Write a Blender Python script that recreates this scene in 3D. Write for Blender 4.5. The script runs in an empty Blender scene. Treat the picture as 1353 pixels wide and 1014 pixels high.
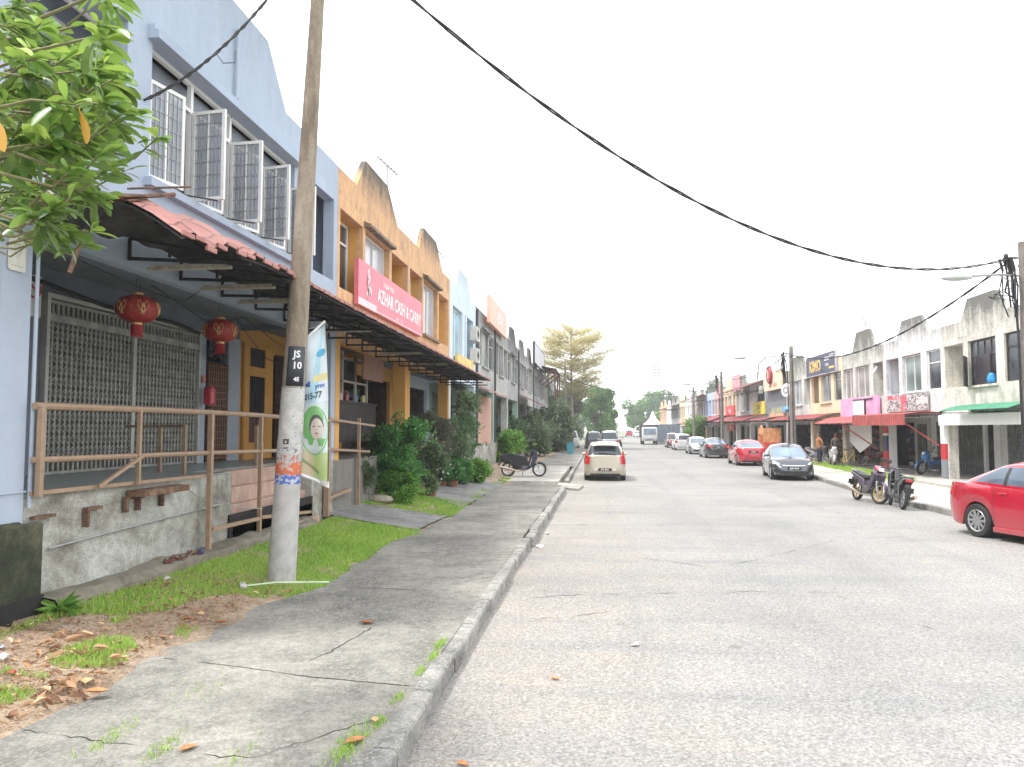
import bpy, bmesh, math, random
import numpy as np
from mathutils import Vector, Matrix
rnd = random.Random(7)
S = bpy.context.scene
COL = S.collection
PI = math.pi

# ---------------------------------------------------------------- helpers
class MB:
    """collects shapes and links them as one mesh object"""
    def __init__(s):
        s.v = []; s.f = []; s.mi = []; s.m = 0
    def add(s, vs, fs):
        n = len(s.v); s.v += [tuple(p) for p in vs]
        for f in fs:
            s.f.append(tuple(n + i for i in f)); s.mi.append(s.m)
    def box(s, a, b, M=None):
        x0, y0, z0 = a; x1, y1, z1 = b
        if x0 > x1: x0, x1 = x1, x0
        if y0 > y1: y0, y1 = y1, y0
        if z0 > z1: z0, z1 = z1, z0
        vs = [Vector(p) for p in ((x0,y0,z0),(x1,y0,z0),(x1,y1,z0),(x0,y1,z0),(x0,y0,z1),(x1,y0,z1),(x1,y1,z1),(x0,y1,z1))]
        if M is not None: vs = [M @ p for p in vs]
        s.add(vs, [(0,3,2,1),(4,5,6,7),(0,1,5,4),(1,2,6,5),(2,3,7,6),(3,0,4,7)])
    def quad(s, a, b, c, d): s.add([a, b, c, d], [(0,1,2,3)])
    def tube(s, pts, r, n=8, cap=True, r1=None):
        pts = [Vector(p) for p in pts]; m = len(pts)
        vs = []; up = None
        for i, p in enumerate(pts):
            d = (pts[min(i+1,m-1)] - pts[max(i-1,0)])
            if d.length < 1e-9: d = Vector((0,0,1))
            d.normalize()
            if up is None: up = Vector((0,0,1)) if abs(d.z) < .9 else Vector((1,0,0))
            a = d.cross(up); a.normalize(); b = a.cross(d)
            up = b
            rr = r if not isinstance(r, (list, tuple)) else r[i]
            if r1 is not None: rr = r + (r1 - r) * i / max(1, m-1)
            for k in range(n):
                t = 2*PI*k/n
                vs.append(p + a*math.cos(t)*rr + b*math.sin(t)*rr)
        fs = []
        for i in range(m-1):
            for k in range(n):
                fs.append((i*n+k, i*n+(k+1)%n, (i+1)*n+(k+1)%n, (i+1)*n+k))
        if cap:
            fs.append(tuple(range(n-1,-1,-1))); fs.append(tuple((m-1)*n+k for k in range(n)))
        s.add(vs, fs)
    def bar(s, a, b, w=.04, h=None):
        """square bar between two points"""
        h = h or w
        a = Vector(a); b = Vector(b); d = (b-a); L = d.length
        if L < 1e-6: return
        d.normalize()
        up = Vector((0,0,1)) if abs(d.z) < .95 else Vector((1,0,0))
        x = d.cross(up).normalized(); y = x.cross(d)
        vs = [a + x*sx*w/2 + y*sy*h/2 for sx, sy in ((-1,-1),(1,-1),(1,1),(-1,1))] + [b + x*sx*w/2 + y*sy*h/2 for sx, sy in ((-1,-1),(1,-1),(1,1),(-1,1))]
        s.add(vs, [(3,2,1,0),(4,5,6,7),(0,1,5,4),(1,2,6,5),(2,3,7,6),(3,0,4,7)])
    def lathe(s, prof, n=24, M=None, axis='z'):
        vs = []
        for r, z in prof:
            for k in range(n):
                t = 2*PI*k/n
                p = Vector((r*math.cos(t), r*math.sin(t), z))
                if axis == 'y': p = Vector((p.x, p.z, p.y))
                if M is not None: p = M @ p
                vs.append(p)
        fs = []
        for i in range(len(prof)-1):
            for k in range(n):
                f = (i*n+k, i*n+(k+1)%n, (i+1)*n+(k+1)%n, (i+1)*n+k)
                fs.append(f if axis == 'z' else f[::-1])
        s.add(vs, fs)
    def prism(s, poly, d0, d1, axis='y', M=None):
        """polygon (2d) extruded: axis y -> poly in x,z ; axis x -> poly in y,z ; axis z -> poly in x,y"""
        n = len(poly)
        def P(p, d):
            if axis == 'y': q = Vector((p[0], d, p[1]))
            elif axis == 'x': q = Vector((d, p[0], p[1]))
            else: q = Vector((p[0], p[1], d))
            return M @ q if M is not None else q
        vs = [P(p, d0) for p in poly] + [P(p, d1) for p in poly]
        fs = [tuple(range(n)), tuple(range(2*n-1, n-1, -1))]
        for i in range(n):
            j = (i+1) % n
            fs.append((i, i+n, j+n, j))
        s.add(vs, fs)
    def grid(s, fn, nu, nv, close=False):
        vs = [fn(i/nu, j/nv) for j in range(nv+1) for i in range(nu+1)]
        fs = []
        for j in range(nv):
            for i in range(nu):
                a = j*(nu+1)+i
                fs.append((a, a+1, a+nu+2, a+nu+1))
        s.add(vs, fs)
    def build(s, name, mat, parent=None, smooth=False, fix=True, ang=35, solid=0, bevel=0, sub=0):
        me = bpy.data.meshes.new(name)
        me.from_pydata([tuple(p) for p in s.v], [], s.f)
        mats = mat if isinstance(mat, (list, tuple)) else [mat]
        for m in mats: me.materials.append(m)
        if len(mats) > 1: me.polygons.foreach_set('material_index', s.mi)
        if fix:
            bm = bmesh.new(); bm.from_mesh(me)
            bmesh.ops.remove_doubles(bm, verts=bm.verts, dist=1e-5)
            bmesh.ops.recalc_face_normals(bm, faces=bm.faces)
            bm.to_mesh(me); bm.free()
        if smooth:
            me.polygons.foreach_set('use_smooth', [True]*len(me.polygons))
            if ang < 180: me.set_sharp_from_angle(angle=math.radians(ang))
        me.update()
        o = bpy.data.objects.new(name, me); COL.objects.link(o)
        if parent is not None: o.parent = parent
        if solid:
            q = o.modifiers.new('solid', 'SOLIDIFY'); q.thickness = solid; q.offset = 0
        if bevel:
            q = o.modifiers.new('bevel', 'BEVEL'); q.width = bevel; q.segments = 2; q.limit_method = 'ANGLE'
        if sub:
            q = o.modifiers.new('sub', 'SUBSURF'); q.levels = sub; q.render_levels = sub
        return o

def tag(o, label, cat, group=None, kind=None):
    if label: o['label'] = label
    if cat: o['category'] = cat
    if group: o['group'] = group
    if kind: o['kind'] = kind
    return o
def struct(o, kind='structure', label=None):
    o['kind'] = kind
    if label: o['label'] = label
    return o
def empty(name, label, cat, loc=(0,0,0), rz=0, group=None, rot=None):
    o = bpy.data.objects.new(name, None); COL.objects.link(o)
    o.empty_display_size = .2
    o.location = loc
    o.rotation_euler = rot if rot else (0, 0, rz)
    return tag(o, label, cat, group)
def copy_tree(o, parent=None):
    c = o.copy(); COL.objects.link(c); c.parent = parent
    for ch in list(o.children): copy_tree(ch, c)
    return c

# ---------------------------------------------------------------- materials
def nd(nt, t, **k):
    n = nt.nodes.new(t)
    for a, b in k.items(): setattr(n, a, b)
    return n
def newmat(name):
    m = bpy.data.materials.new(name); m.use_nodes = True
    nt = m.node_tree
    return m, nt, nt.nodes['Principled BSDF']
def ramp(nt, stops, interp='LINEAR'):
    r = nd(nt, 'ShaderNodeValToRGB'); r.color_ramp.interpolation = interp
    e = r.color_ramp.elements
    while len(e) < len(stops): e.new(.5)
    for i, (p, c) in enumerate(stops):
        e[i].position = p
        e[i].color = (c, c, c, 1) if isinstance(c, (int, float)) else tuple(c) + (1,)
    return r
def mixc(nt, fac, a, b, blend='MIX'):
    m = nd(nt, 'ShaderNodeMix', data_type='RGBA', blend_type=blend)
    for sock, v in ((m.inputs[0], fac), (m.inputs[6], a), (m.inputs[7], b)):
        if isinstance(v, bpy.types.NodeSocket): nt.links.new(v, sock)
        elif isinstance(v, (int, float)): sock.default_value = v
        else: sock.default_value = tuple(v) + (1,)
    return m.outputs[2]
def mth(nt, op, a, b=None, clamp=False):
    m = nd(nt, 'ShaderNodeMath', operation=op); m.use_clamp = clamp
    for i, v in enumerate((a, b)):
        if v is None: continue
        if isinstance(v, bpy.types.NodeSocket): nt.links.new(v, m.inputs[i])
        else: m.inputs[i].default_value = v
    return m.outputs[0]
def coords(nt, scale=(1,1,1), rot=(0,0,0), kind='Object'):
    tc = nd(nt, 'ShaderNodeTexCoord'); mp = nd(nt, 'ShaderNodeMapping')
    mp.inputs['Scale'].default_value = scale; mp.inputs['Rotation'].default_value = rot
    nt.links.new(tc.outputs[kind], mp.inputs[0])
    return mp.outputs[0]
def noise(nt, vec, scale, detail=4, rough=.55, out=0):
    n = nd(nt, 'ShaderNodeTexNoise'); n.inputs['Scale'].default_value = scale
    n.inputs['Detail'].default_value = detail; n.inputs['Roughness'].default_value = rough
    if vec is not None: nt.links.new(vec, n.inputs['Vector'])
    return n.outputs[out]
def rmp(nt, v, stops, interp='LINEAR'):
    r = ramp(nt, stops, interp); nt.links.new(v, r.inputs[0]); return r.outputs[0]
def bump(nt, b, h, strength=.3, dist=.02):
    n = nd(nt, 'ShaderNodeBump'); n.inputs['Strength'].default_value = strength; n.inputs['Distance'].default_value = dist
    nt.links.new(h, n.inputs['Height']); nt.links.new(n.outputs[0], b.inputs['Normal'])

MC = {}
def simple(name, c, rough=.6, metal=0, var=.12, vs=3., bmp=0, spec=None, coat=0):
    if name in MC: return MC[name]
    m, nt, b = newmat(name)
    v = coords(nt)
    n = noise(nt, v, vs, 5, .6)
    n2 = noise(nt, v, vs*9, 3, .6)
    f = mth(nt, 'ADD', mth(nt, 'MULTIPLY', n, .7), mth(nt, 'MULTIPLY', n2, .3))
    lo = tuple(x*(1-var*1.6) for x in c); hi = tuple(min(1, x*(1+var)) for x in c)
    nt.links.new(rmp(nt, f, [(.35, lo), (.68, hi)]), b.inputs['Base Color'])
    b.inputs['Roughness'].default_value = rough; b.inputs['Metallic'].default_value = metal
    if spec is not None: b.inputs['Specular IOR Level'].default_value = spec
    if coat: b.inputs['Coat Weight'].default_value = coat; b.inputs['Coat Roughness'].default_value = .05
    if bmp: bump(nt, b, n2, bmp, .01)
    MC[name] = m
    return m

def plaster(name, base, stain=.4, scol=(.05,.05,.045), ztop=7.0, zlow=5.0, patch=.15, pcol=None, rough=.85, seed=0., top=.5):
    """painted render with vertical mould streaks that thicken towards the parapet"""
    if name in MC: return MC[name]
    m, nt, b = newmat(name)
    tc = nd(nt, 'ShaderNodeTexCoord')
    oi = nd(nt, 'ShaderNodeObjectInfo')
    va = nd(nt, 'ShaderNodeVectorMath', operation='ADD')
    nt.links.new(tc.outputs['Object'], va.inputs[0])
    rv = mth(nt, 'MULTIPLY', oi.outputs['Random'], 37.)
    cb = nd(nt, 'ShaderNodeCombineXYZ')
    for i in range(3): nt.links.new(rv, cb.inputs[i])
    nt.links.new(cb.outputs[0], va.inputs[1])
    vv = va.outputs[0]
    mp = nd(nt, 'ShaderNodeMapping'); mp.inputs['Scale'].default_value = (1.7, 1.7, .28)
    nt.links.new(vv, mp.inputs[0])
    streak = noise(nt, mp.outputs[0], 2.6, 7, .68)
    blot = noise(nt, vv, 1.3, 6, .66)
    fine = noise(nt, vv, 11., 5, .7)
    sp = nd(nt, 'ShaderNodeSeparateXYZ'); nt.links.new(tc.outputs['Object'], sp.inputs[0])
    mr = nd(nt, 'ShaderNodeMapRange'); mr.inputs[1].default_value = zlow; mr.inputs[2].default_value = ztop
    nt.links.new(sp.outputs[2], mr.inputs[0])
    topm = mth(nt, 'POWER', mr.outputs[0], 1.5)
    a = mth(nt, 'ADD', mth(nt, 'MULTIPLY', streak, .40), mth(nt, 'MULTIPLY', blot, .36))
    a = mth(nt, 'ADD', a, mth(nt, 'MULTIPLY', fine, .24))
    a = mth(nt, 'ADD', a, mth(nt, 'MULTIPLY', topm, .26*top*2))
    c0 = .72 - stain*.25
    mask = rmp(nt, a, [(max(.05, c0-.10), 0.), (c0+.04, .45), (min(.99, c0+.2), 1.)])
    mask = mth(nt, 'MULTIPLY', mask, min(1, stain*1.6))
    vcol = rmp(nt, blot, [(.3, tuple(x*.86 for x in base)), (.7, tuple(min(1, x*1.05) for x in base))])
    if patch:
        pn = noise(nt, vv, .9, 3, .5)
        pm = rmp(nt, pn, [(.56, 0.), (.63, 1.)])
        pm = mth(nt, 'MULTIPLY', pm, patch)
        vcol = mixc(nt, pm, vcol, pcol or tuple(x*.7 for x in base))
    nt.links.new(mixc(nt, mask, vcol, scol), b.inputs['Base Color'])
    b.inputs['Roughness'].default_value = rough
    bump(nt, b, fine, .25, .01)
    MC[name] = m
    return m

def glassm(name, c=(.03,.04,.05), rough=.08, var=.5):
    if name in MC: return MC[name]
    m, nt, b = newmat(name)
    v = coords(nt)
    n = noise(nt, v, 1.1, 2, .5)
    nt.links.new(rmp(nt, n, [(.35, tuple(x*(1-var) for x in c)), (.65, tuple(x*(1+var) for x in c))]), b.inputs['Base Color'])
    b.inputs['Roughness'].default_value = rough
    b.inputs['Specular IOR Level'].default_value = .6
    bump(nt, b, n, .05, .05)
    MC[name] = m
    return m
def paint(name, c, rough=.25, metal=.0, coat=.8):
    if name in MC: return MC[name]
    m, nt, b = newmat(name)
    v = coords(nt)
    n = noise(nt, v, 3., 4, .6)
    sp = nd(nt, 'ShaderNodeSeparateXYZ'); nt.links.new(v, sp.inputs[0])
    dz = nd(nt, 'ShaderNodeMapRange'); dz.inputs[1].default_value = .5; dz.inputs[2].default_value = .15
    nt.links.new(sp.outputs[2], dz.inputs[0])
    dust = mth(nt, 'MULTIPLY', mth(nt, 'MULTIPLY', dz.outputs[0], n), .5)
    nt.links.new(mixc(nt, dust, c, (.25,.22,.18)), b.inputs['Base Color'])
    nt.links.new(rmp(nt, n, [(.3, rough*.8), (.7, rough*1.4)]), b.inputs['Roughness'])
    b.inputs['Metallic'].default_value = metal
    b.inputs['Coat Weight'].default_value = coat; b.inputs['Coat Roughness'].default_value = .06
    MC[name] = m
    return m
def vcolmat(name, rough=.7, attr='Col', var=.12):
    if name in MC: return MC[name]
    m, nt, b = newmat(name)
    a = nd(nt, 'ShaderNodeAttribute'); a.attribute_name = attr
    n = noise(nt, coords(nt), 6., 4, .6)
    c = mixc(nt, 1.0, a.outputs['Color'], rmp(nt, n, [(.3, 1-var*1.5), (.7, 1.)]), 'MULTIPLY')
    nt.links.new(c, b.inputs['Base Color'])
    b.inputs['Roughness'].default_value = rough
    MC[name] = m
    return m
def leafmat(name, lo, mid, hi, trans=.35, rough=.45):
    if name in MC: return MC[name]
    m, nt, b = newmat(name)
    a = nd(nt, 'ShaderNodeAttribute'); a.attribute_name = 'v'
    r = rmp(nt, a.outputs['Fac'], [(0., lo), (.5, mid), (1., hi)])
    nt.links.new(r, b.inputs['Base Color']); b.inputs['Roughness'].default_value = rough
    tr = nd(nt, 'ShaderNodeBsdfTranslucent')
    nt.links.new(mixc(nt, .5, r, hi), tr.inputs[0])
    mx = nd(nt, 'ShaderNodeMixShader'); mx.inputs[0].default_value = trans
    nt.links.new(b.outputs[0], mx.inputs[1]); nt.links.new(tr.outputs[0], mx.inputs[2])
    nt.links.new(mx.outputs[0], nt.nodes['Material Output'].inputs[0])
    MC[name] = m
    return m

# ---------------------------------------------------------------- numpy leaf / blade meshes
def np_mesh(name, V, F, mat, parent=None, vals=None, smooth=False):
    """V (n,3), F (m,k) all same k"""
    me = bpy.data.meshes.new(name)
    n, m, k = len(V), len(F), F.shape[1]
    me.vertices.add(n); me.vertices.foreach_set('co', V.astype(np.float32).ravel())
    me.loops.add(m*k); me.loops.foreach_set('vertex_index', F.astype(np.int32).ravel())
    me.polygons.add(m); me.polygons.foreach_set('loop_start', np.arange(0, m*k, k, dtype=np.int32))
    me.update(calc_edges=True)
    if smooth: me.polygons.foreach_set('use_smooth', np.ones(m, dtype=bool))
    me.materials.append(mat)
    if vals is not None:
        at = me.attributes.new('v', 'FLOAT', 'POINT'); at.data.foreach_set('value', vals.astype(np.float32))
    me.validate()
    o = bpy.data.objects.new(name, me); COL.objects.link(o)
    if parent is not None: o.parent = parent
    return o
LEAF = np.array([[0,0,0],[.33,.26,.05],[.7,.2,.02],[1,0,-.08],[.7,-.2,.02],[.33,-.26,.05]])
def leaf_mesh(name, P, D, size, mat, parent=None, seed=1, width=1., droop=.3, vals=None, svar=.3):
    """P (n,3) positions, D (n,3) directions, hexagonal folded leaves"""
    r = np.random.RandomState(seed); n = len(P)
    D = D/np.maximum(1e-6, np.linalg.norm(D, axis=1))[:, None]
    rn = r.normal(size=(n,3)); rn[:,2] += 1.2
    Sd = np.cross(D, rn); Sd /= np.maximum(1e-6, np.linalg.norm(Sd, axis=1))[:, None]
    Nn = np.cross(Sd, D)
    sz = size*(1+svar*r.uniform(-1,1,n))
    V = np.zeros((n, 6, 3))
    for k in range(6):
        a, b, c = LEAF[k]
        V[:,k] = P + (D*a + Sd*b*width + Nn*(c*2 - droop*a*a*.5))*sz[:,None]
    F = np.arange(n*6).reshape(n, 6)
    F2 = np.concatenate([F[:, [0,1,2,3]], F[:, [0,3,4,5]]])
    if vals is None: vals = r.uniform(0,1,n)
    return np_mesh(name, V.reshape(-1,3), F2, mat, parent, np.repeat(vals, 6))
def blob_points(r, n, c, rad, shell=.45, lumps=9):
    """points inside a lumpy ellipsoid, more near its surface; returns pos, outward dir"""
    d = r.normal(size=(n,3)); d /= np.linalg.norm(d, axis=1)[:,None]
    L = r.normal(size=(lumps,3)); L /= np.linalg.norm(L, axis=1)[:,None]
    am = r.uniform(.15,.4,lumps)
    h = np.zeros(n)
    for i in range(lumps): h += am[i]*np.maximum(0, d@L[i])**6
    rr = (.72 + h) * (1 - shell*r.uniform(0,1,n)**1.6)
    P = np.array(c) + d*np.array(rad)*rr[:,None]
    return P, d

def text_mesh(body, size, align='CENTER', depth=0., bold=False, spacing=1.):
    """returns verts, faces of a text lying in x,y"""
    cu = bpy.data.curves.new('t', 'FONT'); cu.body = body; cu.size = size; cu.align_x = align; cu.align_y = 'CENTER'
    cu.space_character = spacing; cu.resolution_u = 2
    if bold: cu.offset = size*.025
    o = bpy.data.objects.new('t', cu); COL.objects.link(o)
    bpy.context.view_layer.update()
    me = o.to_mesh()
    vs = [v.co.copy() for v in me.vertices]; fs = [tuple(p.vertices) for p in me.polygons]
    o.to_mesh_clear(); bpy.data.objects.remove(o); bpy.data.curves.remove(cu)
    return vs, fs
def add_text(mb, body, size, fn, align='CENTER', bold=False, sx=1., spacing=1.):
    """fn maps (x, y) text coords to 3d"""
    vs, fs = text_mesh(body, size, align, 0, bold, spacing)
    mb.add([fn(v.x*sx, v.y) for v in vs], fs)
def color_grid(name, mat, parent, nu, nv, pos, colfn):
    """dense sheet with a printed pattern stored as vertex colours"""
    V = np.array([pos(i/nu, j/nv) for j in range(nv+1) for i in range(nu+1)], dtype=float)
    idx = np.arange((nu+1)*(nv+1)).reshape(nv+1, nu+1)
    F = np.stack([idx[:-1,:-1], idx[:-1,1:], idx[1:,1:], idx[1:,:-1]], -1).reshape(-1,4)
    o = np_mesh(name, V, F, mat, parent, smooth=True)
    C = np.array([tuple(colfn(i/nu, j/nv)) + (1,) for j in range(nv+1) for i in range(nu+1)], dtype=np.float32)
    at = o.data.color_attributes.new('Col', 'FLOAT_COLOR', 'POINT'); at.data.foreach_set('color', C.ravel())
    return o
def hsh(*a):
    x = math.sin(sum(v*k for v, k in zip(a, (127.1, 311.7, 74.7, 19.3))))*43758.5453
    return x - math.floor(x)
def vnoise(x, y, s=0):
    xi, yi = math.floor(x), math.floor(y); fx, fy = x-xi, y-yi
    fx = fx*fx*(3-2*fx); fy = fy*fy*(3-2*fy)
    a = hsh(xi, yi, s); b = hsh(xi+1, yi, s); c = hsh(xi, yi+1, s); d = hsh(xi+1, yi+1, s)
    return a+(b-a)*fx+(c-a)*fy+(a-b-c+d)*fx*fy
def interp(pts, x):
    if x <= pts[0][0]: return pts[0][1]
    for (a, b), (c, d) in zip(pts, pts[1:]):
        if x <= c: return b + (d-b)*(x-a)/(c-a)
    return pts[-1][1]
# ---------------------------------------------------------------- camera, light, sky
cam = bpy.data.cameras.new('camera'); co = bpy.data.objects.new('camera', cam); COL.objects.link(co)
S.camera = co
cam.lens = 26.61; cam.sensor_width = 36; cam.sensor_fit = 'HORIZONTAL'; cam.clip_end = 2500; cam.clip_start = .05
co.location = (0, 0, 2.05)
co.rotation_euler = (math.radians(90+3.49), 0, math.radians(6.463))
SUN_EL, SUN_AZ = 62, 245      # azimuth clockwise from +Y
sdir = Vector((math.sin(math.radians(SUN_AZ))*math.cos(math.radians(SUN_EL)), math.cos(math.radians(SUN_AZ))*math.cos(math.radians(SUN_EL)), math.sin(math.radians(SUN_EL))))
sl = bpy.data.lights.new('sun', 'SUN'); sl.energy = 2.4; sl.angle = math.radians(7); sl.color = (1, .96, .9)
so = bpy.data.objects.new('sun', sl); COL.objects.link(so)
so.rotation_euler = sdir.to_track_quat('Z', 'Y').to_euler(); so.location = (0,0,40)
W = bpy.data.worlds.new('World'); S.world = W; W.use_nodes = True
nt = W.node_tree; bg = nt.nodes['Background']
sky = nd(nt, 'ShaderNodeTexSky', sky_type='NISHITA'); sky.sun_disc = False
sky.sun_elevation = math.radians(SUN_EL); sky.sun_rotation = math.radians(SUN_AZ); sky.dust_density = 3; sky.air_density = 1.2; sky.ozone_density = .6
tc = nd(nt, 'ShaderNodeTexCoord')
cl = noise(nt, tc.outputs['Generated'], 2.2, 6, .55)
cf = rmp(nt, cl, [(.3, .9), (.62, 1.)])
cloud = rmp(nt, noise(nt, tc.outputs['Generated'], 3.1, 5, .55), [(.3, (13.2,13.5,14.1)), (.7, (15.4,15.4,15.4))])
nt.links.new(mixc(nt, cf, sky.outputs[0], cloud), bg.inputs[0]); bg.inputs[1].default_value = .1
S.view_settings.view_transform = 'Standard'; S.view_settings.look = 'None'; S.view_settings.gamma = 1
S.view_settings.exposure = .80
S.render.engine = 'CYCLES'

# ---------------------------------------------------------------- ground materials
def asphalt():
    m, nt, b = newmat('asphalt')
    v = coords(nt)
    big = noise(nt, v, .22, 5, .6); mid = noise(nt, v, 1.1, 5, .62); fine = noise(nt, v, 26, 4, .75)
    st = noise(nt, coords(nt, (.25,1.6,1)), .8, 5, .6)
    vo = nd(nt, 'ShaderNodeTexVoronoi'); vo.inputs['Scale'].default_value = 62; nt.links.new(v, vo.inputs['Vector'])
    base = rmp(nt, big, [(.3, (.182,.184,.182)), (.5, (.240,.237,.228)), (.7, (.285,.277,.262))])
    tan = rmp(nt, mid, [(.5, 0.), (.68, .55)])
    # dusty tan wash near the left kerb
    sp = nd(nt, 'ShaderNodeSeparateXYZ'); nt.links.new(v, sp.inputs[0])
    mr = nd(nt, 'ShaderNodeMapRange'); mr.inputs[1].default_value = 2.2; mr.inputs[2].default_value = -1.2; nt.links.new(sp.outputs[0], mr.inputs[0])
    tan = mth(nt, 'ADD', mth(nt, 'MULTIPLY', tan, .5), mth(nt, 'MULTIPLY', mr.outputs[0], mth(nt, 'MULTIPLY', mid, .8)), True)
    c = mixc(nt, tan, base, (.33,.285,.24))
    dk = rmp(nt, st, [(.52, 0.), (.68, .7)])
    c = mixc(nt, dk, c, (.19,.195,.2))
    # tyre tracks and oil drips along the lane
    wv = nd(nt, 'ShaderNodeMath', operation='SINE'); nt.links.new(mth(nt, 'MULTIPLY', sp.outputs[0], 3.6), wv.inputs[0])
    tr = mth(nt, 'MULTIPLY', rmp(nt, wv.outputs[0], [(.45, 0.), (1., 1.)]), rmp(nt, noise(nt, coords(nt, (1.2,.12,1)), 1.2, 4, .6), [(.42, 0.), (.62, .38)]))
    c = mixc(nt, tr, c, (.17,.172,.172))
    oil = rmp(nt, noise(nt, v, 1.9, 2, .4), [(.70, 0.), (.76, .55)])
    c = mixc(nt, oil, c, (.10,.10,.10))
    sp2 = rmp(nt, vo.outputs['Color'], [(.0, .62), (.55, 1.), (1., 1.42)])
    c = mixc(nt, 1., c, sp2, 'MULTIPLY')
    c = mixc(nt, 1., c, rmp(nt, fine, [(.3, .72), (.7, 1.25)]), 'MULTIPLY')
    nt.links.new(c, b.inputs['Base Color']); b.inputs['Roughness'].default_value = .85
    bump(nt, b, mth(nt, 'ADD', vo.outputs['Distance'], fine), .5, .006)
    return m
def concrete(name, base=(.20,.195,.175), dark=(.105,.104,.094), light=(.29,.275,.24), sc=1., spk=1.):
    m, nt, b = newmat(name)
    v = coords(nt)
    big = noise(nt, v, .55*sc, 6, .65); mid = noise(nt, v, 2.4*sc, 6, .7); fine = noise(nt, v, 45, 4, .7)
    vo = nd(nt, 'ShaderNodeTexVoronoi'); vo.inputs['Scale'].default_value = 48; nt.links.new(v, vo.inputs['Vector'])
    f = mth(nt, 'ADD', mth(nt, 'MULTIPLY', big, .6), mth(nt, 'MULTIPLY', mid, .4))
    c = rmp(nt, f, [(.40, dark), (.5, base), (.60, light)])
    pe = rmp(nt, vo.outputs['Color'], [(.5, 0.), (.82, .75*spk)])
    pk = mth(nt, 'MULTIPLY', pe, rmp(nt, mid, [(.4, 1.), (.65, .25)]))
    c = mixc(nt, pk, c, light)
    c = mixc(nt, 1., c, rmp(nt, fine, [(.3, .66), (.7, 1.28)]), 'MULTIPLY')
    gr2 = noise(nt, v, 9*sc, 5, .75)
    c = mixc(nt, 1., c, rmp(nt, gr2, [(.35, .78), (.6, 1.1)]), 'MULTIPLY')
    nt.links.new(c, b.inputs['Base Color']); b.inputs['Roughness'].default_value = .9
    bump(nt, b, mth(nt, 'ADD', fine, mid), .45, .008)
    return m
ASPH = asphalt()
CONC = concrete('pavement_concrete')
CONCL = concrete('pale_concrete', (.42,.40,.36), (.26,.25,.22), (.55,.53,.48), .6, .3)
KERB = concrete('kerb_concrete', (.23,.23,.215), (.12,.12,.112), (.34,.33,.30), 2.)
def soilmat():
    m, nt, b = newmat('dry_soil')
    v = coords(nt)
    n1 = noise(nt, v, 1.6, 6, .65); n2 = noise(nt, v, 14, 6, .75); n3 = noise(nt, v, 70, 3, .7)
    c = rmp(nt, mth(nt, 'ADD', mth(nt, 'MULTIPLY', n1, .5), mth(nt, 'MULTIPLY', n2, .5)), [(.36, (.17,.12,.08)), (.5, (.40,.30,.21)), (.64, (.58,.46,.35))])
    c = mixc(nt, 1., c, rmp(nt, n3, [(.3, .6), (.7, 1.25)]), 'MULTIPLY')
    nt.links.new(c, b.inputs['Base Color']); b.inputs['Roughness'].default_value = .95
    bump(nt, b, mth(nt, 'ADD', n2, n3), .8, .03)
    return m
SOIL = soilmat()
BLACK = simple('crack_dark', (.035,.034,.03), .95, vs=20)

KX = [(0,-1.22),(14,-1.2),(25,-1.12),(60,-1.1),(95,-.9),(130,.6),(180,4.2),(260,12)]
def kerbx(y): return interp(KX, y)
RK = [(0,8.35),(25,8.3),(31,8.75),(38,9.3),(46,9.75),(60,9.75),(90,9.75),(130,11.5),(180,15.5),(260,24)]
def rkerbx(y): return interp(RK, y)
def gz(x, y):
    e = -3.45
    return .15 if x > e else .15 + (e-x)*.145

# ground sheet
b_ = MB(); b_.quad((-900,-60,-.06),(900,-60,-.06),(900,1500,-.06),(-900,1500,-.06))
struct(b_.build('ground', simple('far_ground', (.17,.19,.12), .95, vs=.05)))
# road
b_ = MB()
ys = [-6,0,10,20,30,40,60,80,95,110,130,150,180,220,260,330]
for a, c in zip(ys, ys[1:]):
    b_.quad((kerbx(a)-.1,a,0),(rkerbx(a)+.1,a,0),(rkerbx(c)+.1,c,0),(kerbx(c)-.1,c,0))
struct(b_.build('road', ASPH))
# left pavement with a broken edge
edge = [(-6,-3.7),(4.4,-3.68),(5.1,-3.64),(6.4,-3.78),(8.0,-3.66),(9.0,-3.36),(10.5,-3.42),(12.8,-3.48),(14.2,-3.36),(16.9,-3.22),(21,-3.3),(26.4,-3.4)]
b_ = MB()
N = 220; pl = []
for i in range(N+1):
    y = -6 + 32.4*i/N
    x = interp(edge, y) + (vnoise(y*2.3, 3)-.5)*.12 + (vnoise(y*9, 5)-.5)*.05
    pl.append((x, y))
for (x0,y0),(x1,y1) in zip(pl, pl[1:]):
    k0, k1 = kerbx(y0)-.13, kerbx(y1)-.13
    b_.quad((x0,y0,.15),(k0,y0,.15),(k1,y1,.15),(x1,y1,.15))
    b_.quad((x0-.02,y0,-.05),(x0,y0,.15),(x1,y1,.15),(x1-.02,y1,-.05))
struct(b_.build('pavement', CONC, fix=True))
# driveway crossing beyond the pavement and pavement further on
b_ = MB()
b_.box((-9,28.3,-.05),(kerbx(28)-.35,40,.135))
b_.prism([(kerbx(28)-.35,26.6),(kerbx(28)+.45,25.6),(kerbx(28)+.6,27.4),(kerbx(28)-.34,28.6)], -.05, .07, 'z')
struct(b_.build('driveway', CONCL))
b_ = MB()
yy = [40,50,60,75,90,110,130,160,200,260]
for a, c in zip(yy, yy[1:]):
    b_.quad((kerbx(a)-2.4,a,.12),(kerbx(a)-.13,a,.12),(kerbx(c)-.13,c,.12),(kerbx(c)-2.4,c,.12))
struct(b_.build('pavement', CONC))
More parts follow.
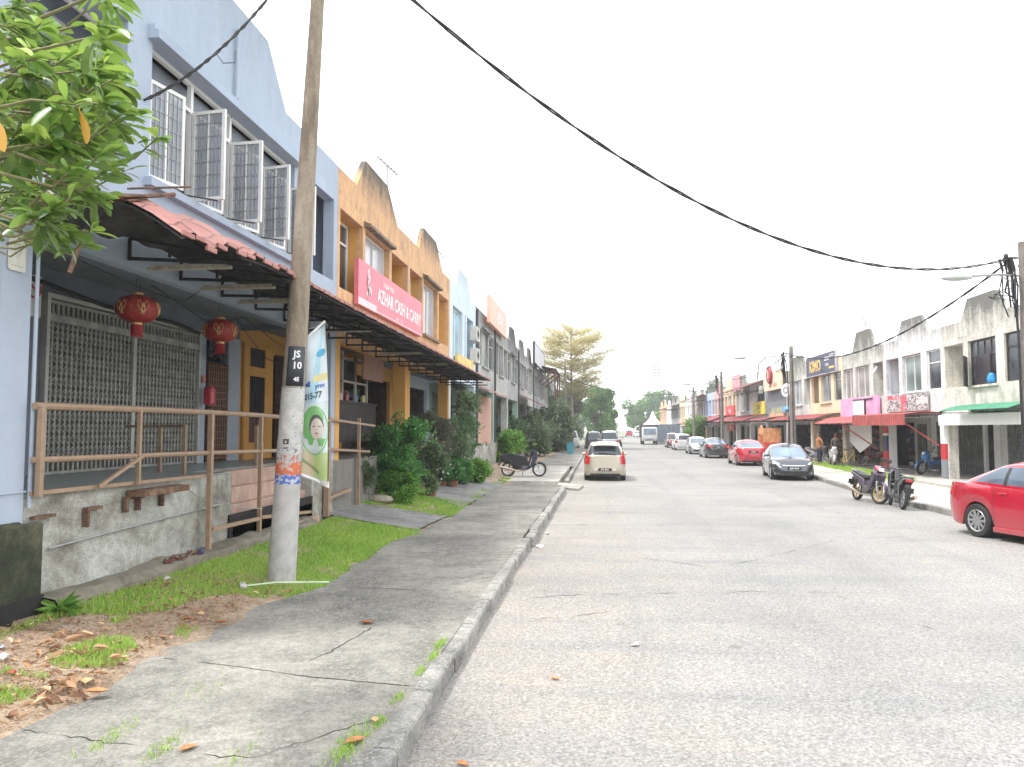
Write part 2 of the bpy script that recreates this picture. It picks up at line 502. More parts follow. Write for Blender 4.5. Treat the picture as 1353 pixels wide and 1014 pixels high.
# grey paving in front of the potted plants
b_ = MB()
for pg in ([(-3.3,18.4),(-3.28,26.6),(-4.9,26.6),(-4.75,20.4)], [(-3.42,14.2),(-3.3,16.6),(-6.2,16.4),(-6.2,14.3)]):
    m_ = 14
    def pf(u, v, pg=pg):
        a, b, c, d = pg
        x = (a[0]*(1-v)+b[0]*v)*(1-u) + (d[0]*(1-v)+c[0]*v)*u; y = (a[1]*(1-v)+b[1]*v)*(1-u) + (d[1]*(1-v)+c[1]*v)*u
        x += (vnoise(y*2.5, u*3, 6)-.5)*.15*u
        return (x, y, gz(x, y)+.012)
    b_.grid(pf, m_, 40)
b_.prism([(-3.5,28.2),(-9.0,28.2),(-9.0,26.4),(-3.5,26.4)], -.02, .13, 'z')
struct(b_.build('path', concrete('grey_paving', (.22,.22,.215), (.12,.12,.115), (.32,.31,.3))))
# kerbs: separate stones with small offsets
def kerb(y0, y1, fx, side, name, h0=.15, wid=.145, jit=.018):
    m = MB(); y = y0; r = random.Random(int(y0*7)+3)
    while y < y1:
        L = r.uniform(.85,1.15) if y < 30 else 4.
        e = min(y+L, y1)
        dx = r.uniform(-jit, jit); dz = r.uniform(-.012,.012)
        if side < 0 and 12.9 < y < 26: dx += .05; dz += .03
        xa, xb = fx(y)+dx, fx(e-.012)+dx + r.uniform(-.008,.008)
        h = h0+dz; w = wid*-side if side > 0 else -wid
        if side > 0: w = wid
        else: w = -wid
        pr = [(0,-.05),(0,h-.03),(.012*(1 if w<0 else -1)*-1,h-.008),(w*.25,h),(w,h),(w,-.05)]
        n = len(pr)
        vs = [(xa+p[0], y, p[1]) for p in pr] + [(xb+p[0], e-.012, p[1]) for p in pr]
        fs = [tuple(range(n)), tuple(range(2*n-1,n-1,-1))] + [(i,i+n,(i+1)%n+n,(i+1)%n) for i in range(n)]
        m.add(vs, fs)
        y = e
    return struct(m.build(name, KERB, bevel=.008))
kerb(-3, 25.2, kerbx, -1, 'kerb')
kerb(28.6, 200, kerbx, -1, 'kerb')
kerb(6, 200, rkerbx, 1, 'kerb')
# concrete toe filling under the near kerb stones
b_ = MB(); b_.box((-1.36,-3,-.04),(-1.245,25.1,.10)); struct(b_.build('kerb', KERB))
# right pavement: paving up to the shop floors
AR = math.radians(1.13)
NR = Vector((math.cos(AR), math.sin(AR), 0)); DR = Vector((-math.sin(AR), math.cos(AR), 0))
def rrow(s, d, z=0): return NR*d + DR*s + Vector((0,0,z))
b_ = MB()
for a, c in zip([6,15,21,26,30,38,46,60,80,100,130], [15,21,26,30,38,46,60,80,100,130,200]):
    pa, pb = rrow(a,14.3), rrow(c,14.3)
    b_.quad((rkerbx(a)+.13,a,.122),(pa.x+.3,a,.122),(pb.x+.3,c,.122),(rkerbx(c)+.13,c,.122))
struct(b_.build('pavement', CONCL))

# verge ground on the left
b_ = MB()
def verge(u, v):
    y = -2 + 50*v**1.0
    x0 = -3.2; x1 = -5.12 if y > 6.2 else -9
    x = x0 + (x1-x0)*u
    z = (gz(x, y) if y > 6.2 else .15 + min(.26, (max(0, -3.45-x))*.145)) - .03 + (vnoise(x*3, y*3, 2)-.5)*.05
    if u < .06: z = .05
    return (x, y, z)
b_.grid(verge, 24, 260)
struct(b_.build('soil', SOIL, smooth=True))
b_ = MB(); b_.quad((-9,26.5,.08),(-2.9,40,.1),(-3.2,130,.1),(-9,130,.1))
struct(b_.build('soil', SOIL))

# cracks in pavement and road
def ribbon(mb, pts, w, z, seed=0, jit=.02):
    r = random.Random(seed); P = []
    for (x0,y0),(x1,y1) in zip(pts, pts[1:]):
        n = max(2, int(math.hypot(x1-x0, y1-y0)/.05))
        for i in range(n):
            t = i/n; P.append((x0+(x1-x0)*t + r.uniform(-jit,jit), y0+(y1-y0)*t + r.uniform(-jit,jit)))
    P.append(pts[-1])
    for i in range(len(P)-1):
        a, b = P[i], P[i+1]
        d = Vector((b[0]-a[0], b[1]-a[1])); 
        if d.length < 1e-5: continue
        nrm = Vector((-d.y, d.x)).normalized()
        wa = w*.75*max(0., vnoise(i*.22, seed)*1.5-.35); wb = w*.75*max(0., vnoise((i+1)*.22, seed)*1.5-.35)
        mb.quad((a[0]-nrm.x*wa,a[1]-nrm.y*wa,z),(b[0]-nrm.x*wb,b[1]-nrm.y*wb,z),(b[0]+nrm.x*wb,b[1]+nrm.y*wb,z),(a[0]+nrm.x*wa,a[1]+nrm.y*wa,z))
b_ = MB()
ribbon(b_, [(-3.6,6.06),(-2.84,5.91),(-2.28,5.75),(-1.4,5.62)], .008, .1532, 1, .006)
ribbon(b_, [(-2.43,5.99),(-2.28,6.43),(-2.18,7.2)], .010, .1534, 2)
ribbon(b_, [(-3.62,4.54),(-3.1,4.45),(-2.66,4.36),(-2.25,4.3),(-1.98,4.33),(-1.8,4.57),(-1.53,4.9),(-1.4,4.96)], .010, .1533, 3)
ribbon(b_, [(-2.84,4.34),(-2.86,4.1),(-2.9,3.7)], .007, .1534, 4)
ribbon(b_, [(-1.9,7.4),(-1.6,7.22),(-1.4,7.2)], .008, .1533, 5)
for k, y in enumerate((8.9, 11.6, 14.6, 17.4, 20.3, 23.2)):
    ribbon(b_, [(interp(edge, y)+.1, y+.1),(-2.3, y+.05),(-1.36, y-.05)], .010, .1533, 10+k, .012)
struct(b_.build('pavement_crack', BLACK, fix=False))
b_ = MB()
ribbon(b_, [(-.93,9.27),(-.48,9.53),(.64,9.74),(1.99,10.03),(3.6,10.1)], .009, .004, 21, .03)
ribbon(b_, [(2.4,20.6),(3.19,20.79),(5.9,21.5),(7.64,20.9)], .016, .004, 22, .03)
ribbon(b_, [(1.7,11.7),(2.48,12.45),(4.29,14.7),(6.99,16.03)], .010, .004, 23, .03)
ribbon(b_, [(3.36,8.47),(3.45,8.33),(3.62,8.3)], .011, .004, 24, .01)
ribbon(b_, [(-.9,12.65),(.47,12.58),(1.67,11.69)], .012, .004, 25, .03)
ribbon(b_, [(-.8,8.3),(-.3,8.45),(.1,8.75)], .010, .004, 26, .02)
struct(b_.build('road_crack', simple('road_crack_dark', (.10,.10,.10), .95, vs=20), fix=False))

# grass: upright blades
r = np.random.RandomState(3)
def in_grass(x, y):
    d = np.zeros(len(x), bool)
    e = np.interp(y, [a for a, _ in edge], [b for _, b in edge])
    n = np.array([vnoise(a*2.2, b*2.2, 9) for a, b in zip(x, y)])
    n2 = np.array([vnoise(a*6, b*6, 4) for a, b in zip(x, y)])
    # bright band from the left edge of the frame up past the pole
    lo = np.interp(y, [4,5.6,6.5,7.6,8.2,9.0], [-4.75,-4.75,-4.75,-4.3,-3.9,-3.4])
    band = (x < lo + (n-.5)*.45) & (x > -5.02) & (y < 14.3) & (y > 5.0)
    band |= (x < e+.05*(n2-.3)) & (x > -5.05) & (y > 8.4) & (y < 14.2) & (n2 > .24)
    tuft = (y < 6.9) & (y > 4.2) & (x < e+.05) & (x > e-.75) & (n > .42) & (n2 > .35)
    far = (y > 16.5) & (y < 20.2) & (x < e-.0) & (x > -5.6) & (n2 > .25)
    far |= (y >= 20) & (y < 30) & (x < e+.02) & (x > e-.3) & (n > .5)
    side = (y < 5.3) & (y > 3.0) & (x < -3.75) & (n > .62)
    return band | tuft | far | side
M_ = 300000
x = r.uniform(-5.7,-3.1,M_); y = r.uniform(3.,30.,M_)**1.0
y = 3 + (y-3)**1.25/(27**.25)
k = in_grass(x, y); x, y = x[k], y[k]
z = np.where(x > -3.45, .15, .15+(-3.45-x)*.145) - .035
n = len(x)
hh = r.uniform(.02,.07,n)*(.55+.9*np.array([vnoise(a*1.5,b*1.5,7) for a,b in zip(x,y)]))
an = r.uniform(0, 2*PI, n); w = r.uniform(.003,.0065,n)*(1+(y-5)*.05); lean = r.uniform(0,.7,n)*hh; la = r.uniform(0,2*PI,n)
P = np.stack([x,y,z],1)
A = P + np.stack([np.cos(an)*w, np.sin(an)*w, np.zeros(n)],1); B = P - np.stack([np.cos(an)*w, np.sin(an)*w, np.zeros(n)],1)
Mid = P + np.stack([np.cos(la)*lean*.4, np.sin(la)*lean*.4, hh*.6],1)
T = P + np.stack([np.cos(la)*lean, np.sin(la)*lean, hh],1)
off = np.stack([np.cos(an)*w*.6, np.sin(an)*w*.6, np.zeros(n)],1)
V = np.stack([A,B,Mid-off,Mid+off,T],1).reshape(-1,3)
I = np.arange(n)*5
F = np.concatenate([np.stack([I,I+1,I+2],1), np.stack([I,I+2,I+3],1), np.stack([I+3,I+2,I+4],1)])
GR = leafmat('grass_blades', (.14,.28,.035), (.29,.52,.075), (.52,.64,.17), .35, .5)
vals = np.clip(r.normal(.5,.22,n) + .25*(np.array([vnoise(a*1.2,b*1.2,17) for a,b in zip(x,y)])-.5), 0, 1)
struct(np_mesh('grass', V, F, GR, None, np.repeat(vals,5)), 'stuff', 'short bright green grass on the verge beside the pavement')
# weed tufts along the kerb joint and pavement cracks
P = []
for cx, cy, rad, nn in ((-1.50,4.55,.12,420),(-1.42,5.35,.06,90),(-1.40,5.95,.05,90),(-1.38,6.35,.05,150),(-1.40,6.7,.06,200),(-3.0,4.47,.09,120),(-2.6,4.36,.1,120),(-1.42,4.9,.05,90),(-2.9,5.35,.3,60),(-2.1,4.33,.1,50)):
    P.append(np.stack([r.normal(cx,rad*.35,nn), r.normal(cy,rad*1.3,nn)],1))
P = np.concatenate(P); n = len(P)
x, y = P[:,0], P[:,1]; P3 = np.stack([x,y,np.full(n,.148)],1)
an = r.uniform(0,2*PI,n); w = .0035; hh = r.uniform(.015,.05,n); la = r.uniform(0,2*PI,n); lean = r.uniform(.2,.9,n)*hh
dv = np.stack([np.cos(an)*w, np.sin(an)*w, np.zeros(n)],1)
V = np.stack([P3+dv, P3-dv, P3+np.stack([np.cos(la)*lean, np.sin(la)*lean, hh],1)],1).reshape(-1,3)
struct(np_mesh('weeds', V, np.arange(3*n).reshape(n,3), GR, None, np.repeat(r.uniform(0,.9,n),3)), 'stuff', 'small green weeds growing in pavement joints and along the kerb')

# dry leaf litter
DRY = leafmat('dry_leaf', (.14,.07,.04), (.38,.21,.11), (.60,.42,.25), .15, .6)
n = 800
yy = r.uniform(3.6,8.6,n); e = np.interp(yy, [a for a,_ in edge], [b for _,b in edge])
xx = e - .03 - r.uniform(0,1.25,n)**1.1
kk = (xx > -5.0) & (np.array([vnoise(a*1.6,b*1.6,31) for a,b in zip(xx,yy)]) + r.uniform(-.25,.25,n) > .40)
xx, yy = xx[kk], yy[kk]
P = np.stack([xx, yy, np.where(xx>-3.45,.15,.15+(-3.45-xx)*.145)+r.uniform(.0,.025,len(xx))],1)
D = np.stack([r.normal(size=len(xx)), r.normal(size=len(xx)), r.uniform(-.12,.22,len(xx))],1)
struct(leaf_mesh('leaf_litter', P, D, .045, DRY, None, 5, .8, .5, svar=.8), 'stuff', 'brown dry leaves scattered over the bare soil')
n = 6500
yy = r.uniform(3.6,9.,n); xx = np.interp(yy, [a for a,_ in edge],[b for _,b in edge]) - .02 - r.uniform(0,1.3,n)
P = np.stack([xx, yy, np.where(xx>-3.45,.15,.15+(-3.45-xx)*.145)-.012+r.uniform(0,.012,n)],1)
D = np.stack([r.normal(size=n), r.normal(size=n), r.uniform(-.1,.2,n)],1)
kk2 = np.array([vnoise(a*2.2,b*2.2,51) for a,b in zip(xx,yy)])
struct(leaf_mesh('twig_litter', P, D, .022, DRY, None, 6, .6, .3, svar=.6), 'stuff', 'fine dry leaf and twig crumbs over bare soil')

# a heap of bigger leaves in the left corner
n = 34
P = np.concatenate([np.stack([r.normal(-3.75,.13,n), r.normal(5.1,.14,n)],1), np.stack([r.normal(-4.2,.22,n), r.normal(5.75,.2,n)],1), np.stack([r.normal(-3.95,.25,40), r.normal(4.5,.3,40)],1)])
P = P[P[:,0] < -3.66]
P = np.column_stack([P, np.where(P[:,0]>-3.45,.15,.15+(-3.45-P[:,0])*.145)+r.uniform(-.005,.04,len(P))])
struct(leaf_mesh('leaf_litter', P, np.stack([r.normal(size=len(P)), r.normal(size=len(P))*.5, r.uniform(-.1,.35,len(P))],1), .105, DRY, None, 15, .75, .7, svar=.5), 'stuff', 'heaps of larger dry leaves at the pavement edge')
# ---------------------------------------------------------------- shophouses
WHITEFR = simple('white_frame', (.72,.73,.72), .5, var=.08)
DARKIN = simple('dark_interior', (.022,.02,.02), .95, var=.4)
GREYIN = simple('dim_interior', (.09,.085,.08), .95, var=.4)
GLD = glassm('window_glass_dark', (.05,.06,.07))
GLG = glassm('window_glass_grey', (.20,.23,.26), .12, .35)
GLB = glassm('window_glass_blue', (.28,.45,.55), .12, .3)
RUST = simple('rusty_steel', (.20,.12,.08), .85, .2, .5, 8)
BLKST = simple('black_steel', (.03,.03,.035), .6, .3, .3, 8)
GALV = simple('galvanised_steel', (.38,.39,.39), .5, .5, .2, 8)
ROOFM = simple('cement_roof', (.16,.13,.12), .9, var=.3, vs=2)
SOFF = simple('soffit_grey', (.2,.22,.24), .9)

STOCK = [simple('stock_red', (.35,.06,.05), .6), simple('stock_cream', (.45,.42,.34), .6), simple('stock_blue', (.06,.12,.28), .6), simple('stock_green', (.10,.22,.12), .6)]
def wall_holes(mb, W, z0, z1, holes, y0, y1):
    xs = sorted({0, W} | {h[0] for h in holes} | {h[1] for h in holes})
    zs = sorted({z0, z1} | {h[2] for h in holes} | {h[3] for h in holes})
    inh = lambda x, z: any(h[0] < x < h[1] and h[2] < z < h[3] for h in holes)
    for a, b in zip(xs, xs[1:]):
        for c, d in zip(zs, zs[1:]):
            if inh((a+b)/2, (c+d)/2): continue
            mb.quad((a,y0,c),(b,y0,c),(b,y0,d),(a,y0,d))
            mb.quad((a,y1,c),(a,y1,d),(b,y1,d),(b,y1,c))
    for a, b, c, d in holes:
        mb.quad((a,y0,c),(a,y0,d),(a,y1,d),(a,y1,c)); mb.quad((b,y0,c),(b,y1,c),(b,y1,d),(b,y0,d))
        mb.quad((a,y0,c),(a,y1,c),(b,y1,c),(b,y0,c)); mb.quad((a,y0,d),(b,y0,d),(b,y1,d),(a,y1,d))
    mb.quad((0,y0,z0),(0,y1,z0),(W,y1,z0),(W,y0,z0)); mb.quad((0,y0,z1),(W,y0,z1),(W,y1,z1),(0,y1,z1))
    mb.quad((0,y0,z0),(0,y0,z1),(0,y1,z1),(0,y1,z0)); mb.quad((W,y0,z0),(W,y1,z0),(W,y1,z1),(W,y0,z1))

def window(parent, x0, x1, z0, z1, y, cols=2, transom=None, fr=None, gl=None, w=.05, bars=False):
    fr = fr or WHITEFR; gl = gl or GLG
    m = MB()
    m.box((x0,y-.03,z0),(x0+w,y+.03,z1)); m.box((x1-w,y-.03,z0),(x1,y+.03,z1))
    m.box((x0+w,y-.03,z0),(x1-w,y+.03,z0+w)); m.box((x0+w,y-.03,z1-w),(x1-w,y+.03,z1))
    for i in range(1, cols):
        x = x0 + (x1-x0)*i/cols
        m.box((x-w*.4,y-.026,z0+w),(x+w*.4,y+.026,z1-w))
    if transom:
        for t in (transom if isinstance(transom, (list,tuple)) else [transom]):
            m.box((x0+w,y-.028,t-w*.45),(x1-w,y+.028,t+w*.45))
    f = m.build('window', fr, parent)
    g = MB(); g.box((x0+w*.5,y+.003,z0+w*.5),(x1-w*.5,y+.009,z1-w*.5)); g.build('pane', gl, f)
    return f

def gate(parent, x0, x1, z0, z1, y, mat, back=None, step=.11, top=None, frame=None, name='folding_gate', detail=True):
    m = MB(); w = .038
    x = x0
    while x <= x1+.001:
        m.box((x-w/2,y-.012,z0),(x+w/2,y+.012,z1)); x += step
    for z in (z0+.02, z1-.02): m.box((x0,y-.02,z-.02),(x1,y+.02,z+.02))
    if top: m.box((x0,y-.05,top-.05),(x1,y+.05,top+.05))
    if detail:
        nz = 13; zz = [z0+.15+(z1-z0-.3)*i/nz for i in range(nz+1)]
        k = 0; x = x0
        while x < x1-step*.5:
            for i in range(nz):
                h = (zz[i+1]-zz[i])
                m.bar((x,y-.016,zz[i]),(x+step,y-.016,zz[i]+h*.5),.006,.012)
                m.bar((x,y-.016,zz[i]+h),(x+step,y-.016,zz[i]+h*.5),.006,.012)
            x += step; k += 1
    o = m.build(name, mat, parent)
    if frame:
        f = MB(); f.box((x0-.07,y-.06,z0),(x0-.01,y+.06,z1+.08)); f.box((x1+.01,y-.06,z0),(x1+.07,y+.06,z1+.08)); f.box((x0-.01,y-.06,z1+.02),(x1+.01,y+.06,z1+.08))
        f.box(((x0+x1)/2-.04,y-.04,z0),((x0+x1)/2+.04,y-.015,z1))
        f.build('gate_frame', frame, o)
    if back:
        b = MB(); b.box((x0-.02,y+.12,z0),(x1+.02,y+.14,z1)); b.build('shutter', back, o)  # dark sheet in place of the shade behind the gate bars
    return o

ROWL = dict(x=-5.26, fl=1.43)
def frame_left(y0):  return ((-5.26, y0, 1.43), PI/2)
def frame_right(s_far, fl=.125):
    p = rrow(s_far, 14.3); return ((p.x, p.y, fl), AR-PI/2)

def peak_poly(W, pk, zt, zl, zp, y=0):
    a, b, c, d = pk
    return [(0,zt),(0,zl),(a,zl),(b,zp),(c,zp),(d,zl),(W,zl),(W,zt)]

def unit(label, fr, W=5.86, wall=None, lower=None, recess=None, pil=None, holes=((.15,1.68),(1.86,3.86),(4.1,5.74)),
         win=('back','mid','back'), pk=(1.2,1.85,3.65,4.65), zsill=3.55, ztop=5.2, zl=6.02, zp=6.8, hood=None, sill=True,
         gl=None, fcol=None, beam=2.45, ground=None, plinth=None, pd=1.5, pillar=None, back=None, name='shophouse', rd=.95, peak=True, group=None, depth=12, hoodx=None, ceil=None, trans=.72):
    t = empty(name, label, 'shophouse', fr[0], fr[1], group)
    wall = wall; recess = recess or wall; lower = lower or wall; pillar = pillar or lower
    gl = gl or GLG
    zt = ztop + .25
    H = [(a,b,zsill,ztop) for a,b in holes]
    m = MB(); wall_holes(m, W, beam, zt, H, 0, .14); 
    m.build('wall', [wall], t)
    m = MB(); 
    m.prism(peak_poly(W, pk, zt, zl, zp) if peak else [(0,zt),(0,zl),(W,zl),(W,zt)], 0, .13); m.build('parapet', [wall], t)
    # recess boxes
    m = MB()
    for (a,b,z0,z1), k in zip(H, win):
        d = rd if k == 'back' else .22
        if k == 'open': d = 1.6
        if k == 'shal': d = .45
        m.quad((a,.14,z0),(a,.14,z1),(a,d,z1),(a,d,z0)); m.quad((b,.14,z0),(b,d,z0),(b,d,z1),(b,.14,z1))
        m.quad((a,.14,z1),(b,.14,z1),(b,d,z1),(a,d,z1)); m.quad((a,.14,z0),(a,d,z0),(b,d,z0),(b,.14,z0))
        if k == 'open': m.quad((a,d,z0),(b,d,z0),(b,d,z1),(a,d,z1))
    m.build('window_recess', recess, t, fix=False)
    for (a,b,z0,z1), k in zip(H, win):
        if k == 'back': window(t, a+.02, b-.02, z0+.0, z1-.0, rd-.06, 1, z0+(z1-z0)*trans, fcol, gl)
        elif k == 'shal': window(t, a+.02, b-.02, z0, z1, .38, 1, z0+(z1-z0)*trans, WHITEFR, GLD)
        elif k == 'mid': window(t, a+.03, b-.03, z0+.02, z1-.02, .16, 2, None, fcol, gl)
        elif k == 'flush': window(t, a+.02, b-.02, z0+.01, z1-.01, .1, 1, z0+(z1-z0)*trans, fcol, GLD)
    a, b = holes[1] if len(holes) > 1 else holes[0]
    m = MB()
    if hood: m.prism([(-.16,ztop+.03),(-.16,ztop+.10),(-.08,ztop+.13),(0,ztop+.17),(0,ztop+.03)], a-.12, b+.12, 'x'); m.build('ledge', hood, t)
    m = MB()
    if sill: m.box((a-.1,-.1,zsill-.09),(b+.1,.0,zsill-.01)); m.build('sill', hood or wall, t)
    # body, roof
    m = MB()
    g = .012
    for x in (g, W-g):
        m.quad((x,.15,beam+.2),(x,depth,beam+.2),(x,depth,zl-.6),(x,.15,zl-.6))
        m.quad((x,2.04,-.0),(x,depth,-.0),(x,depth,beam+.2),(x,2.04,beam+.2))
    m.quad((g,depth,0),(W-g,depth,0),(W-g,depth,zl-.6),(g,depth,zl-.6))
    m.build('side_walls', lower, t, fix=False)
    m = MB(); m.quad((g,.14,zl-.5),(W-g,.14,zl-.5),(W-g,depth*.5,zl+.3),(g,depth*.5,zl+.3)); m.quad((g,depth*.5,zl+.3),(W-g,depth*.5,zl+.3),(W-g,depth,zl-.7),(g,depth,zl-.7))
    m.build('roof', ROOFM, t, fix=False, solid=.03)
    m = MB(); m.box((g,.14,beam+.32),(W-g,2.04,beam+.40)); m.build('ceiling', ceil or SOFF, t)
    # pillars and beam soffit
    m = MB()
    m.box((0.002,.0,beam-.0),(W-.002,.001,beam)); m = MB()
    for x in (0, W-.26):
        m = MB(); m.box((x+.003,.003,-.0),(x+.257,.36,beam-.003)); m.build('pillar', pillar, t)
    m = MB(); m.box((.26,.16,beam-.0),(W-.26,.34,beam+.32)); m.build('beam', lower, t)
    if plinth:
        m = MB(); m.box((0,0.02,-pd),(W,depth,-.004)); m.build('plinth', plinth, t)
    # back wall of the covered walk
    bw = back or lower
    m = MB(); hs = [(h[0],h[1],0.0,h[2]) for h in (ground or [])]
    wall_holes(m, W, 0.0, beam+.32, [(a,b,.001,c) for a,b,_,c in hs], 2.04, 2.16) if hs else m.box((0,2.04,0),(W,2.16,beam+.32))
    m.build('shopfront_wall', bw, t)
    for h in (ground or []):
        a, b, z, kind = h[:4]; mat = h[4] if len(h) > 4 else GALV
        if kind == 'gate': gate(t, a+.08, b-.08, .02, z-.1, 2.10, mat, h[5] if len(h) > 5 else DARKIN, h[6] if len(h) > 6 else .13, None, mat, detail=(h[7] if len(h) > 7 else False))
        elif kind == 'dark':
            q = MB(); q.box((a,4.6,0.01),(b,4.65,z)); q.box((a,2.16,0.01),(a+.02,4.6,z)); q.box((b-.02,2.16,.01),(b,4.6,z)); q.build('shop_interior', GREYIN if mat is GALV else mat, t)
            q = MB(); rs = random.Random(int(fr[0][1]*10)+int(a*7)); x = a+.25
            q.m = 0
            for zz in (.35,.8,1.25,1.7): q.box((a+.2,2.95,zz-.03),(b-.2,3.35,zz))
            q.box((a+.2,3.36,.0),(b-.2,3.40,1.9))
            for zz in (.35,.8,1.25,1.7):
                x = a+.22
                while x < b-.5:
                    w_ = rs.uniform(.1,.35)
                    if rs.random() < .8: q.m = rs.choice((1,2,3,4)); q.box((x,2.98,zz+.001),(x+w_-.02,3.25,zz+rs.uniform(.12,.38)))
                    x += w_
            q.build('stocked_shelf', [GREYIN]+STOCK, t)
        elif kind == 'shutter':
            q = MB()
            n = int((z-.05)/.09)
            for i in range(n):
                zz = .02+i*.09; q.box((a+.02,2.09,zz),(b-.02,2.11,zz+.045)); q.box((a+.02,2.1,zz+.045),(b-.02,2.115,zz+.09))
            q.build('roller_shutter', mat, t)
    return t

# ---- left row -------------------------------------------------------------
BLUE = plaster('blue_paint', (.355,.425,.525), .3, (.16,.19,.23), 7, 5, .0)
BLUEL = plaster('blue_paint_light', (.39,.455,.55), .25, (.14,.17,.2), 7, 5, .0)
BLUED = plaster('blue_paint_shaded', (.17,.20,.245), .1, (.10,.12,.15), 7, 5, .15)  # blue darkened in colour to hold the shade under the awning
PEACH = plaster('peach_paint', (.70,.42,.22), .75, (.10,.085,.065), 6.9, 5.7, .15, top=.6)
ORNG = plaster('orange_paint', (.62,.33,.09), .3, (.10,.07,.05), 7, 5, .2)
STAINP = concrete('stained_plinth', (.34,.34,.30), (.15,.14,.115), (.50,.51,.48), .9, 0.)
MOSSP = concrete('mossy_concrete', (.035,.04,.022), (.010,.013,.010), (.11,.11,.07), .8, 0.)

# blue corner shophouse
fr = frame_left(5.85)
fr = ((-5.26, 5.85, 1.43), PI/2)
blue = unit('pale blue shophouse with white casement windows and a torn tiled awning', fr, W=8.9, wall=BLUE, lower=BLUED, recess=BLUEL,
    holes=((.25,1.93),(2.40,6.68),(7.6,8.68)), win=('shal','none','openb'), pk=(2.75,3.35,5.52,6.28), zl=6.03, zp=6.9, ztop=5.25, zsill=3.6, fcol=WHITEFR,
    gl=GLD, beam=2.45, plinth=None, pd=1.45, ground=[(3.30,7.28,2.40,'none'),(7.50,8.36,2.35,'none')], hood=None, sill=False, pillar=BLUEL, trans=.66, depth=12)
# blue recess with closed back panel on the right
m = MB(); m.quad((7.6,.14,3.6),(7.6,.14,5.25),(7.6,.75,5.25),(7.6,.75,3.6)); m.quad((7.6,.75,3.6),(8.68,.75,3.6),(8.68,.75,5.25),(7.6,.75,5.25)); m.build('window_recess', BLUEL, blue, fix=False)
window(blue, 7.62, 7.95, 3.62, 5.23, .70, 1, None, WHITEFR, GLD, .04)
# wide left pillar / side wall of the corner shop
m = MB(); m.box((.26,.003,-1.45),(.62,.36,2.447)); m.build('pillar', BLUEL, blue); m = MB(); m.box((-.02,.05,-1.45),(.0,12,6.0)); m.build('gable_wall', BLUEL, blue)
for pts_, r_p in (([(.665,-.02,-.1),(.665,-.02,2.6)],.018),([(.01,-.02,.05),(.62,-.02,.05)],.008),([(4.42,-.05,5.45),(4.42,-.05,6.5)],.028)):
    m = MB(); m.tube(pts_, r_p, 8); m.build('pipe', BLUEL, blue)
# big window: hood, sill, fixed frame, open casements with mesh
m = MB(); m.prism([(-.14,5.25),(-.14,5.34),(-.09,5.36),(-.09,5.42),(0,5.42),(0,5.25)], 2.3, 6.78, 'x'); m.build('ledge', BLUE, blue); m = MB(); m.box((2.3,-.10,3.48),(6.78,0,3.58)); m.build('sill', BLUE, blue)
cas_in = MB(); cas_in.box((2.42,.26,3.62),(6.66,.28,5.23)); cas_in.build('pane', glassm('blue_unit_glass', (.24,.27,.31), .12, .35), blue)
f = MB()
for x in (2.42, 3.48, 4.54, 5.60, 6.66): f.box((x-.03,.10,3.6),(x+.03,.16,5.25))
f.box((2.42,.10,3.6),(6.66,.16,3.66)); f.box((2.42,.10,4.83),(6.66,.16,4.88)); f.box((2.42,.10,5.20),(6.66,.16,5.25))
f.build('window', WHITEFR, blue)
gr_ = MB()
for i in range(70):
    x = 2.46 + 4.2*i/69
    gr_.box((x-.005,.20,3.62),(x+.005,.21,4.85))
for z in (3.8, 4.1, 4.4, 4.65): gr_.box((2.42,.195,z-.005),(6.66,.205,z+.005))
gr_.build('window_grille', GALV, blue)
MESHM = glassm('casement_glass', (.36,.40,.46), .3, .12)
_n = MESHM.node_tree; _t = nd(_n, 'ShaderNodeBsdfTransparent'); _x = nd(_n, 'ShaderNodeMixShader'); _x.inputs[0].default_value = .45
_n.links.new(_n.nodes['Principled BSDF'].outputs[0], _x.inputs[1]); _n.links.new(_t.outputs[0], _x.inputs[2]); _n.links.new(_x.outputs[0], _n.nodes['Material Output'].inputs[0])
def casement(hx, w, ang, side):
    """sash hinged at hx, swung outwards by ang"""
    h0, h1 = 3.63, 4.84
    c = MB(); 
    M = Matrix.Translation((hx, .08, 0)) @ Matrix.Rotation(math.radians(-ang)*side, 4, 'Z')
    s = side
    for a, b in (((0,-.02,h0),(s*.045,.02,h1)), ((s*(w-.045),-.02,h0),(s*w,.02,h1)), ((s*.045,-.02,h0),(s*(w-.045),.02,h0+.045)), ((s*.045,-.02,h1-.045),(s*(w-.045),.02,h1)), ((s*(w*.5-.012),-.012,h0+.045),(s*(w*.5+.012),.012,h1-.045))):
        c.box(a, b, M)
    o = c.build('casement', WHITEFR, blue)
    gb = MB()
    for i in range(1, 7): gb.box((s*(.045+(w-.09)*i/7)-.005,min(-s*.008,-s*.016),h0+.045),(s*(.045+(w-.09)*i/7)+.005,max(-s*.008,-s*.016),h1-.045), M)
    for i in range(1, 7): gb.box((s*.045,min(-s*.009,-s*.017),h0+(h1-h0)*i/7-.004),(s*(w-.045),max(-s*.009,-s*.017),h0+(h1-h0)*i/7+.004), M)
    gb.build('security_mesh', GALV, o)
    g = MB(); g.box((s*.045,-.004,h0+.045),(s*(w-.045),.004,h1-.045), M); g.build('pane', MESHM, o)
    a = M @ Vector((s*w*.8, 0, h0+.01)); k = MB(); k.bar((hx+s*w*.85, .08, h0-.01), (a.x, a.y, h0-.01), .018); k.build('stay', BLKST, o)
for i, x in enumerate((2.44, 3.50, 4.56, 5.62)):
    casement(x+.02, .58, (14,12,16,12)[i], 1)
    casement(x+1.04, .50, (82,86,80,84)[i], -1)
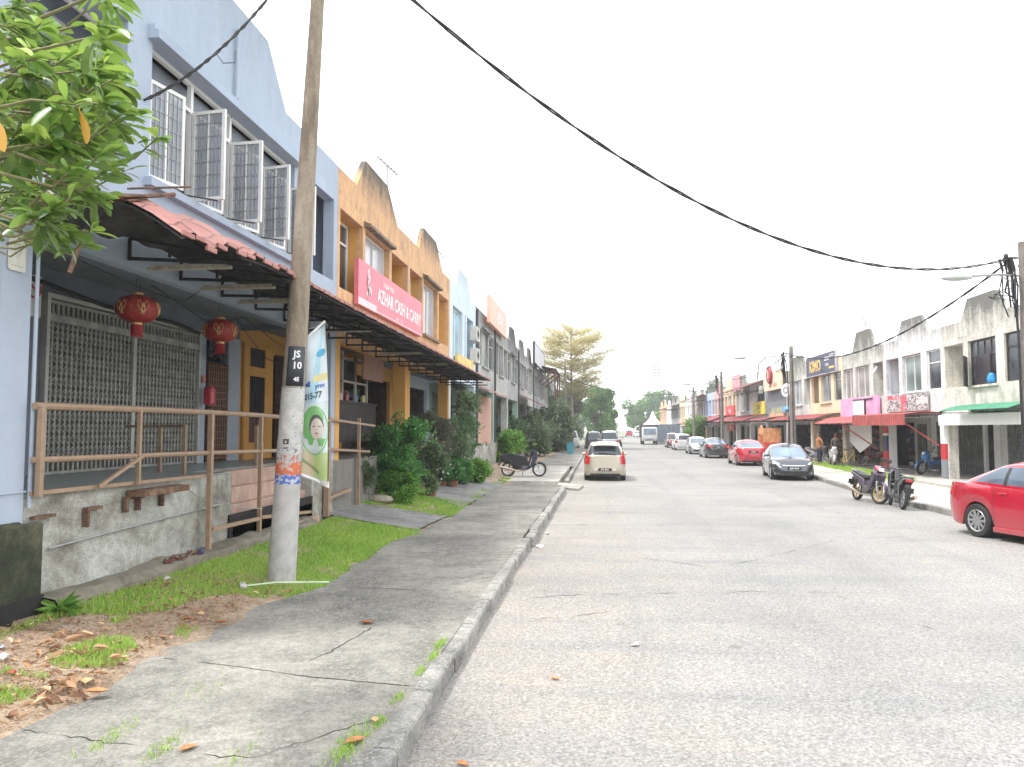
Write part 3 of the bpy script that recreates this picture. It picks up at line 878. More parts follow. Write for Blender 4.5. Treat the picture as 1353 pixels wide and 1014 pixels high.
# folding gate, door
gate(blue, 3.40, 7.18, .02, 2.36, 2.02, simple('gate_paint', (.34,.345,.32), .6, .2, .25, 6), simple('gate_back_shade', (.10,.10,.095), .9), .098, 2.12, simple('gate_frame_paint', (.46,.46,.43), .6, .1), detail=True)
d = MB(); d.box((7.55,2.0,0.0),(8.34,2.03,1.90)); dd = d.build('door', simple('brown_door', (.05,.03,.022), .6), blue)
g = MB()
for i in range(9): x = 7.58+.09*i; g.box((x-.01,1.97,.05),(x+.01,1.985,1.88))
for i in range(15): z = .08+.125*i; g.box((7.56,1.965,z-.008),(8.33,1.98,z+.008))
g.build('door_grille', simple('door_grille_brown', (.25,.14,.09), .6, .2), dd)
d = MB(); d.box((7.6,2.0,2.0),(8.3,2.03,2.38)); d.build('transom_vent', simple('vent_dark', (.03,.035,.05), .5), blue)
d = MB(); d.box((7.30,2.0,.0),(7.5,2.035,2.45)); d.box((8.38,2.0,0),(8.86,2.035,2.45)); d.build('door_jamb', simple('jamb_grey_blue', (.34,.39,.46), .8), blue)
# greenish floor tiles of the walkway, stair notch
d = MB(); d.box((0,.02,-1.45),(4.54,12,-.004)); d.box((4.541,.60,-1.45),(7.76,12,-.005)); d.box((7.761,.02,-1.45),(8.9,12,-.004)); d.build('plinth', STAINP, blue)
d = MB(); d.box((.62,.0,.0),(4.54,2.03,.012)); d.box((4.541,.60,.0),(7.76,2.03,.011)); d.box((7.761,.0,.0),(8.9,2.03,.012)); d.build('floor_tiles', simple('walkway_tiles', (.27,.32,.32), .35, var=.12, vs=5), blue)
PINK = simple('pink_tile', (.46,.31,.25), .5, var=.18, vs=6)
st = MB()
n = 5
for i in range(n):
    z1 = -.02 - i*.235; st.box((4.66,.55-.14*i,z1-.24),(7.75,.55-.14*(i+1),z1))
st.build('stairs', PINK, blue, bevel=.008)
d = MB(); d.prism([(.6,-.006),(.018,-.006),(.018,-1.1),(.6,-1.1)], 4.541, 4.66, 'x'); d.build('stair_side', STAINP, blue); d = MB(); d.box((4.56,-.01,-1.15),(7.74,.012,-.6)); d.build('stair_void_shade', DARKIN, blue)  # last box: dark panel painted in for the shade under the stairs
# brackets left on the plinth wall and white conduit
d = MB()
def ang_(x, z, w, h):
    d = MB(); d.box((x,-.05,z-h),(x+.035,.01,z)); d.box((x+.035,-.05,z-.035),(x+w,.01,z)); d.build('bracket', RUST, blue)
ang_(1.45,-.18,.24,.2); ang_(2.10,-.13,.14,.17); ang_(2.33,-.13,.1,.17); ang_(2.80,-.13,.16,.17)
d = MB(); d.box((2.16,-.22,-.13),(3.1,.0,-.06)); d.build('bracket', RUST, blue); d = MB(); d.box((.72,-.04,-.22),(1.0,.01,-.19)); d.build('bracket', RUST, blue)
d = MB(); d.tube([(.95,-.01,-.52),(2.4,-.015,-.47),(4.3,-.01,-.42)], .011, 6); d.tube([(3.1,-.06,-.03),(3.6,-.04,-.25),(4.6,-.2,-.5),(5.0,-.3,-.55)], .007, 5); d.build('conduit', GALV, blue)
# white utility plate
pl_ = empty('utility_plate', 'white enamel plate with a faint crest on the pale blue pillar', 'plate', (-5.252, 6.26, 3.66), PI/2)
q = MB(); q.prism([(-.085,-.17),(.085,-.17),(.10,-.155),(.10,.155),(.085,.17),(-.085,.17),(-.10,.155),(-.10,-.155)], -.012, -.0, 'y'); q.build('panel', simple('enamel_white', (.66,.66,.6), .4, var=.1, vs=12), pl_)
q = MB()
q.tube([(.045*math.cos(t),-.013,.03+.045*math.sin(t)) for t in [i*PI/8 for i in range(17)]], .003, 5)
q.tube([(-.06,-.013,.11),(-.045,-.013,.04),(-.02,-.013,-.03),(0,-.013,-.05),(.02,-.013,-.03),(.045,-.013,.04),(.06,-.013,.11)], .003, 5)
for i in range(4): q.box((-.07+.037*i,-.0135,-.13),(-.045+.037*i,-.012,-.118))
q.build('emblem', simple('emblem_grey', (.42,.43,.38), .6), pl_)
# red and white round sign in the corner
sg = empty('round_sign', 'small white sign with a red ring beside the grey folding gate', 'sign', (-7.25, 8.93, 3.78), PI/2)
q = MB(); q.box((-.14,-.02,-.27),(.14,0,.27)); q.build('panel', simple('sign_white', (.7,.7,.68), .5), sg)
q = MB(); q.lathe([(.10,-.0),(.13,-.0),(.13,.006),(.10,.006),(.10,0)], 28, Matrix.Translation((0,-.028,.09)), 'y'); q.bar((-.08,-.026,.15),(.08,-.026,.03),.02); q.build('ring', simple('sign_red', (.55,.03,.04), .5), sg)
# red letter box and small notice
lb = empty('letter_box', 'red metal letter box on the blue wall beside the folding gate', 'letter box', (-7.13, 13.14, 2.66), PI/2)
q = MB(); q.prism([(-.1,-.15),(.1,-.15),(.1,.12),(.07,.17),(-.07,.17),(-.1,.12)], -.13, 0, 'y'); q.build('body', simple('letterbox_red', (.42,.03,.05), .45), lb, bevel=.008)
q = MB(); q.box((-.07,-.137,-.12),(.02,-.13,.08)); q.box((-.07,-.138,.1),(.07,-.13,.12)); q.build('flap', simple('letterbox_pale', (.55,.16,.15), .5), lb)
nb = empty('notice', 'faded red paper notice above the red letter box', 'notice', (-7.22, 13.2, 2.98), PI/2)
q = MB(); q.box((-.06,-.012,-.07),(.06,0,.07)); q.build('paper', simple('notice_paper', (.5,.22,.2), .7, var=.4, vs=30), nb)
# black cable along the back wall
q = MB(); q.tube([(-7.15,6.6,4.02),(-7.15,8.5,4.0),(-7.17,10.3,3.86),(-7.15,12,3.86),(-7.15,12.9,3.80)], .03, 6); q.tube([(-7.1,12.9,3.8),(-7.0,13.3,3.6),(-7.1,13.5,3.45),(-7.0,13.2,3.4),(-7.1,13.6,3.6)], .02, 5)
for k in range(7):
    a = k*1.3; q.tube([(-7.1,13.2+.1*math.sin(a),3.5),(-7.0,13.35+.18*math.cos(a*2),3.42+.1*math.sin(a*3)),(-7.1,13.5+.15*math.sin(a),3.6)], .012, 5)
tag(q.build('cable', BLKST, None), 'thick black cable and tangled ends along the wall above the folding gate', 'cable')

# orange shophouses
def orange(label, y0, W, shopmats):
    t = unit(label, ((-5.26,y0,1.43),PI/2), W=W, wall=PEACH, lower=ORNG, recess=ORNG, pillar=ORNG, hood=plaster('mouldy_ledge', (.42,.30,.2), .8, (.06,.055,.05), 9, 0, 0),
        fcol=simple('pale_frame', (.6,.58,.52), .5), gl=glassm('curtained_glass', (.36,.38,.42), .2, .12), plinth=plaster('low_plinth', (.2,.19,.17), .6, (.04,.04,.04)), pd=1.3,
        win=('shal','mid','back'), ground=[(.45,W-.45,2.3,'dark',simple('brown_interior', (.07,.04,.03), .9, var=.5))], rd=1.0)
    return t
o1 = orange('peach and orange shophouse behind the pink shop sign', 14.76, 5.84, 0)
o2 = orange('peach and orange shophouse between the pink sign and the white-blue shophouse', 20.61, 5.92, 0)
# shop clutter under the awning: framed hatch, board, posts
q = MB(); q.box((-5.72,17.9,3.29),(-5.67,19.6,3.90)); tag(q.build('wooden_board', simple('brown_board', (.26,.15,.11), .8, var=.2), None), 'large plain brown board hung below the ceiling of the orange shop', 'board')
hs = empty('shop_counter', 'dark shop counter with a pale framed hatch under the orange shophouse', 'counter', (-6.1, 17.2, 1.75), PI/2)
q = MB(); q.box((0,0,0),(3.2,.05,.95)); q.box((0,.05,.0),(3.2,.5,.06)); q.box((0,-.05,.95),(3.2,.5,1.0)); q.build('counter', simple('counter_dark', (.05,.045,.045), .7, var=.4), hs)
q = MB()
for x in (.35,1.35,2.3): q.box((x-.03,-.03,1.0),(x+.03,.03,2.2))
q.box((.32,-.03,1.45),(2.33,.03,1.5)); q.box((.32,-.03,2.0),(2.33,.03,2.05)); q.build('frame', simple('hatch_frame', (.42,.4,.36), .6), hs)
q = MB(); q.box((.38,-.0,1.5),(1.32,.02,2.0)); q.build('pane', GLD, hs)
for k, (yy, zz, c) in enumerate(((17.4,2.76,(.5,.45,.4)),(17.9,2.76,(.35,.1,.1)),(18.6,2.76,(.1,.2,.4)),(19.2,2.76,(.55,.5,.2)))):
    q = MB(); q.lathe([(0,0),(.06,0),(.065,.14),(.05,.16),(.03,.19),(0,.19)], 12); 
    o = q.build('jar', simple('jar_col_%d' % k, c, .4), None, smooth=True); o.location = (-6.1, yy, zz)
    tag(o, ['pale plastic jar on the orange shop counter','dark red jar on the orange shop counter','blue jar on the orange shop counter','mustard yellow jar on the orange shop counter'][k], 'jar', 'jars on the shop counter')
pb = empty('printed_banner', 'narrow pale green paper banner hanging beside the orange pillar', 'banner', (-5.6, 15.15, 1.75), PI/2)
def pbc(u, v):
    n = vnoise(u*9, v*26, 3); c = (.55,.68,.60) if v > .5 else (.62,.66,.70)
    return tuple(x*(.6 if n > .72 else 1) for x in c)
color_grid('sheet', vcolmat('printed_sheet', .6), pb, 16, 50, lambda u, v: (.45*u, -.02*math.sin(u*7), 1.2*v), pbc)
# orange door panel and dark grille beside the stair
od = empty('orange_door', 'orange panelled door with a dark red lower half beside the concrete pole', 'door', (-7.24, 14.85, 1.43), PI/2)
q = MB(); wall_holes(q, 1.35, 0, 2.42, [(.22,.95,.35,1.75),(.22,.95,1.95,2.35)], -.02, .03); q.build('frame', ORNG, od)
q = MB(); q.box((.22,.0,.35),(.95,.02,1.75)); q.box((.22,.0,1.95),(.95,.02,2.35)); q.build('panel', simple('dark_grille_panel', (.02,.02,.025), .5), od)
q = MB(); q.box((.22,-.015,.35),(.95,-.001,.85)); q.build('kick_panel', simple('maroon_panel', (.10,.03,.03), .5), od)
q = MB()
for i in range(7): q.box((.26+.1*i,-.02,.86),(.272+.1*i,-.005,1.75))
for i in range(8): q.box((.22,-.02,.9+.12*i),(.95,-.006,.91+.12*i))
q.build('door_grille', BLKST, od)
og = empty('dark_gate', 'dark folding gate beside the orange panelled door', 'gate', (-7.2, 16.25, 1.43), PI/2)
gate(og, .05, 3.2, .02, 2.3, .0, simple('gate_brown', (.09,.05,.04), .6, .2), DARKIN, .11, None, None, name='bars')

# white-blue shophouse
BWP = plaster('white_blue_paint', (.56,.66,.74), .35, (.12,.13,.13), 7, 5.6, .3, (.40,.52,.62))
bw = unit('narrow white-blue shophouse with blue glazing and two air conditioners', ((-5.26,26.55,1.43),PI/2), W=5.83, wall=BWP, gl=GLB, holes=((.6,2.6),(3.1,3.3),(3.6,5.2)), win=('mid','x','back'),
    ground=[(.5,5.3,2.3,'dark')], plinth=STAINP, pd=1.3, zsill=3.35, trans=.7)
BWL = simple('air_con_white', (.6,.6,.56), .5, var=.15, vs=8)
def aircon(loc, rz, label, sc=1):
    t = empty('air_conditioner', label, 'air conditioner', loc, rz, 'air conditioners on the white-blue shophouse' if 'white-blue' in label else None)
    q = MB(); q.box((-.4,-.3,0),(.4,0,.58)); q.build('casing', BWL, t, bevel=.012)
    q = MB()
    for r_ in (.06,.12,.18,.23): q.tube([(-.08+r_*math.cos(a),-.31,.29+r_*math.sin(a)) for a in [i*PI/10 for i in range(21)]], .006, 4, False)
    q.build('fan_guard', BLKST, t)
    q = MB(); q.box((-.38,-.32,-.05),(-.34,0,-.01)); q.box((.34,-.32,-.05),(.38,0,-.01)); q.build('bracket', GALV, t)
    return t
aircon((-5.25,31.2,5.75), PI/2, 'upper air conditioner on the white-blue shophouse wall')
aircon((-5.25,31.2,4.85), PI/2, 'lower air conditioner on the white-blue shophouse wall')
ys_ = empty('shop_sign', 'small yellow sign above the awning end on the white-blue shophouse', 'sign', (-5.2, 27.3, 4.35), PI/2)
q = MB(); q.box((0,-.1,0),(3.6,0,.5)); q.build('panel', simple('sign_yellow', (.75,.55,.18), .6, var=.2), ys_)

# grey mouldy units further on
GREYS = [plaster('grey_mould_a', (.52,.53,.52), .9, (.06,.06,.06), 6.8, 4.3, .4, (.30,.36,.34)),
         plaster('grey_mould_b', (.48,.50,.50), .95, (.05,.05,.05), 6.8, 4.0, .4, (.33,.42,.38)),
         plaster('grey_mould_c', (.56,.57,.54), .9, (.07,.07,.065), 6.8, 4.4, .3)]
GREENW = plaster('pale_green_lower', (.36,.50,.42), .4, (.12,.13,.12), 9, 2, .3)
labs = ['mouldy grey shophouse behind the peach rooftop signboard','dark stained grey shophouse, first past the peach signboard','grey shophouse with streaked parapet, second past the peach signboard','grey shophouse carrying the large grey rooftop board','weathered shophouse just past the grey rooftop board',
        'weathered shophouse with a rusty canopy on top','streaked grey shophouse halfway along the left row behind the tree','faded shophouse seen through the yellow-green tree','faded shophouse near the far end of the left row','dull grey shophouse second from the far end of the left row','last shophouse of the left row']
dist_l = []
y0 = 32.4
for i, lb_ in enumerate(labs):
    t = unit(lb_, ((-5.26,y0,1.43),PI/2), W=5.86, wall=GREYS[(i*2)%3], lower=GREENW if i in (0,2) else GREYS[(i+1)%3], gl=GLG if i%2 else glassm('pale_curtain_glass', (.4,.42,.4), .3, .3),
        win=('back','mid','back') if i%2 else ('flush','mid','flush'), ground=[(.5,5.3,2.3,'dark')] if i%2 else [(.5,5.3,2.3,'shutter',simple('shutter_green_grey', (.24,.28,.26), .7))], plinth=STAINP, pd=1.3, peak=(i != 0), zp=6.85+.05*(i%3),
        fcol=simple('worn_frame', (.4,.4,.38), .6), hood=GREYS[1] if i%2 == 0 else None, group='shophouses of the left row')
    y0 += 5.86
o_ = simple
def board(name, label, loc, rz, w, h, mat, tx=(), tmat=None, th=.12, cat='sign', frame=None, group=None):
    """signboard with lettering: tx = [(text, size, x, z, sx, mat)]"""
    t = empty(name, label, cat, loc, rz, group)
    q = MB(); q.box((0,-th,0),(w,0,h)); q.build('panel', mat, t)
    if frame:
        q = MB(); 
        q.box((-.04,-th-.02,-.04),(w+.04,.0-.002,.0)); q.box((-.04,-th-.02,h),(w+.04,-.002,h+.04)); q.box((-.04,-th-.02,0),(0,-.002,h)); q.box((w,-th-.02,0),(w+.04,-.002,h)); q.build('frame', frame, t)
    for (s_, sz, x, z, sx, tm) in tx:
        q = MB(); add_text(q, s_, sz, lambda a, b: (x+a, -th-.006, z+b), 'CENTER', True, sx); q.build('lettering', tm, t, fix=False)
    return t
TW = simple('lettering_white', (.8,.78,.78), .5, var=.05)
PKS = simple('sign_pink', (.66,.17,.22), .5, var=.1, vs=1.5)
sgn = board('shop_sign', 'long pink shop sign with white lettering on the orange shophouse', (-5.24, 15.78, 4.78), PI/2, 5.95, 1.0, PKS,
    [('PASAR MINI', .17, 2.35, .76, 1.0, TW), ('AZHAR CASH & CARRY', .46, 3.62, .43, .90, TW), ('JALAN  -  TEL', .09, 3.4, .11, 1.3, TW)], th=.1)
q = MB()
r_ = random.Random(5)
for k in range(26):   # pale cluster emblem
    a = r_.uniform(0,2*PI); rr = r_.uniform(0,.23); cx, cz = .72+rr*.8*math.cos(a), .46+rr*1.2*math.sin(a); rd_ = r_.uniform(.03,.06)
    q.add([(cx+rd_*math.cos(t), -.106-.0006*k, cz+rd_*math.sin(t)) for t in [i*PI/5 for i in range(10)]], [tuple(range(10))])
q.box((.66,-.112,.72),(.78,-.1,.9)); q.build('emblem', simple('emblem_pale', (.62,.60,.60), .5, var=.5, vs=14), sgn, fix=False)
q = MB(); q.box((0,-.108,.0),(1.35,-.1,.16)); q.box((.3,-.1085,.02),(5.9,-.1,.05)); q.build('border_strip', simple('sign_pale_strip', (.70,.55,.58), .5), sgn)
board('shop_sign', 'peach signboard standing above the mouldy grey shophouse roof', (-5.1, 34.6, 7.05), PI/2, 6.6, 1.3, simple('sign_peach', (.78,.40,.30), .5, var=.08), [('KEDAI', .7, 3.6, .6, 1.0, TW)], th=.15)
board('shop_sign', 'large pale grey rooftop board with dark frame above the left row', (-5.0, 58.5, 7.3), PI/2, 11, 1.6, simple('board_pale', (.5,.52,.56), .5, var=.1), (), th=.15, frame=BLKST)
# rusty canopy over two far units
q = MB()
q.quad((-5.2,66,7.7),(-3.6,66,7.35),(-3.6,74,7.35),(-5.2,74,7.7))
for y in (66.2,70,73.8): q.bar((-5.1,y,6.2),(-3.7,y,7.3),.08); q.bar((-3.7,y,7.3),(-3.7,y,1.0),.09)
tag(q.build('steel_canopy', simple('canopy_rust', (.14,.06,.05), .8), None, solid=.05), 'rusty steel canopy on tall posts in front of the left row', 'canopy')
q = MB(); q.quad((-5.2,50,4.4),(-3.9,50,3.8),(-3.9,57,3.8),(-5.2,57,4.4)); tag(q.build('awning', simple('maroon_sheet', (.24,.05,.045), .7), None, solid=.05), 'short maroon awning on the left row beyond the bushes', 'awning')

# downpipes on the party walls and a peach screen wall under the grey row
for i, y in enumerate((32.42, 38.3, 50.0, 61.7)):
    q = MB(); q.tube([(-5.2,y,7.3),(-5.2,y,1.4)], .05, 8); tag(q.build('downpipe', simple('pipe_dark', (.05,.05,.05), .7), None), ['dark downpipe between the white-blue and grey shophouses','dark downpipe past the peach signboard','dark downpipe in the middle of the grey row','dark downpipe near the large rooftop board'][i], 'pipe')
q = MB(); q.box((-5.35,33.2,1.4),(-5.28,37.4,3.6)); tag(q.build('screen_wall', plaster('peach_screen', (.52,.32,.25), .3, (.2,.15,.12), 9, 2, .3), None), 'peach screen wall in the ground floor of the first grey shophouse', 'wall')
q = MB(); q.quad((-5.2,32.6,4.0),(-4.3,32.6,3.6),(-4.3,36.4,3.6),(-5.2,36.4,4.0)); tag(q.build('awning', simple('peach_sheet', (.45,.25,.2), .7), None, solid=.04), 'small faded peach awning above the screen wall', 'awning')
# ---------------------------------------------------------------- long tiled awning
TILE = None
def tilemat():
    m, nt, b = newmat('awning_tiles')
    tcn = nd(nt, 'ShaderNodeTexCoord')
    mp = nd(nt, 'ShaderNodeMapping'); mp.inputs['Rotation'].default_value = (0,0,PI/2); nt.links.new(tcn.outputs['Object'], mp.inputs[0])
    br = nd(nt, 'ShaderNodeTexBrick'); br.inputs['Scale'].default_value = 1; br.inputs['Brick Width'].default_value = .42; br.inputs['Row Height'].default_value = .34
    br.inputs['Mortar Size'].default_value = .014; br.inputs['Color1'].default_value = (.40,.17,.15,1); br.inputs['Color2'].default_value = (.30,.12,.105,1); br.inputs['Mortar'].default_value = (.12,.05,.045,1)
    nt.links.new(mp.outputs[0], br.inputs['Vector'])
    n = noise(nt, tcn.outputs['Object'], 1.6, 5, .65)
    c = mixc(nt, rmp(nt, n, [(.4,0.),(.7,.6)]), br.outputs['Color'], (.46,.27,.23))
    nt.links.new(c, b.inputs['Base Color']); b.inputs['Roughness'].default_value = .75
    return m
TILE = tilemat()
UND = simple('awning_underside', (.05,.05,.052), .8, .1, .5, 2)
aw = empty('awning', 'long pinkish tiled awning on black brackets, torn up at its near end', 'awning', (-5.24, 6.4, 0))
Y0, Y1 = 6.4, 26.5
def aw_z(u, y):     # u: 0 at wall, 1 at outer edge
    zw = interp([(6.4,3.93),(7.2,4.1),(8,4.22),(9.5,4.22),(20,4.0),(26.5,3.86)], y)
    zo = interp([(6.4,3.80),(6.95,3.84),(7.5,3.93),(8.5,3.97),(11,3.93),(26.5,3.78)], y)
    z = zw + (zo-zw)*u
    B = interp([(6.4,.36),(7.2,.30),(8,.22),(9.5,.06),(12,0)], y)
    z += B*(1-abs(2*u-1.0)**1.7) + (B*.12)*math.sin(y*9+u*5)
    return z
def aw_fn(dz, wave):
    def fn(a, b):
        y = Y0 + (Y1-Y0)*a; u = b
        if y < 8.3: u = b
        x = 1.50*u
        w = abs(math.sin(PI*(y)/.21))*.022 if wave else 0
        st = .016*((u*5) % 1.0) if wave else 0
        return (x, y-6.4, aw_z(u, y)+w-st+dz)
    return fn
q = MB(); q.grid(aw_fn(.012, True), 560, 10); q.build('tiles', TILE, aw, smooth=True, ang=60)
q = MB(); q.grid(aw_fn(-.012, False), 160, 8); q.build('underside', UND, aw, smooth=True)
# edge trim scallop
q = MB()
for i in range(int((Y1-Y0)/.21)):
    y = Y0+.21*i
    z = aw_z(1, y+.1)
    q.box((1.485,y-6.4+.01,z-.012+.006*math.sin(i*2.1)),(1.512,y-6.4+.195,z+.030))
q.build('tile_edge', TILE, aw)
# torn sheets at the near end
q = MB()
q.add([(.05,-.55,3.93),(.55,-.35,4.02),(1.0,.25,4.24),(.35,.2,4.22)], [(0,1,2,3)])
q.add([(.2,-.2,4.17),(.75,.0,4.20),(1.05,.55,4.36),(.5,.6,4.42)], [(0,1,2,3)])
q.build('torn_sheet', RUST, aw, solid=.015)
q = MB(); q.tube([(.1,-.62,3.95),(1.05,.62,4.40)], .022, 6); q.tube([(.62,-.1,3.86),(.56,-.2,3.45)], .02, 6); q.tube([(.55,.6,4.47),(1.0,1.0,4.6)], .012, 5); q.build('broken_rod', RUST, aw)
# rough bits piled on the wall side near end
q = MB()
q.add([(.0,-.1,4.2),(.35,-.2,4.05),(.45,.4,4.35),(.02,.5,4.6)], [(0,1,2,3)])
q.build('torn_sheet', simple('pale_debris', (.5,.42,.38), .9), aw, solid=.02)
k = 0
y = 7.87
while y < 26.4:
    q = MB(); Y = y-6.4; zb = 3.97 - .020*(y-7.87)
    zo = aw_z(1, y)-.03; zw = aw_z(0, y)-.03
    q.bar((.02,Y,zb),(1.45,Y,zb-.02 if zb-.02 < zo-.02 else zo-.05),.035,.035)
    q.bar((.02,Y,zw),(1.47,Y,zo),.03,.03)
    q.bar((.02,Y,zb-.02),(.02,Y,zw),.03)
    q.bar((.5,Y,zb),(.5,Y,zw+(zo-zw)*.34),.025); q.bar((.98,Y,zb),(.98,Y,zw+(zo-zw)*.66),.025)
    q.bar((.5,Y,zw+(zo-zw)*.34),(.98,Y,zb),.018)
    q.build('bracket', BLKST, aw)
    y += 1.06
q = MB()
for u in (.33, .66, .98): q.tube([(1.5*u, yy-6.4, aw_z(u, yy)-.045) for yy in [7.6+.63*i for i in range(30)]], .016, 4)
q.build('purlin', BLKST, aw)
# fluorescent tubes / pipes under the awning
TUB = simple('tube_batten', (.36,.33,.28), .7, var=.25, vs=12)
for i, y in enumerate((7.95, 9.1, 10.1, 13.2, 17.2, 20.2)):
    q = MB(); z = 3.86-.01*i
    q.tube([(-5.05,y,z-.0),(-4.05,y,z)], .022, 8); q.box((-5.0,y-.02,z+.015),(-4.1,y+.02,z+.045))
    tag(q.build('tube_light', TUB, None), ['unlit tube light hung under the awning above the first lantern','unlit tube light under the awning, second from its torn end','unlit tube light under the awning, third from its torn end','unlit tube light under the awning just past the concrete pole','unlit tube light under the awning above the orange shop','unlit tube light near the far end of the awning'][i], 'tube light', 'tube lights under the awning')
# loose wires
q = MB()
q.tube([(-5.6,7.5,3.9),(-5.3,8.0,3.72),(-5.1,8.5,3.62),(-5.2,9.0,3.68),(-5.2,9.4,3.9)], .006, 4)
q.tube([(-5.6,8.9,3.88),(-5.6,10.2,3.62),(-5.6,11,3.72),(-5.6,11.4,3.84),(-5.5,12.2,3.6),(-5.5,13.0,3.45),(-5.5,13.9,3.55),(-5.4,14.8,3.55)], .008, 4)
q.tube([(-5.7,11.4,3.8),(-5.7,12.4,3.3),(-5.8,13.2,3.25),(-5.6,14.2,3.7)], .008, 4)
tag(q.build('loose_wire', BLKST, None), 'thin loose wires drooping under the awning between the lanterns and the pole', 'wire')

# ---------------------------------------------------------------- lanterns
def lanternmat():
    m, nt, b = newmat('lantern_silk')
    tcn = nd(nt, 'ShaderNodeTexCoord'); sp = nd(nt, 'ShaderNodeSeparateXYZ'); nt.links.new(tcn.outputs['Object'], sp.inputs[0])
    n = noise(nt, tcn.outputs['Object'], 9, 3, .6)
    nt.links.new(rmp(nt, n, [(.35,(.19,.012,.012)),(.7,(.34,.035,.028))]), b.inputs['Base Color']); b.inputs['Roughness'].default_value = .55
    return m
LANT = lanternmat(); GOLD = simple('lantern_gold', (.55,.34,.14), .45, .3)
def lantern(loc, sc, label, rz):
    t = empty('lantern', label, 'lantern', loc, rz, 'red paper lanterns'); t.scale = (sc,sc,sc*1.22)
    q = MB(); n = 48; prof = [(.09,.20)]+[(.36*math.sin(a)**.75, .205*math.cos(a)) for a in [PI*(.10+.8*i/16) for i in range(17)]]+[(.08,-.205)]
    vs = []
    for r_, z in prof:
        for k in range(n):
            tt = 2*PI*k/n; rr = r_*(1+.022*math.cos(tt*24)); vs.append((rr*math.cos(tt), rr*math.sin(tt), z))
    q.add(vs, [(i*n+k, i*n+(k+1)%n, (i+1)*n+(k+1)%n, (i+1)*n+k) for i in range(len(prof)-1) for k in range(n)])
    q.build('body', LANT, t, smooth=True, ang=80)
    q = MB(); q.lathe([(0,.245),(.1,.24),(.105,.195),(0,.19)], 20); q.lathe([(0,-.19),(.09,-.195),(.09,-.235),(0,-.24)], 20); q.build('cap', GOLD, t, smooth=True)
    q = MB()
    def on(ax, z, out=.006):
        c = max(-1, min(1, z/.205)); a = math.acos(c); r_ = .36*math.sin(a)**.75*1.02+out
        return (r_*math.cos(ax), r_*math.sin(ax), z)
    for k in range(6):
        a0 = k*PI/3
        def P(da, z): return on(a0+da, z)
        for s in (-1,1):
            q.tube([P(s*.05,-.075),P(s*.16,-.03),P(s*.26,.03),P(s*.24,.085),P(s*.15,.095),P(s*.09,.05)], .008, 4)
            q.tube([P(s*.03,-.08),P(s*.07,-.02),P(s*.02,.05)], .010, 4)
            q.tube([P(s*.08,-.095),P(s*.0,-.06)], .009, 4)
        q.tube([P(-.06,-.1),P(.06,-.1)], .007, 4); q.tube([P(0,.0),P(0,.05)], .014, 5)
        if k < 6: q.tube([on(a0+PI/6, .15),on(a0+PI/6, 0),on(a0+PI/6,-.15)], .0035, 4)
    q.build('motif', GOLD, t, smooth=True)
    q = MB()
    for k in range(40):
        a = 2*PI*k/40; q.tube([(.085*math.cos(a),.085*math.sin(a),-.235),(.095*math.cos(a),.095*math.sin(a),-.40+.02*math.sin(k*3))], .0075, 4)
    q.build('tassel', simple('tassel_red', (.30,.012,.02), .7), t)
    q = MB(); q.tube([(-.03,0,.24),(-.035,0,.62)], .004, 4); q.tube([(.03,0,.24),(.02,0,.62)], .004, 4); q.build('cord', BLKST, t)
    return t
lantern((-5.5, 8.48, 3.50), .67, 'larger red paper lantern with gold motifs, nearest above the railing', .3)
lantern((-5.5, 10.50, 3.50), .67, 'red paper lantern with gold motifs above the letter box, farther of the two', .9)

# ---------------------------------------------------------------- railing
RAIL = simple('rail_paint', (.34,.235,.16), .6, .0, .14, 7, .1)
rl = empty('railing', 'tan painted steel railing in front of the blue shophouse walkway', 'railing', (0,0,0))
q = MB(); q.tube([(-5.19,6.48,2.27),(-5.17,8.05,2.28),(-5.15,9.62,2.28),(-5.15,11.15,2.27),(-5.15,14.1,2.22)], .036, 8)
q.tube([(-5.19,6.48,1.77),(-5.17,9.62,1.74),(-5.15,14.1,1.68)], .030, 8); q.build('handrail', RAIL, rl)
for (y, z0, w) in ((6.52,1.43,.05),(8.05,1.43,.04),(9.64,.33,.062),(11.16,.36,.055)):
    q = MB(); q.box((-5.15-w/2,y-w/2,z0),(-5.15+w/2,y+w/2,2.27)); q.build('post', RAIL, rl)
q = MB(); q.bar((-5.14,9.7,.72),(-5.14,11.1,.70),.05); q.bar((-5.14,11.2,.71),(-5.14,13.2,.58),.05); q.bar((-5.14,8.1,1.75),(-5.14,7.35,1.46),.035); q.bar((-5.22,6.5,1.46),(-5.2,9.6,1.44),.04); q.build('brace', RAIL, rl)
for y, x in ((9.95,-5.7),(10.35,-6.3),(12.4,-5.8)):
    q = MB(); q.box((x-.025,y-.025,1.43),(x+.025,y+.025,2.12)); q.build('inner_post', RAIL, rl)
q = MB(); q.tube([(-5.7,9.95,2.1),(-6.3,10.35,2.1),(-7.0,10.6,2.1)], .02, 6); q.build('inner_rail', RAIL, rl)
r2 = empty('railing', 'tan wooden railing between the flag and the large green bush', 'railing', (0,0,0))
q = MB(); q.bar((-5.2,14.1,2.26),(-5.2,17.3,2.14),.045); q.bar((-5.2,14.1,1.68),(-5.2,16.9,1.55),.045); q.bar((-5.2,14.25,.72),(-5.2,15.6,.80),.06); q.build('handrail', RAIL, r2)
for y, w in ((14.2,.10),(16.13,.06)):
    q = MB(); q.box((-5.2-w/2,y-w/2,.38),(-5.2+w/2,y+w/2,2.3)); q.build('post', RAIL, r2)
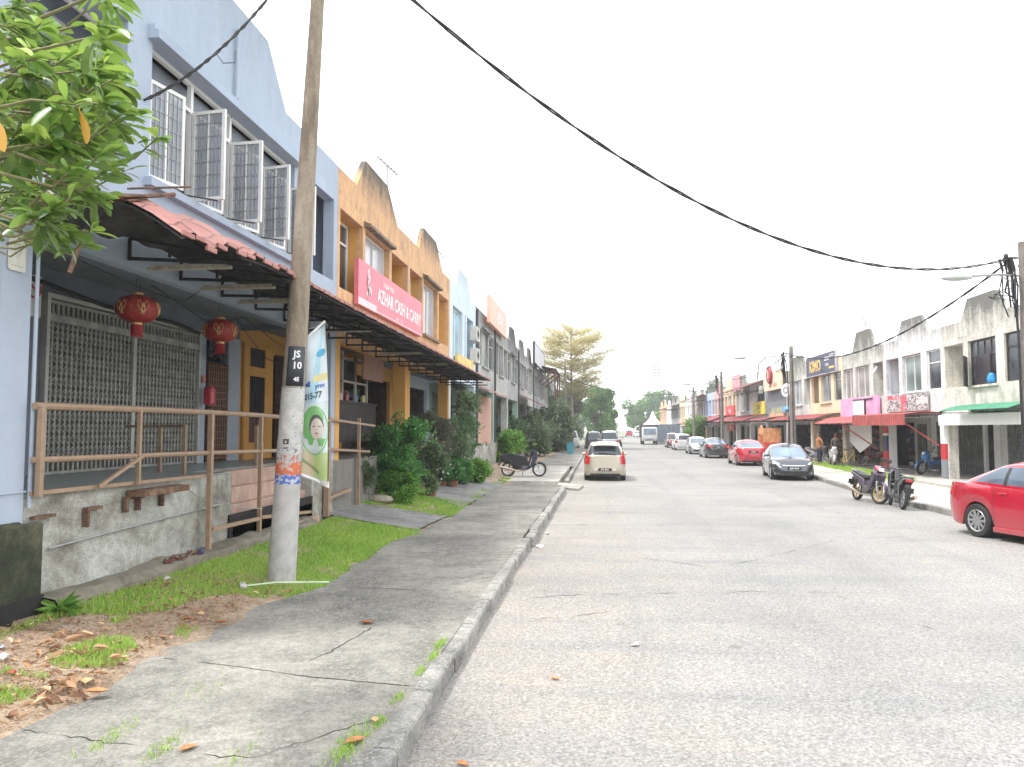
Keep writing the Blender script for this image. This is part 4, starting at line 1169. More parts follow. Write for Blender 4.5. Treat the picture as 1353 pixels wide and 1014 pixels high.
# ledge and drain along the foot of the blue plinth
q = MB()
def led(u, v):
    y = 6.6+6.6*v; pr = [(-5.27,.10),(-5.27,.50),(-5.12,.485),(-5.02,.46),(-4.99,.40),(-4.985,.05)]
    i = u*5; a = int(min(4,i)); f = i-a; x = pr[a][0]+(pr[a+1][0]-pr[a][0])*f; z = pr[a][1]+(pr[a+1][1]-pr[a][1])*f
    return (x+(vnoise(y*4,u*6,3)-.5)*.06, y, z-.12*v*0 + (vnoise(y*3,u*4,8)-.5)*.07*(1 if 0<u<1 else 0))
q.grid(led, 10, 120); tag(q.build('drain_kerb', plaster('ledge_concrete', (.26,.235,.185), .85, (.06,.05,.035), 3, 1, .5, (.18,.17,.12)), None, smooth=True), 'rough stained concrete ledge along the foot of the grey plinth wall', 'ledge')
q = MB(); q.box((-5.6,5.7,-.3),(-5.22,6.42,1.21)); q.box((-5.25,6.0,-.3),(-5.16,6.62,1.19)); tag(q.build('mossy_wall', MOSSP, None, bevel=.02), 'low black mossy wall below the blue corner pillar', 'wall')
q = MB(); q.box((-9,5.0,-.8),(-5.6,6.9,-.5)); q.box((-9,4.9,-.5),(-5.35,5.05,.28)); q.box((-5.5,5.0,-.5),(-5.35,5.72,.28)); struct(q.build('drain', MOSSP))
q = MB(); q.box((-5.18,5.9,.05),(-5.145,6.63,.52)); struct(q.build('drain', DARKIN))  # dark slab proud of the wall, standing in for the shaded drain opening
# broken dry bits and bottle cap litter on ledge
q = MB()
r_ = random.Random(9)
for k in range(22):
    x, y = -5.05+r_.uniform(-.06,.06), 8.75+r_.uniform(-.35,.5); a = r_.uniform(0,PI); l = r_.uniform(.04,.12)
    q.bar((x,y,.5),(x+l*math.cos(a)*.4,y+l*math.sin(a),.5+r_.uniform(0,.04)), .02)
tag(q.build('dry_debris', simple('debris_brown', (.14,.06,.04), .9), None), 'small heap of dry brown debris on the drain ledge', 'debris')
q = MB(); q.lathe([(0,0),(.04,0),(.045,.05),(.03,.08),(0,.085)], 12); o = q.build('plastic_cup', simple('blue_plastic', (.02,.06,.25), .4), None, smooth=True); o.location = (-5.1,9.35,.48); o.rotation_euler = (1.4,0,.5); tag(o, 'crumpled dark blue plastic cup on the ledge beside the railing post', 'cup')

# ---------------------------------------------------------------- near concrete pole
pole_base = Vector((-3.90, 9.1, .1)); pole_top = Vector((-3.488, 9.1, 9.0)); PL = 8.9
pt = empty('utility_pole', 'tall round concrete pole with peeling posters beside the pavement', 'utility pole', tuple(pole_base))
ax = (pole_top-pole_base)
def prad(z): return .168 - (.168-.078)*(z/8.0)
def pc(z): return ax*(z/PL)
def shaftmat():
    m, nt, b = newmat('pole_concrete')
    v = coords(nt, (1,1,.25)); n = noise(nt, v, 5, 6, .65); n2 = noise(nt, coords(nt), 30, 4, .7)
    c = rmp(nt, n, [(.35,(.15,.12,.09)),(.5,(.25,.205,.155)),(.68,(.34,.29,.24))])
    c = mixc(nt, 1., c, rmp(nt, n2, [(.3,.8),(.7,1.12)]), 'MULTIPLY')
    nt.links.new(c, b.inputs['Base Color']); b.inputs['Roughness'].default_value = .85; bump(nt, b, n2, .3, .006)
    return m
POLM = shaftmat()
q = MB(); q.tube([pc(z) for z in (0,1,2,3,4,5,6,7,8,8.9)], [prad(z) for z in (0,1,2,3,4,5,6,7,8,8.9)], 40); q.build('shaft', POLM, pt, smooth=True)
def band(name, z0, z1, off, colfn, nu=150, nv=170, mat=None):
    def pos(u, v):
        z = z0+(z1-z0)*v; a = 2*PI*u; r_ = prad(z)+off; c = pc(z)
        return (c.x+r_*math.cos(a), c.y+r_*math.sin(a), z)
    return color_grid(name, mat or vcolmat('poster_paper', .8), pt, nu, nv, pos, colfn)
def pap(u, v):
    z = v*1.28; x = u*20; e = vnoise(u*40, v*9, 5)
    base = .50 + .12*vnoise(u*14, v*14, 1) - .10*vnoise(u*50, v*60, 2)
    c = [base, base*.99, base*.97]
    t = vnoise(u*55, v*75, 6)
    if t > .80 and vnoise(u*9, v*6, 8) > .5: c = [x_*.35 for x_ in c]
    if v < .085+.02*e: c = [.10,.17,.50] if vnoise(u*30, v*60, 11) < .62 else [.5,.52,.6]
    elif v < .205+.02*e: c = [.62,.17,.08] if vnoise(u*22, v*50, 12) < .72 else [.55,.4,.36]
    elif v < .30 and .55 < u < .95 and vnoise(u*70, v*50, 13) > .55: c = [.5,.2,.18]
    # block shapes of an old stencil, facing the road
    if .715 < u < .80:
        if .40 < v < .455 and not (.74 < u < .77 and .415 < v < .44): c = [.06,.06,.07]
        if .335 < v < .375 and vnoise(u*90, v*80, 3) > .45: c = [.10,.10,.12]
    if v > .96 + .03*e: c = [.30,.26,.21]
    return c
band('poster_wrap', 1.28, 2.50, .004, pap)
def low(u, v):
    b = .42 + .1*vnoise(u*9, v*12, 4) - .12*vnoise(u*40, v*30, 5)*(1-v); return (b, b*.985, b*.96)
band('painted_foot', .05, 1.29, .003, low, 60, 60, vcolmat('painted_foot', .85))
# black number plate
q = MB()
for i in range(10):
    a0 = -1.85 + i*.155; a1 = a0+.155
    f = lambda a, z, o=.008: (pc(z).x+(prad(z)+o)*math.cos(a), pc(z).y+(prad(z)+o)*math.sin(a), z)
    q.quad(f(a0,2.49),f(a1,2.49),f(a1,2.98),f(a0,2.98))
q.build('number_plate', simple('plate_black', (.035,.042,.055), .5), pt, smooth=True, solid=.004)
q = MB()
fp = lambda a0, z0: (lambda x, y: (pc(z0+y).x+(prad(z0+y)+.0125)*math.cos(a0+x/(prad(z0+y)+.0125)), pc(z0+y).y+(prad(z0+y)+.0125)*math.sin(a0+x/(prad(z0+y)+.0125)), z0+y))
add_text(q, 'JS', .12, fp(-1.05,2.88), bold=True); add_text(q, '10', .12, fp(-1.0,2.74), bold=True); add_text(q, '4E', .07, fp(-1.0,2.57), bold=True)
q.build('lettering', TW, pt, fix=False)
# hardware above
q = MB()
for z in (8.2, 8.5): q.lathe([(prad(z)+.01,z-.03),(prad(z)+.02,z),(prad(z)+.01,z+.03)], 24, Matrix.Translation(pc(z)*1.0 - Vector((0,0,z))+Vector((0,0,0))) )
q.bar(pc(8.5)+Vector((0,0,0)), pc(8.5)+Vector((.25,.1,0)), .03); q.build('clamp', GALV, pt)
# ---------------------------------------------------------------- hanging flag banner
bt = empty('flag_banner', 'narrow hanging banner printed with a woman in a green headscarf, tied to the concrete pole', 'banner', (-3.70, 9.18, 0))
def bpos(u, v):
    # v 0 bottom .. 1 top ; left edge follows pole, right edge slanting
    xl = -.03+.02*v; z = 0
    xr = interp([(0,.335),(.15,.33),(.55,.30),(.8,.27),(1,.25)], v)
    zb = 1.47 - .12*u; zt = 3.18 + .22*u**1.0
    x = xl+(xr-xl)*u; z = zb+(zt-zb)*v
    return (x, .035*math.sin(u*5+v*4)*(.4+u) + .06*u, z)
def ell(u, v, cu, cv, a, b): return ((u-cu)/a)**2+((v-cv)/b)**2
def bcol(u, v):
    n = vnoise(u*22, v*70, 2)
    c = (.56,.66,.72) if v > .5 else (.60,.68,.66)
    if v > .52:
        # bright wedge
        wl = .95-(v-.52)*1.3
        if u > .25+(v-.52)*1.2: c = (.38,.62,.74)
        if u > .62+(v-.5)*.5: c = (.66,.74,.78)
        if ell(u, v, .78, .835, .17, .025) < 1: c = (.05,.36,.62)
        if .655 < v < .70 and .5 < u: c = (.70,.62,.28)
        if .63 < v < .675 and u > .08 and abs(v-.652) < (u-.08)*.075 and u < .38: c = (.03,.10,.42)
    if v < .20:
        c = (.60,.46,.34) if n > .35 else (.50,.56,.30)
        if u > .45 and n > .3: c = (.42,.58,.20)
        if abs(v-.03-.10*(1-u)) < .012 and u < .7: c = (.2,.3,.1)
    d = ell(u, v, .5, .335, .52, .165)
    if d < 1.0: c = (.20,.46,.16)
    if d < .86: c = (.52,.60,.62)
    # headscarf
    if ell(u, v, .46, .365, .40, .135) < 1 and v > .26: c = (.16,.42,.13)
    if ell(u, v, .50, .41, .36, .07) < 1: c = (.18,.46,.15)
    if ell(u, v, .60, .365, .27, .075) < 1: c = (.06,.07,.06)
    if ell(u, v, .62, .345, .24, .070) < 1: c = (.66,.56,.50)
    if ell(u, v, .62, .345, .24, .070) < 1:
        if abs(v-.362) < .004 and (.46 < u < .57 or .67 < u < .78): c = (.14,.10,.09)
        if abs(v-.318) < .005 and .56 < u < .69: c = (.42,.16,.15)
        if abs(u-.62) < .012 and .332 < v < .352: c = (.50,.38,.33)
    if v < .275 and v > .21 and d < .86: c = (.60,.68,.66)
    if .235 < v < .285 and (abs(u-.38) < .15*(v-.20)/.08 or abs(u-.78) < .15*(v-.20)/.08): c = (.17,.44,.14)
    if v < .025: c = (.6,.6,.58)
    return tuple((x*.78+.02)*(.86+.28*vnoise(u*4, v*12, 7)) for x in c)
bp_ = color_grid('printed_sheet', vcolmat('banner_vinyl', .45, var=.05), bt, 90, 300, bpos, bcol)
q = MB()
def bt_map(u0, v0, s=1):
    def f(x, y):
        u = u0 + x/.335; v = v0 + y/1.7 - .02*(u-.5)*0
        p = bpos(u, v); return (p[0], p[1]-.008, p[2])
    return f
add_text(q, '015-77', .10, bt_map(.48, .565), sx=.78, bold=True)
q.build('lettering', simple('banner_ink', (.06,.07,.10), .6), bt, fix=False)
q = MB(); add_text(q, 'ynn', .075, bt_map(.74, .625), bold=True); q.build('lettering', simple('banner_blue_ink', (.05,.12,.4), .6), bt, fix=False)
q = MB(); q.tube([(-.05,.0,3.13),(.0,.0,3.17),(.26,.06,3.43)], .016, 8); q.build('rod', WHITEFR, bt, smooth=True); q = MB(); q.tube([(-.03,-.01,1.50),(.18,.02,1.42),(.33,.07,1.33)], .018, 8); q.tube([(.325,.07,1.40),(.33,.07,1.32)], .01, 6); q.build('rod', WHITEFR, bt, smooth=True)
q = MB(); q.tube([(.28,.06,3.40),(.0,.0,3.3),(-.1,0,3.28)], .004, 4); q.tube([(-.2,-.1,2.24),(0,.02,2.2)], .004, 4); q.build('tie', GALV, bt)
# pale plastic broom handle lying on the grass
bm_ = empty('mop', 'pale green mop handle with a grey head lying on the grass by the pole foot', 'mop', (-4.10, 8.52, .235), math.radians(31))
q = MB(); q.tube([(0,0,0),(.35,.0,.012),(.98,0,-.035)], .011, 8); q.build('handle', simple('mop_green', (.50,.62,.45), .4), bm_)
q = MB(); q.box((-.05,-.07,-.03),(.02,.07,.035)); q.build('head', simple('mop_head', (.5,.5,.5), .6), bm_, bevel=.01)

# ---------------------------------------------------------------- plants
def bush(label, c, rad, n, size, mat, seed, name='bush', stems=8, group=None, flowers=0, fm=None, pot=None, droop=.3, base=0, shell=.55, width=1.):
    t = empty(name, label, 'potted plant' if pot else 'bush', (c[0], c[1], base), 0, group)
    r = np.random.RandomState(seed)
    PP, DD = [], []
    nb = 16
    for k in range(nb):
        a = r.uniform(0, 2*PI); el = r.uniform(-1, 1); rr_ = r.uniform(.25, .72)
        cc = (rad[0]*rr_*math.cos(a)*math.sqrt(1-el*el*.8), rad[1]*rr_*math.sin(a)*math.sqrt(1-el*el*.8), c[2]-base+rad[2]*.78*el)
        s_ = r.uniform(.26, .5)
        p_, d_ = blob_points(r, n//nb, cc, (rad[0]*s_, rad[1]*s_, rad[2]*s_*.85), shell, 7); PP.append(p_); DD.append(d_)
    for k in range(26):   # sprigs sticking out
        a = r.uniform(0, 2*PI); el = r.uniform(-.2, 1); u_ = np.linspace(.6, r.uniform(1.0,1.28), 22)[:,None]
        dv_ = np.array([[rad[0]*math.cos(a)*math.sqrt(max(0,1-el*el)), rad[1]*math.sin(a)*math.sqrt(max(0,1-el*el)), rad[2]*el]])
        PP.append(np.array([[0,0,c[2]-base]]) + dv_*u_ + r.normal(0,.035,(22,3))); DD.append(np.repeat(dv_/np.linalg.norm(dv_), 22, 0))
    P = np.concatenate(PP); D = np.concatenate(DD)
    cl = np.array([vnoise(a*5, b*5+z*3.1, seed) + vnoise(a*11+z*7, b*9, seed+1)*.6 for a, b, z in P])
    keep = cl > .36
    P, D, cl = P[keep], D[keep], cl[keep]
    keep = P[:,2] > .03; P, D, cl = P[keep], D[keep], cl[keep]
    D = D*.7 + r.normal(size=D.shape)*.6; D[:,2] += .1
    v = np.clip((cl-.42)/1.0 + r.normal(0,.16,len(cl)), 0, 1)
    leaf_mesh('foliage', P, D, size, mat, t, seed, width, droop, v)
    q = MB(); rr = random.Random(seed)
    for k in range(stems):
        a = rr.uniform(0, 2*PI); e = Vector((rad[0]*.7*math.cos(a)*rr.random(), rad[1]*.7*math.sin(a)*rr.random(), (c[2]-base)+rad[2]*rr.uniform(.0,.6)))
        b0 = Vector((rr.uniform(-.08,.08), rr.uniform(-.08,.08), .1 if pot else 0))
        q.tube([b0, b0.lerp(e,.5)+Vector((rr.uniform(-.08,.08),rr.uniform(-.08,.08),.05)), e], .014, 5, r1=.005)
    q.build('stem', simple('stem_brown', (.13,.09,.05), .9), t)
    if flowers:
        P2, _ = blob_points(r, flowers, (0,0,c[2]-base), tuple(x*1.05 for x in rad), .1)
        leaf_mesh('flowers', P2, r.normal(size=P2.shape), .05, fm, t, seed+3, 1.6, .1)
    if pot:
        pr, ph, pm = pot
        q = MB(); q.lathe([(0,0),(pr*.72,0),(pr,ph*.88),(pr*1.08,ph*.88),(pr*1.08,ph),(pr*.95,ph),(pr*.9,ph*.8),(0,ph*.8)], 20); q.build('pot', pm, t, smooth=True)
    return t
L1 = leafmat('bush_green', (.035,.11,.03), (.10,.28,.07), (.21,.46,.14))
L2 = leafmat('bush_lime', (.06,.17,.02), (.16,.36,.05), (.32,.55,.12))
L3 = leafmat('bush_olive', (.06,.10,.045), (.16,.235,.115), (.32,.42,.23))
L4 = leafmat('bush_grey', (.07,.075,.05), (.17,.18,.12), (.30,.31,.21))
L5 = leafmat('bush_dark', (.035,.065,.035), (.085,.145,.07), (.18,.27,.13))
TERR = simple('terracotta', (.24,.10,.06), .8, var=.2, vs=8); PLPOT = simple('dark_pot', (.05,.06,.07), .6)
WFL = leafmat('white_petals', (.5,.48,.45), (.6,.58,.55), (.7,.68,.65), .2)
bush('tall dense green bush in front of the orange pillar', (-4.95,18.6,1.62), (.82,.85,.78), 12000, .085, L1, 11, base=.3)
bush('dark green lower half of hedge growing under the tall bush', (-4.95,18.2,.98), (.74,.7,.62), 9000, .08, L1, 12, base=.3)
bush('bright lime green low shrub at the foot of the tall bush', (-4.75,17.9,.62), (.62,.55,.42), 7000, .06, L2, 13, base=.25)
bush('leafy flowering plant in a terracotta pot right of the lime shrub', (-4.45,20.0,1.05), (.52,.5,.72), 5500, .07, L3, 14, 'potted_plant', flowers=60, fm=WFL, pot=(.16,.32,TERR), base=.22)
bush('small dark plant in a grey plastic pot left of the pale stone', (-5.45,16.9,.95), (.38,.38,.5), 1800, .10, L5, 15, 'potted_plant', pot=(.17,.24,PLPOT), base=.36, width=.5)
bush('brownish sparse bush behind the flowering potted plant', (-5.0,22.6,1.6), (.8,.9,1.0), 5200, .08, L4, 16, base=.25)
bush('grey-green rose bush with pale flowers beside the paving', (-4.75,24.6,1.25), (.85,1.0,.85), 8500, .08, L3, 17, base=.25, flowers=70, fm=WFL)
bush('round green shrub rising behind the grey-green rose bush', (-5.0,27.2,1.5), (.85,.9,.95), 7000, .09, leafmat('bush_mid', (.035,.09,.03), (.09,.20,.07), (.20,.36,.15)), 18, base=.2)
bush('low green plant in a dark pot at the paving edge', (-4.45,24.3,.72), (.45,.4,.36), 3500, .08, L1, 19, 'potted_plant', pot=(.2,.25,PLPOT), base=.17)
bush('green plant in the left terracotta pot of the pair', (-4.75,23.0,.75), (.32,.32,.34), 1800, .09, L1, 20, 'potted_plant', pot=(.15,.3,TERR), base=.17, group='terracotta pots by the paving')
bush('green plant in the right terracotta pot of the pair', (-4.45,23.1,.72), (.30,.3,.32), 1800, .09, L1, 21, 'potted_plant', pot=(.16,.32,TERR), base=.17, group='terracotta pots by the paving')
bush('lime leafed plant at the right end of the potted row', (-4.15,25.6,.6), (.5,.45,.42), 3600, .08, L2, 22, base=.17)
bush('pale green grassy plant beside the parked cart motorcycle', (-4.55,28.9,.42), (.45,.6,.34), 3000, .10, L2, 23, base=.14, width=.4)
bush('thin climbing plant against the white-blue shophouse', (-5.1,29.5,2.9), (.5,1.3,.75), 2600, .10, L3, 24, base=1.0)
bush('wide green shrub beyond the white driveway', (-5.0,40.5,1.0), (1.4,2.0,.95), 6000, .14, L2, 25, base=.12)
bush('dark shrub against the maroon awning of the left row', (-5.5,47,1.5), (1.4,3,1.3), 6000, .17, L5, 26, base=.12)
bush('brown-green bush in front of the grey shophouses', (-4.4,56,1.8), (1.6,3,1.5), 8000, .18, L3, 27, base=.12)
bush('dark spreading bush under the yellow-green tree', (-4.3,70,2.1), (2.3,4,2.1), 9000, .24, L5, 28, base=.12)
st_ = MB(); st_.lathe([(0,-.02),(.24,0),(.3,.06),(.26,.14),(.12,.18),(0,.19)], 14)
o = st_.build('stone', simple('pale_stone', (.34,.30,.24), .9, var=.25, vs=8, bmp=.4), None, smooth=True, ang=60); o.location = (-5.05,17.25,.36); o.scale = (1.1,.7,1); tag(o, 'pale flat stone lying beside the lime green shrub', 'stone')
for i in range(1):
    w_ = empty('weed', 'small bright green weed growing beside the black drain opening', 'plant', (-5.0,6.62,.33))
    r = np.random.RandomState(4); a = r.uniform(0,2*PI,26); D = np.stack([np.cos(a),np.sin(a),r.uniform(.2,1.4,26)],1)
    leaf_mesh('foliage', np.zeros((26,3))+np.array([0,0,.04])+D*.01, D, .17, L2, w_, 3, .45, .9)
    q = MB(); q.tube([(0,0,-.02),(0,0,.07)], .008, 5); q.build('stem', simple('stem_green', (.1,.2,.04), .8), w_)
# individual fallen leaves on the pavement and road
DRYM = [simple('fallen_leaf_orange', (.50,.22,.09), .7, var=.3, vs=30), simple('fallen_leaf_brown', (.30,.13,.06), .8, var=.3, vs=30), simple('fallen_leaf_tan', (.52,.36,.20), .8, var=.25, vs=30)]
def fleaf(x, y, z, L, rz, mi, label, curl=.35):
    q = MB()
    def fn(u, v):
        w = math.sin(PI*min(1, u*1.02))**.8*.30*(1-.35*u)
        s = (v-.5)*2
        return (L*u, L*w*s, L*(curl*(s*s*w*1.6 + (u-.5)**2*.9)) + .004)
    q.grid(fn, 10, 6); q.tube([(0,0,.01+L*curl*.2),(-.18*L,.02*L,.012)], .0018, 4)
    o = q.build('fallen_leaf', DRYM[mi], None, smooth=True); o.location = (x,y,z); o.rotation_euler = (0,0,rz)
    tag(o, label, 'leaf', 'dry leaves on the pavement and road')
fleaf(-2.46,4.33,.152,.12,1.1,0,'orange dry leaf on the cracked pavement near the bottom edge')
fleaf(-1.52,4.52,.158,.15,.9,0,'large orange dry leaf standing in the kerbside weeds')
fleaf(-1.44,4.88,.156,.10,1.9,2,'narrow tan leaf in the joint behind the kerb')
fleaf(-.88,4.72,.004,.10,-.5,0,'small orange leaf on the road beside the kerb')
fleaf(-2.34,7.35,.153,.16,-.1,1,'curled brown leaf lying across the middle of the pavement')
fleaf(-3.62,5.1,.19,.17,.2,0,'orange leaf on top of the leaf heap at the pavement edge')
fleaf(-3.72,5.25,.19,.16,2.2,2,'pale tan leaf leaning on the heap at the pavement edge')
fleaf(-3.86,5.75,.22,.13,.6,2,'yellowish leaf on the dark soil left of the grass tuft')
fleaf(-.33,6.33,.004,.09,2.6,0,'bright orange scrap of leaf on the road right of the kerb')
fleaf(-3.66,7.0,.2,.14,.3,1,'arched brown leaf on the pale soil near the pavement')
fleaf(-3.9,7.02,.22,.13,2.9,1,'dark arched leaf on the pale soil left of its neighbour')
# crumpled white litter
def litter(x, y, z, s, label, c=(.6,.6,.62), seed=1):
    q = MB(); rr = random.Random(seed)
    vs = [Vector((rr.uniform(-1,1)*s, rr.uniform(-1,1)*s, rr.uniform(0,.7)*s)) for _ in range(16)]
    bm = bmesh.new()
    for v in vs: bm.verts.new(v)
    bmesh.ops.convex_hull(bm, input=bm.verts); me = bpy.data.meshes.new('litter'); bm.to_mesh(me); bm.free()
    o = bpy.data.objects.new('litter', me); COL.objects.link(o); o.location = (x,y,z); me.materials.append(simple('litter_%d' % seed, c, .5)); tag(o, label, 'litter')
litter(-4.55,5.45,.3,.05,'crumpled white tissue on the soil at the left edge')
litter(-4.75,5.6,.32,.05,'pale blue-white scrap of plastic at the far left edge',(.5,.55,.65),2)
litter(-4.3,5.25,.26,.03,'small red wrapper on the leafy soil',(.5,.05,.05),3)
litter(.33,7.42,.0,.05,'flat pinkish paper scrap lying in the middle of the road',(.7,.55,.55),4)
litter(-1.02,13.3,.0,.07,'white paper scrap against the foot of the kerb',(.7,.68,.66),5)
litter(-1.0,15.0,.0,.06,'pinkish scrap beside the kerb farther up the road',(.65,.5,.48),6)
litter(-4.85,8.2,.36,.05,'clear crushed plastic cup lying in the grass',(.5,.58,.55),7)

# foreground tree branch, trunk just outside the frame
ft = empty('tree', 'large-leaved green tree branch overhanging the top left corner', 'tree', (-4.3, 3.0, 0))
q = MB(); q.tube([(0,0,-.1),(.05,0,1.6),(.1,.05,3.0),(.25,.1,3.9),(.3,.1,5.2)], .17, 10, r1=.10); q.build('trunk', simple('bark_grey', (.17,.14,.11), .9, var=.3, vs=9), ft, smooth=True)
r = np.random.RandomState(12); rr = random.Random(12)
tips = []; br = MB()
targets = []
for k in range(620):
    x = rr.uniform(-4.4,-2.2); z = rr.uniform(2.7,5.4); y = rr.uniform(3.1,4.6)
    # screen limits: foliage boundary
    px = 790 + x/y*1000*1.0; py = 568-(z-2.05)/y*1000
    lim = interp([(-60,128),(40,118),(90,165),(140,182),(170,196),(210,168),(250,118),(290,78),(330,30),(345,-30)], py)
    if px > lim-16 or px < -90 or py > 290 or py < -90: continue
    targets.append(Vector((x+4.3, y-3.0, z)))
for T in targets:
    s = Vector((.22,.08,3.5+rr.uniform(-.4,.6)))
    m_ = T + Vector((-.18+rr.uniform(-.06,.06),rr.uniform(-.1,.1),-.10+rr.uniform(-.08,.16)))
    br.tube([T+Vector((-.42,rr.uniform(-.1,.1),-.05)), m_, T], .009, 5, r1=.004)
    tips.append((T, (T-m_).normalized()))
br.build('branch', simple('twig_green', (.16,.15,.07), .8), ft, smooth=True)
P = []; D = []; VV = []
for T, d in tips:
    nn = rr.randint(13, 19); basev = rr.uniform(.1,.6)
    for k in range(nn):
        a = 2*PI*k/nn*1.618*2; o = Vector((math.cos(a), math.sin(a)*.9, rr.uniform(-.75,.65)))
        dd = (o + d*.6).normalized()
        back = rr.uniform(0,.16)
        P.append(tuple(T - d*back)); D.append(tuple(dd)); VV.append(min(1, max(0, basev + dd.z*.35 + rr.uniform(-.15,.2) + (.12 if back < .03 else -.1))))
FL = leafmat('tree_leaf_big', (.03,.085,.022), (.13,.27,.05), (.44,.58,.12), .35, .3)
P = np.array(P); D = np.array(D); VV = np.array(VV)
def big_leaves(name, P, D, size, mat, parent, seed, vals):
    r = np.random.RandomState(seed); n = len(P); D = D/np.linalg.norm(D, axis=1)[:,None]
    rn = r.normal(size=(n,3))*.5; rn[:,2] += 1.2
    Sd = np.cross(D, rn); Sd /= np.linalg.norm(Sd,axis=1)[:,None]; Nn = np.cross(Sd, D)
    sz = size*r.uniform(.6,1.2,n); prof = [(0,.015),(.12,.035),(.3,.10),(.5,.155),(.68,.18),(.84,.15),(.95,.075),(1,.0)]
    V = np.zeros((n, len(prof)*3, 3)); dr = r.uniform(.15,.6,n)
    for i, (a, w) in enumerate(prof):
        for j, s in enumerate((-1,0,1)):
            V[:, i*3+j] = P + (D*a + Sd*(w*s) + Nn*(abs(s)*w*.30))*sz[:,None] - np.stack([np.zeros(n),np.zeros(n),dr*a*a*.6*sz],1)
    fs = []
    for i in range(len(prof)-1):
        for j in range(2): fs.append((i*3+j, i*3+j+1, (i+1)*3+j+1, (i+1)*3+j))
    fs = np.array(fs); F = (np.arange(n)*len(prof)*3)[:,None,None] + fs[None]
    return np_mesh(name, V.reshape(-1,3), F.reshape(-1,4), mat, parent, np.repeat(vals, len(prof)*3), smooth=True)
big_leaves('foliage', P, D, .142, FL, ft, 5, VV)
YL = leafmat('tree_leaf_yellow', (.5,.25,.03), (.6,.33,.05), (.65,.42,.08), .3)
big_leaves('yellow_leaves', np.array([(1.53,.0,3.58),(1.56,.02,3.5),(1.22,.1,3.58),(1.9,.2,3.55)]), np.array([(.05,0,-1),(.5,0,-.6),(.1,0,-1),(.3,0,-.8)]), .17, YL, ft, 6, np.array([.5,.3,.6,.2]))
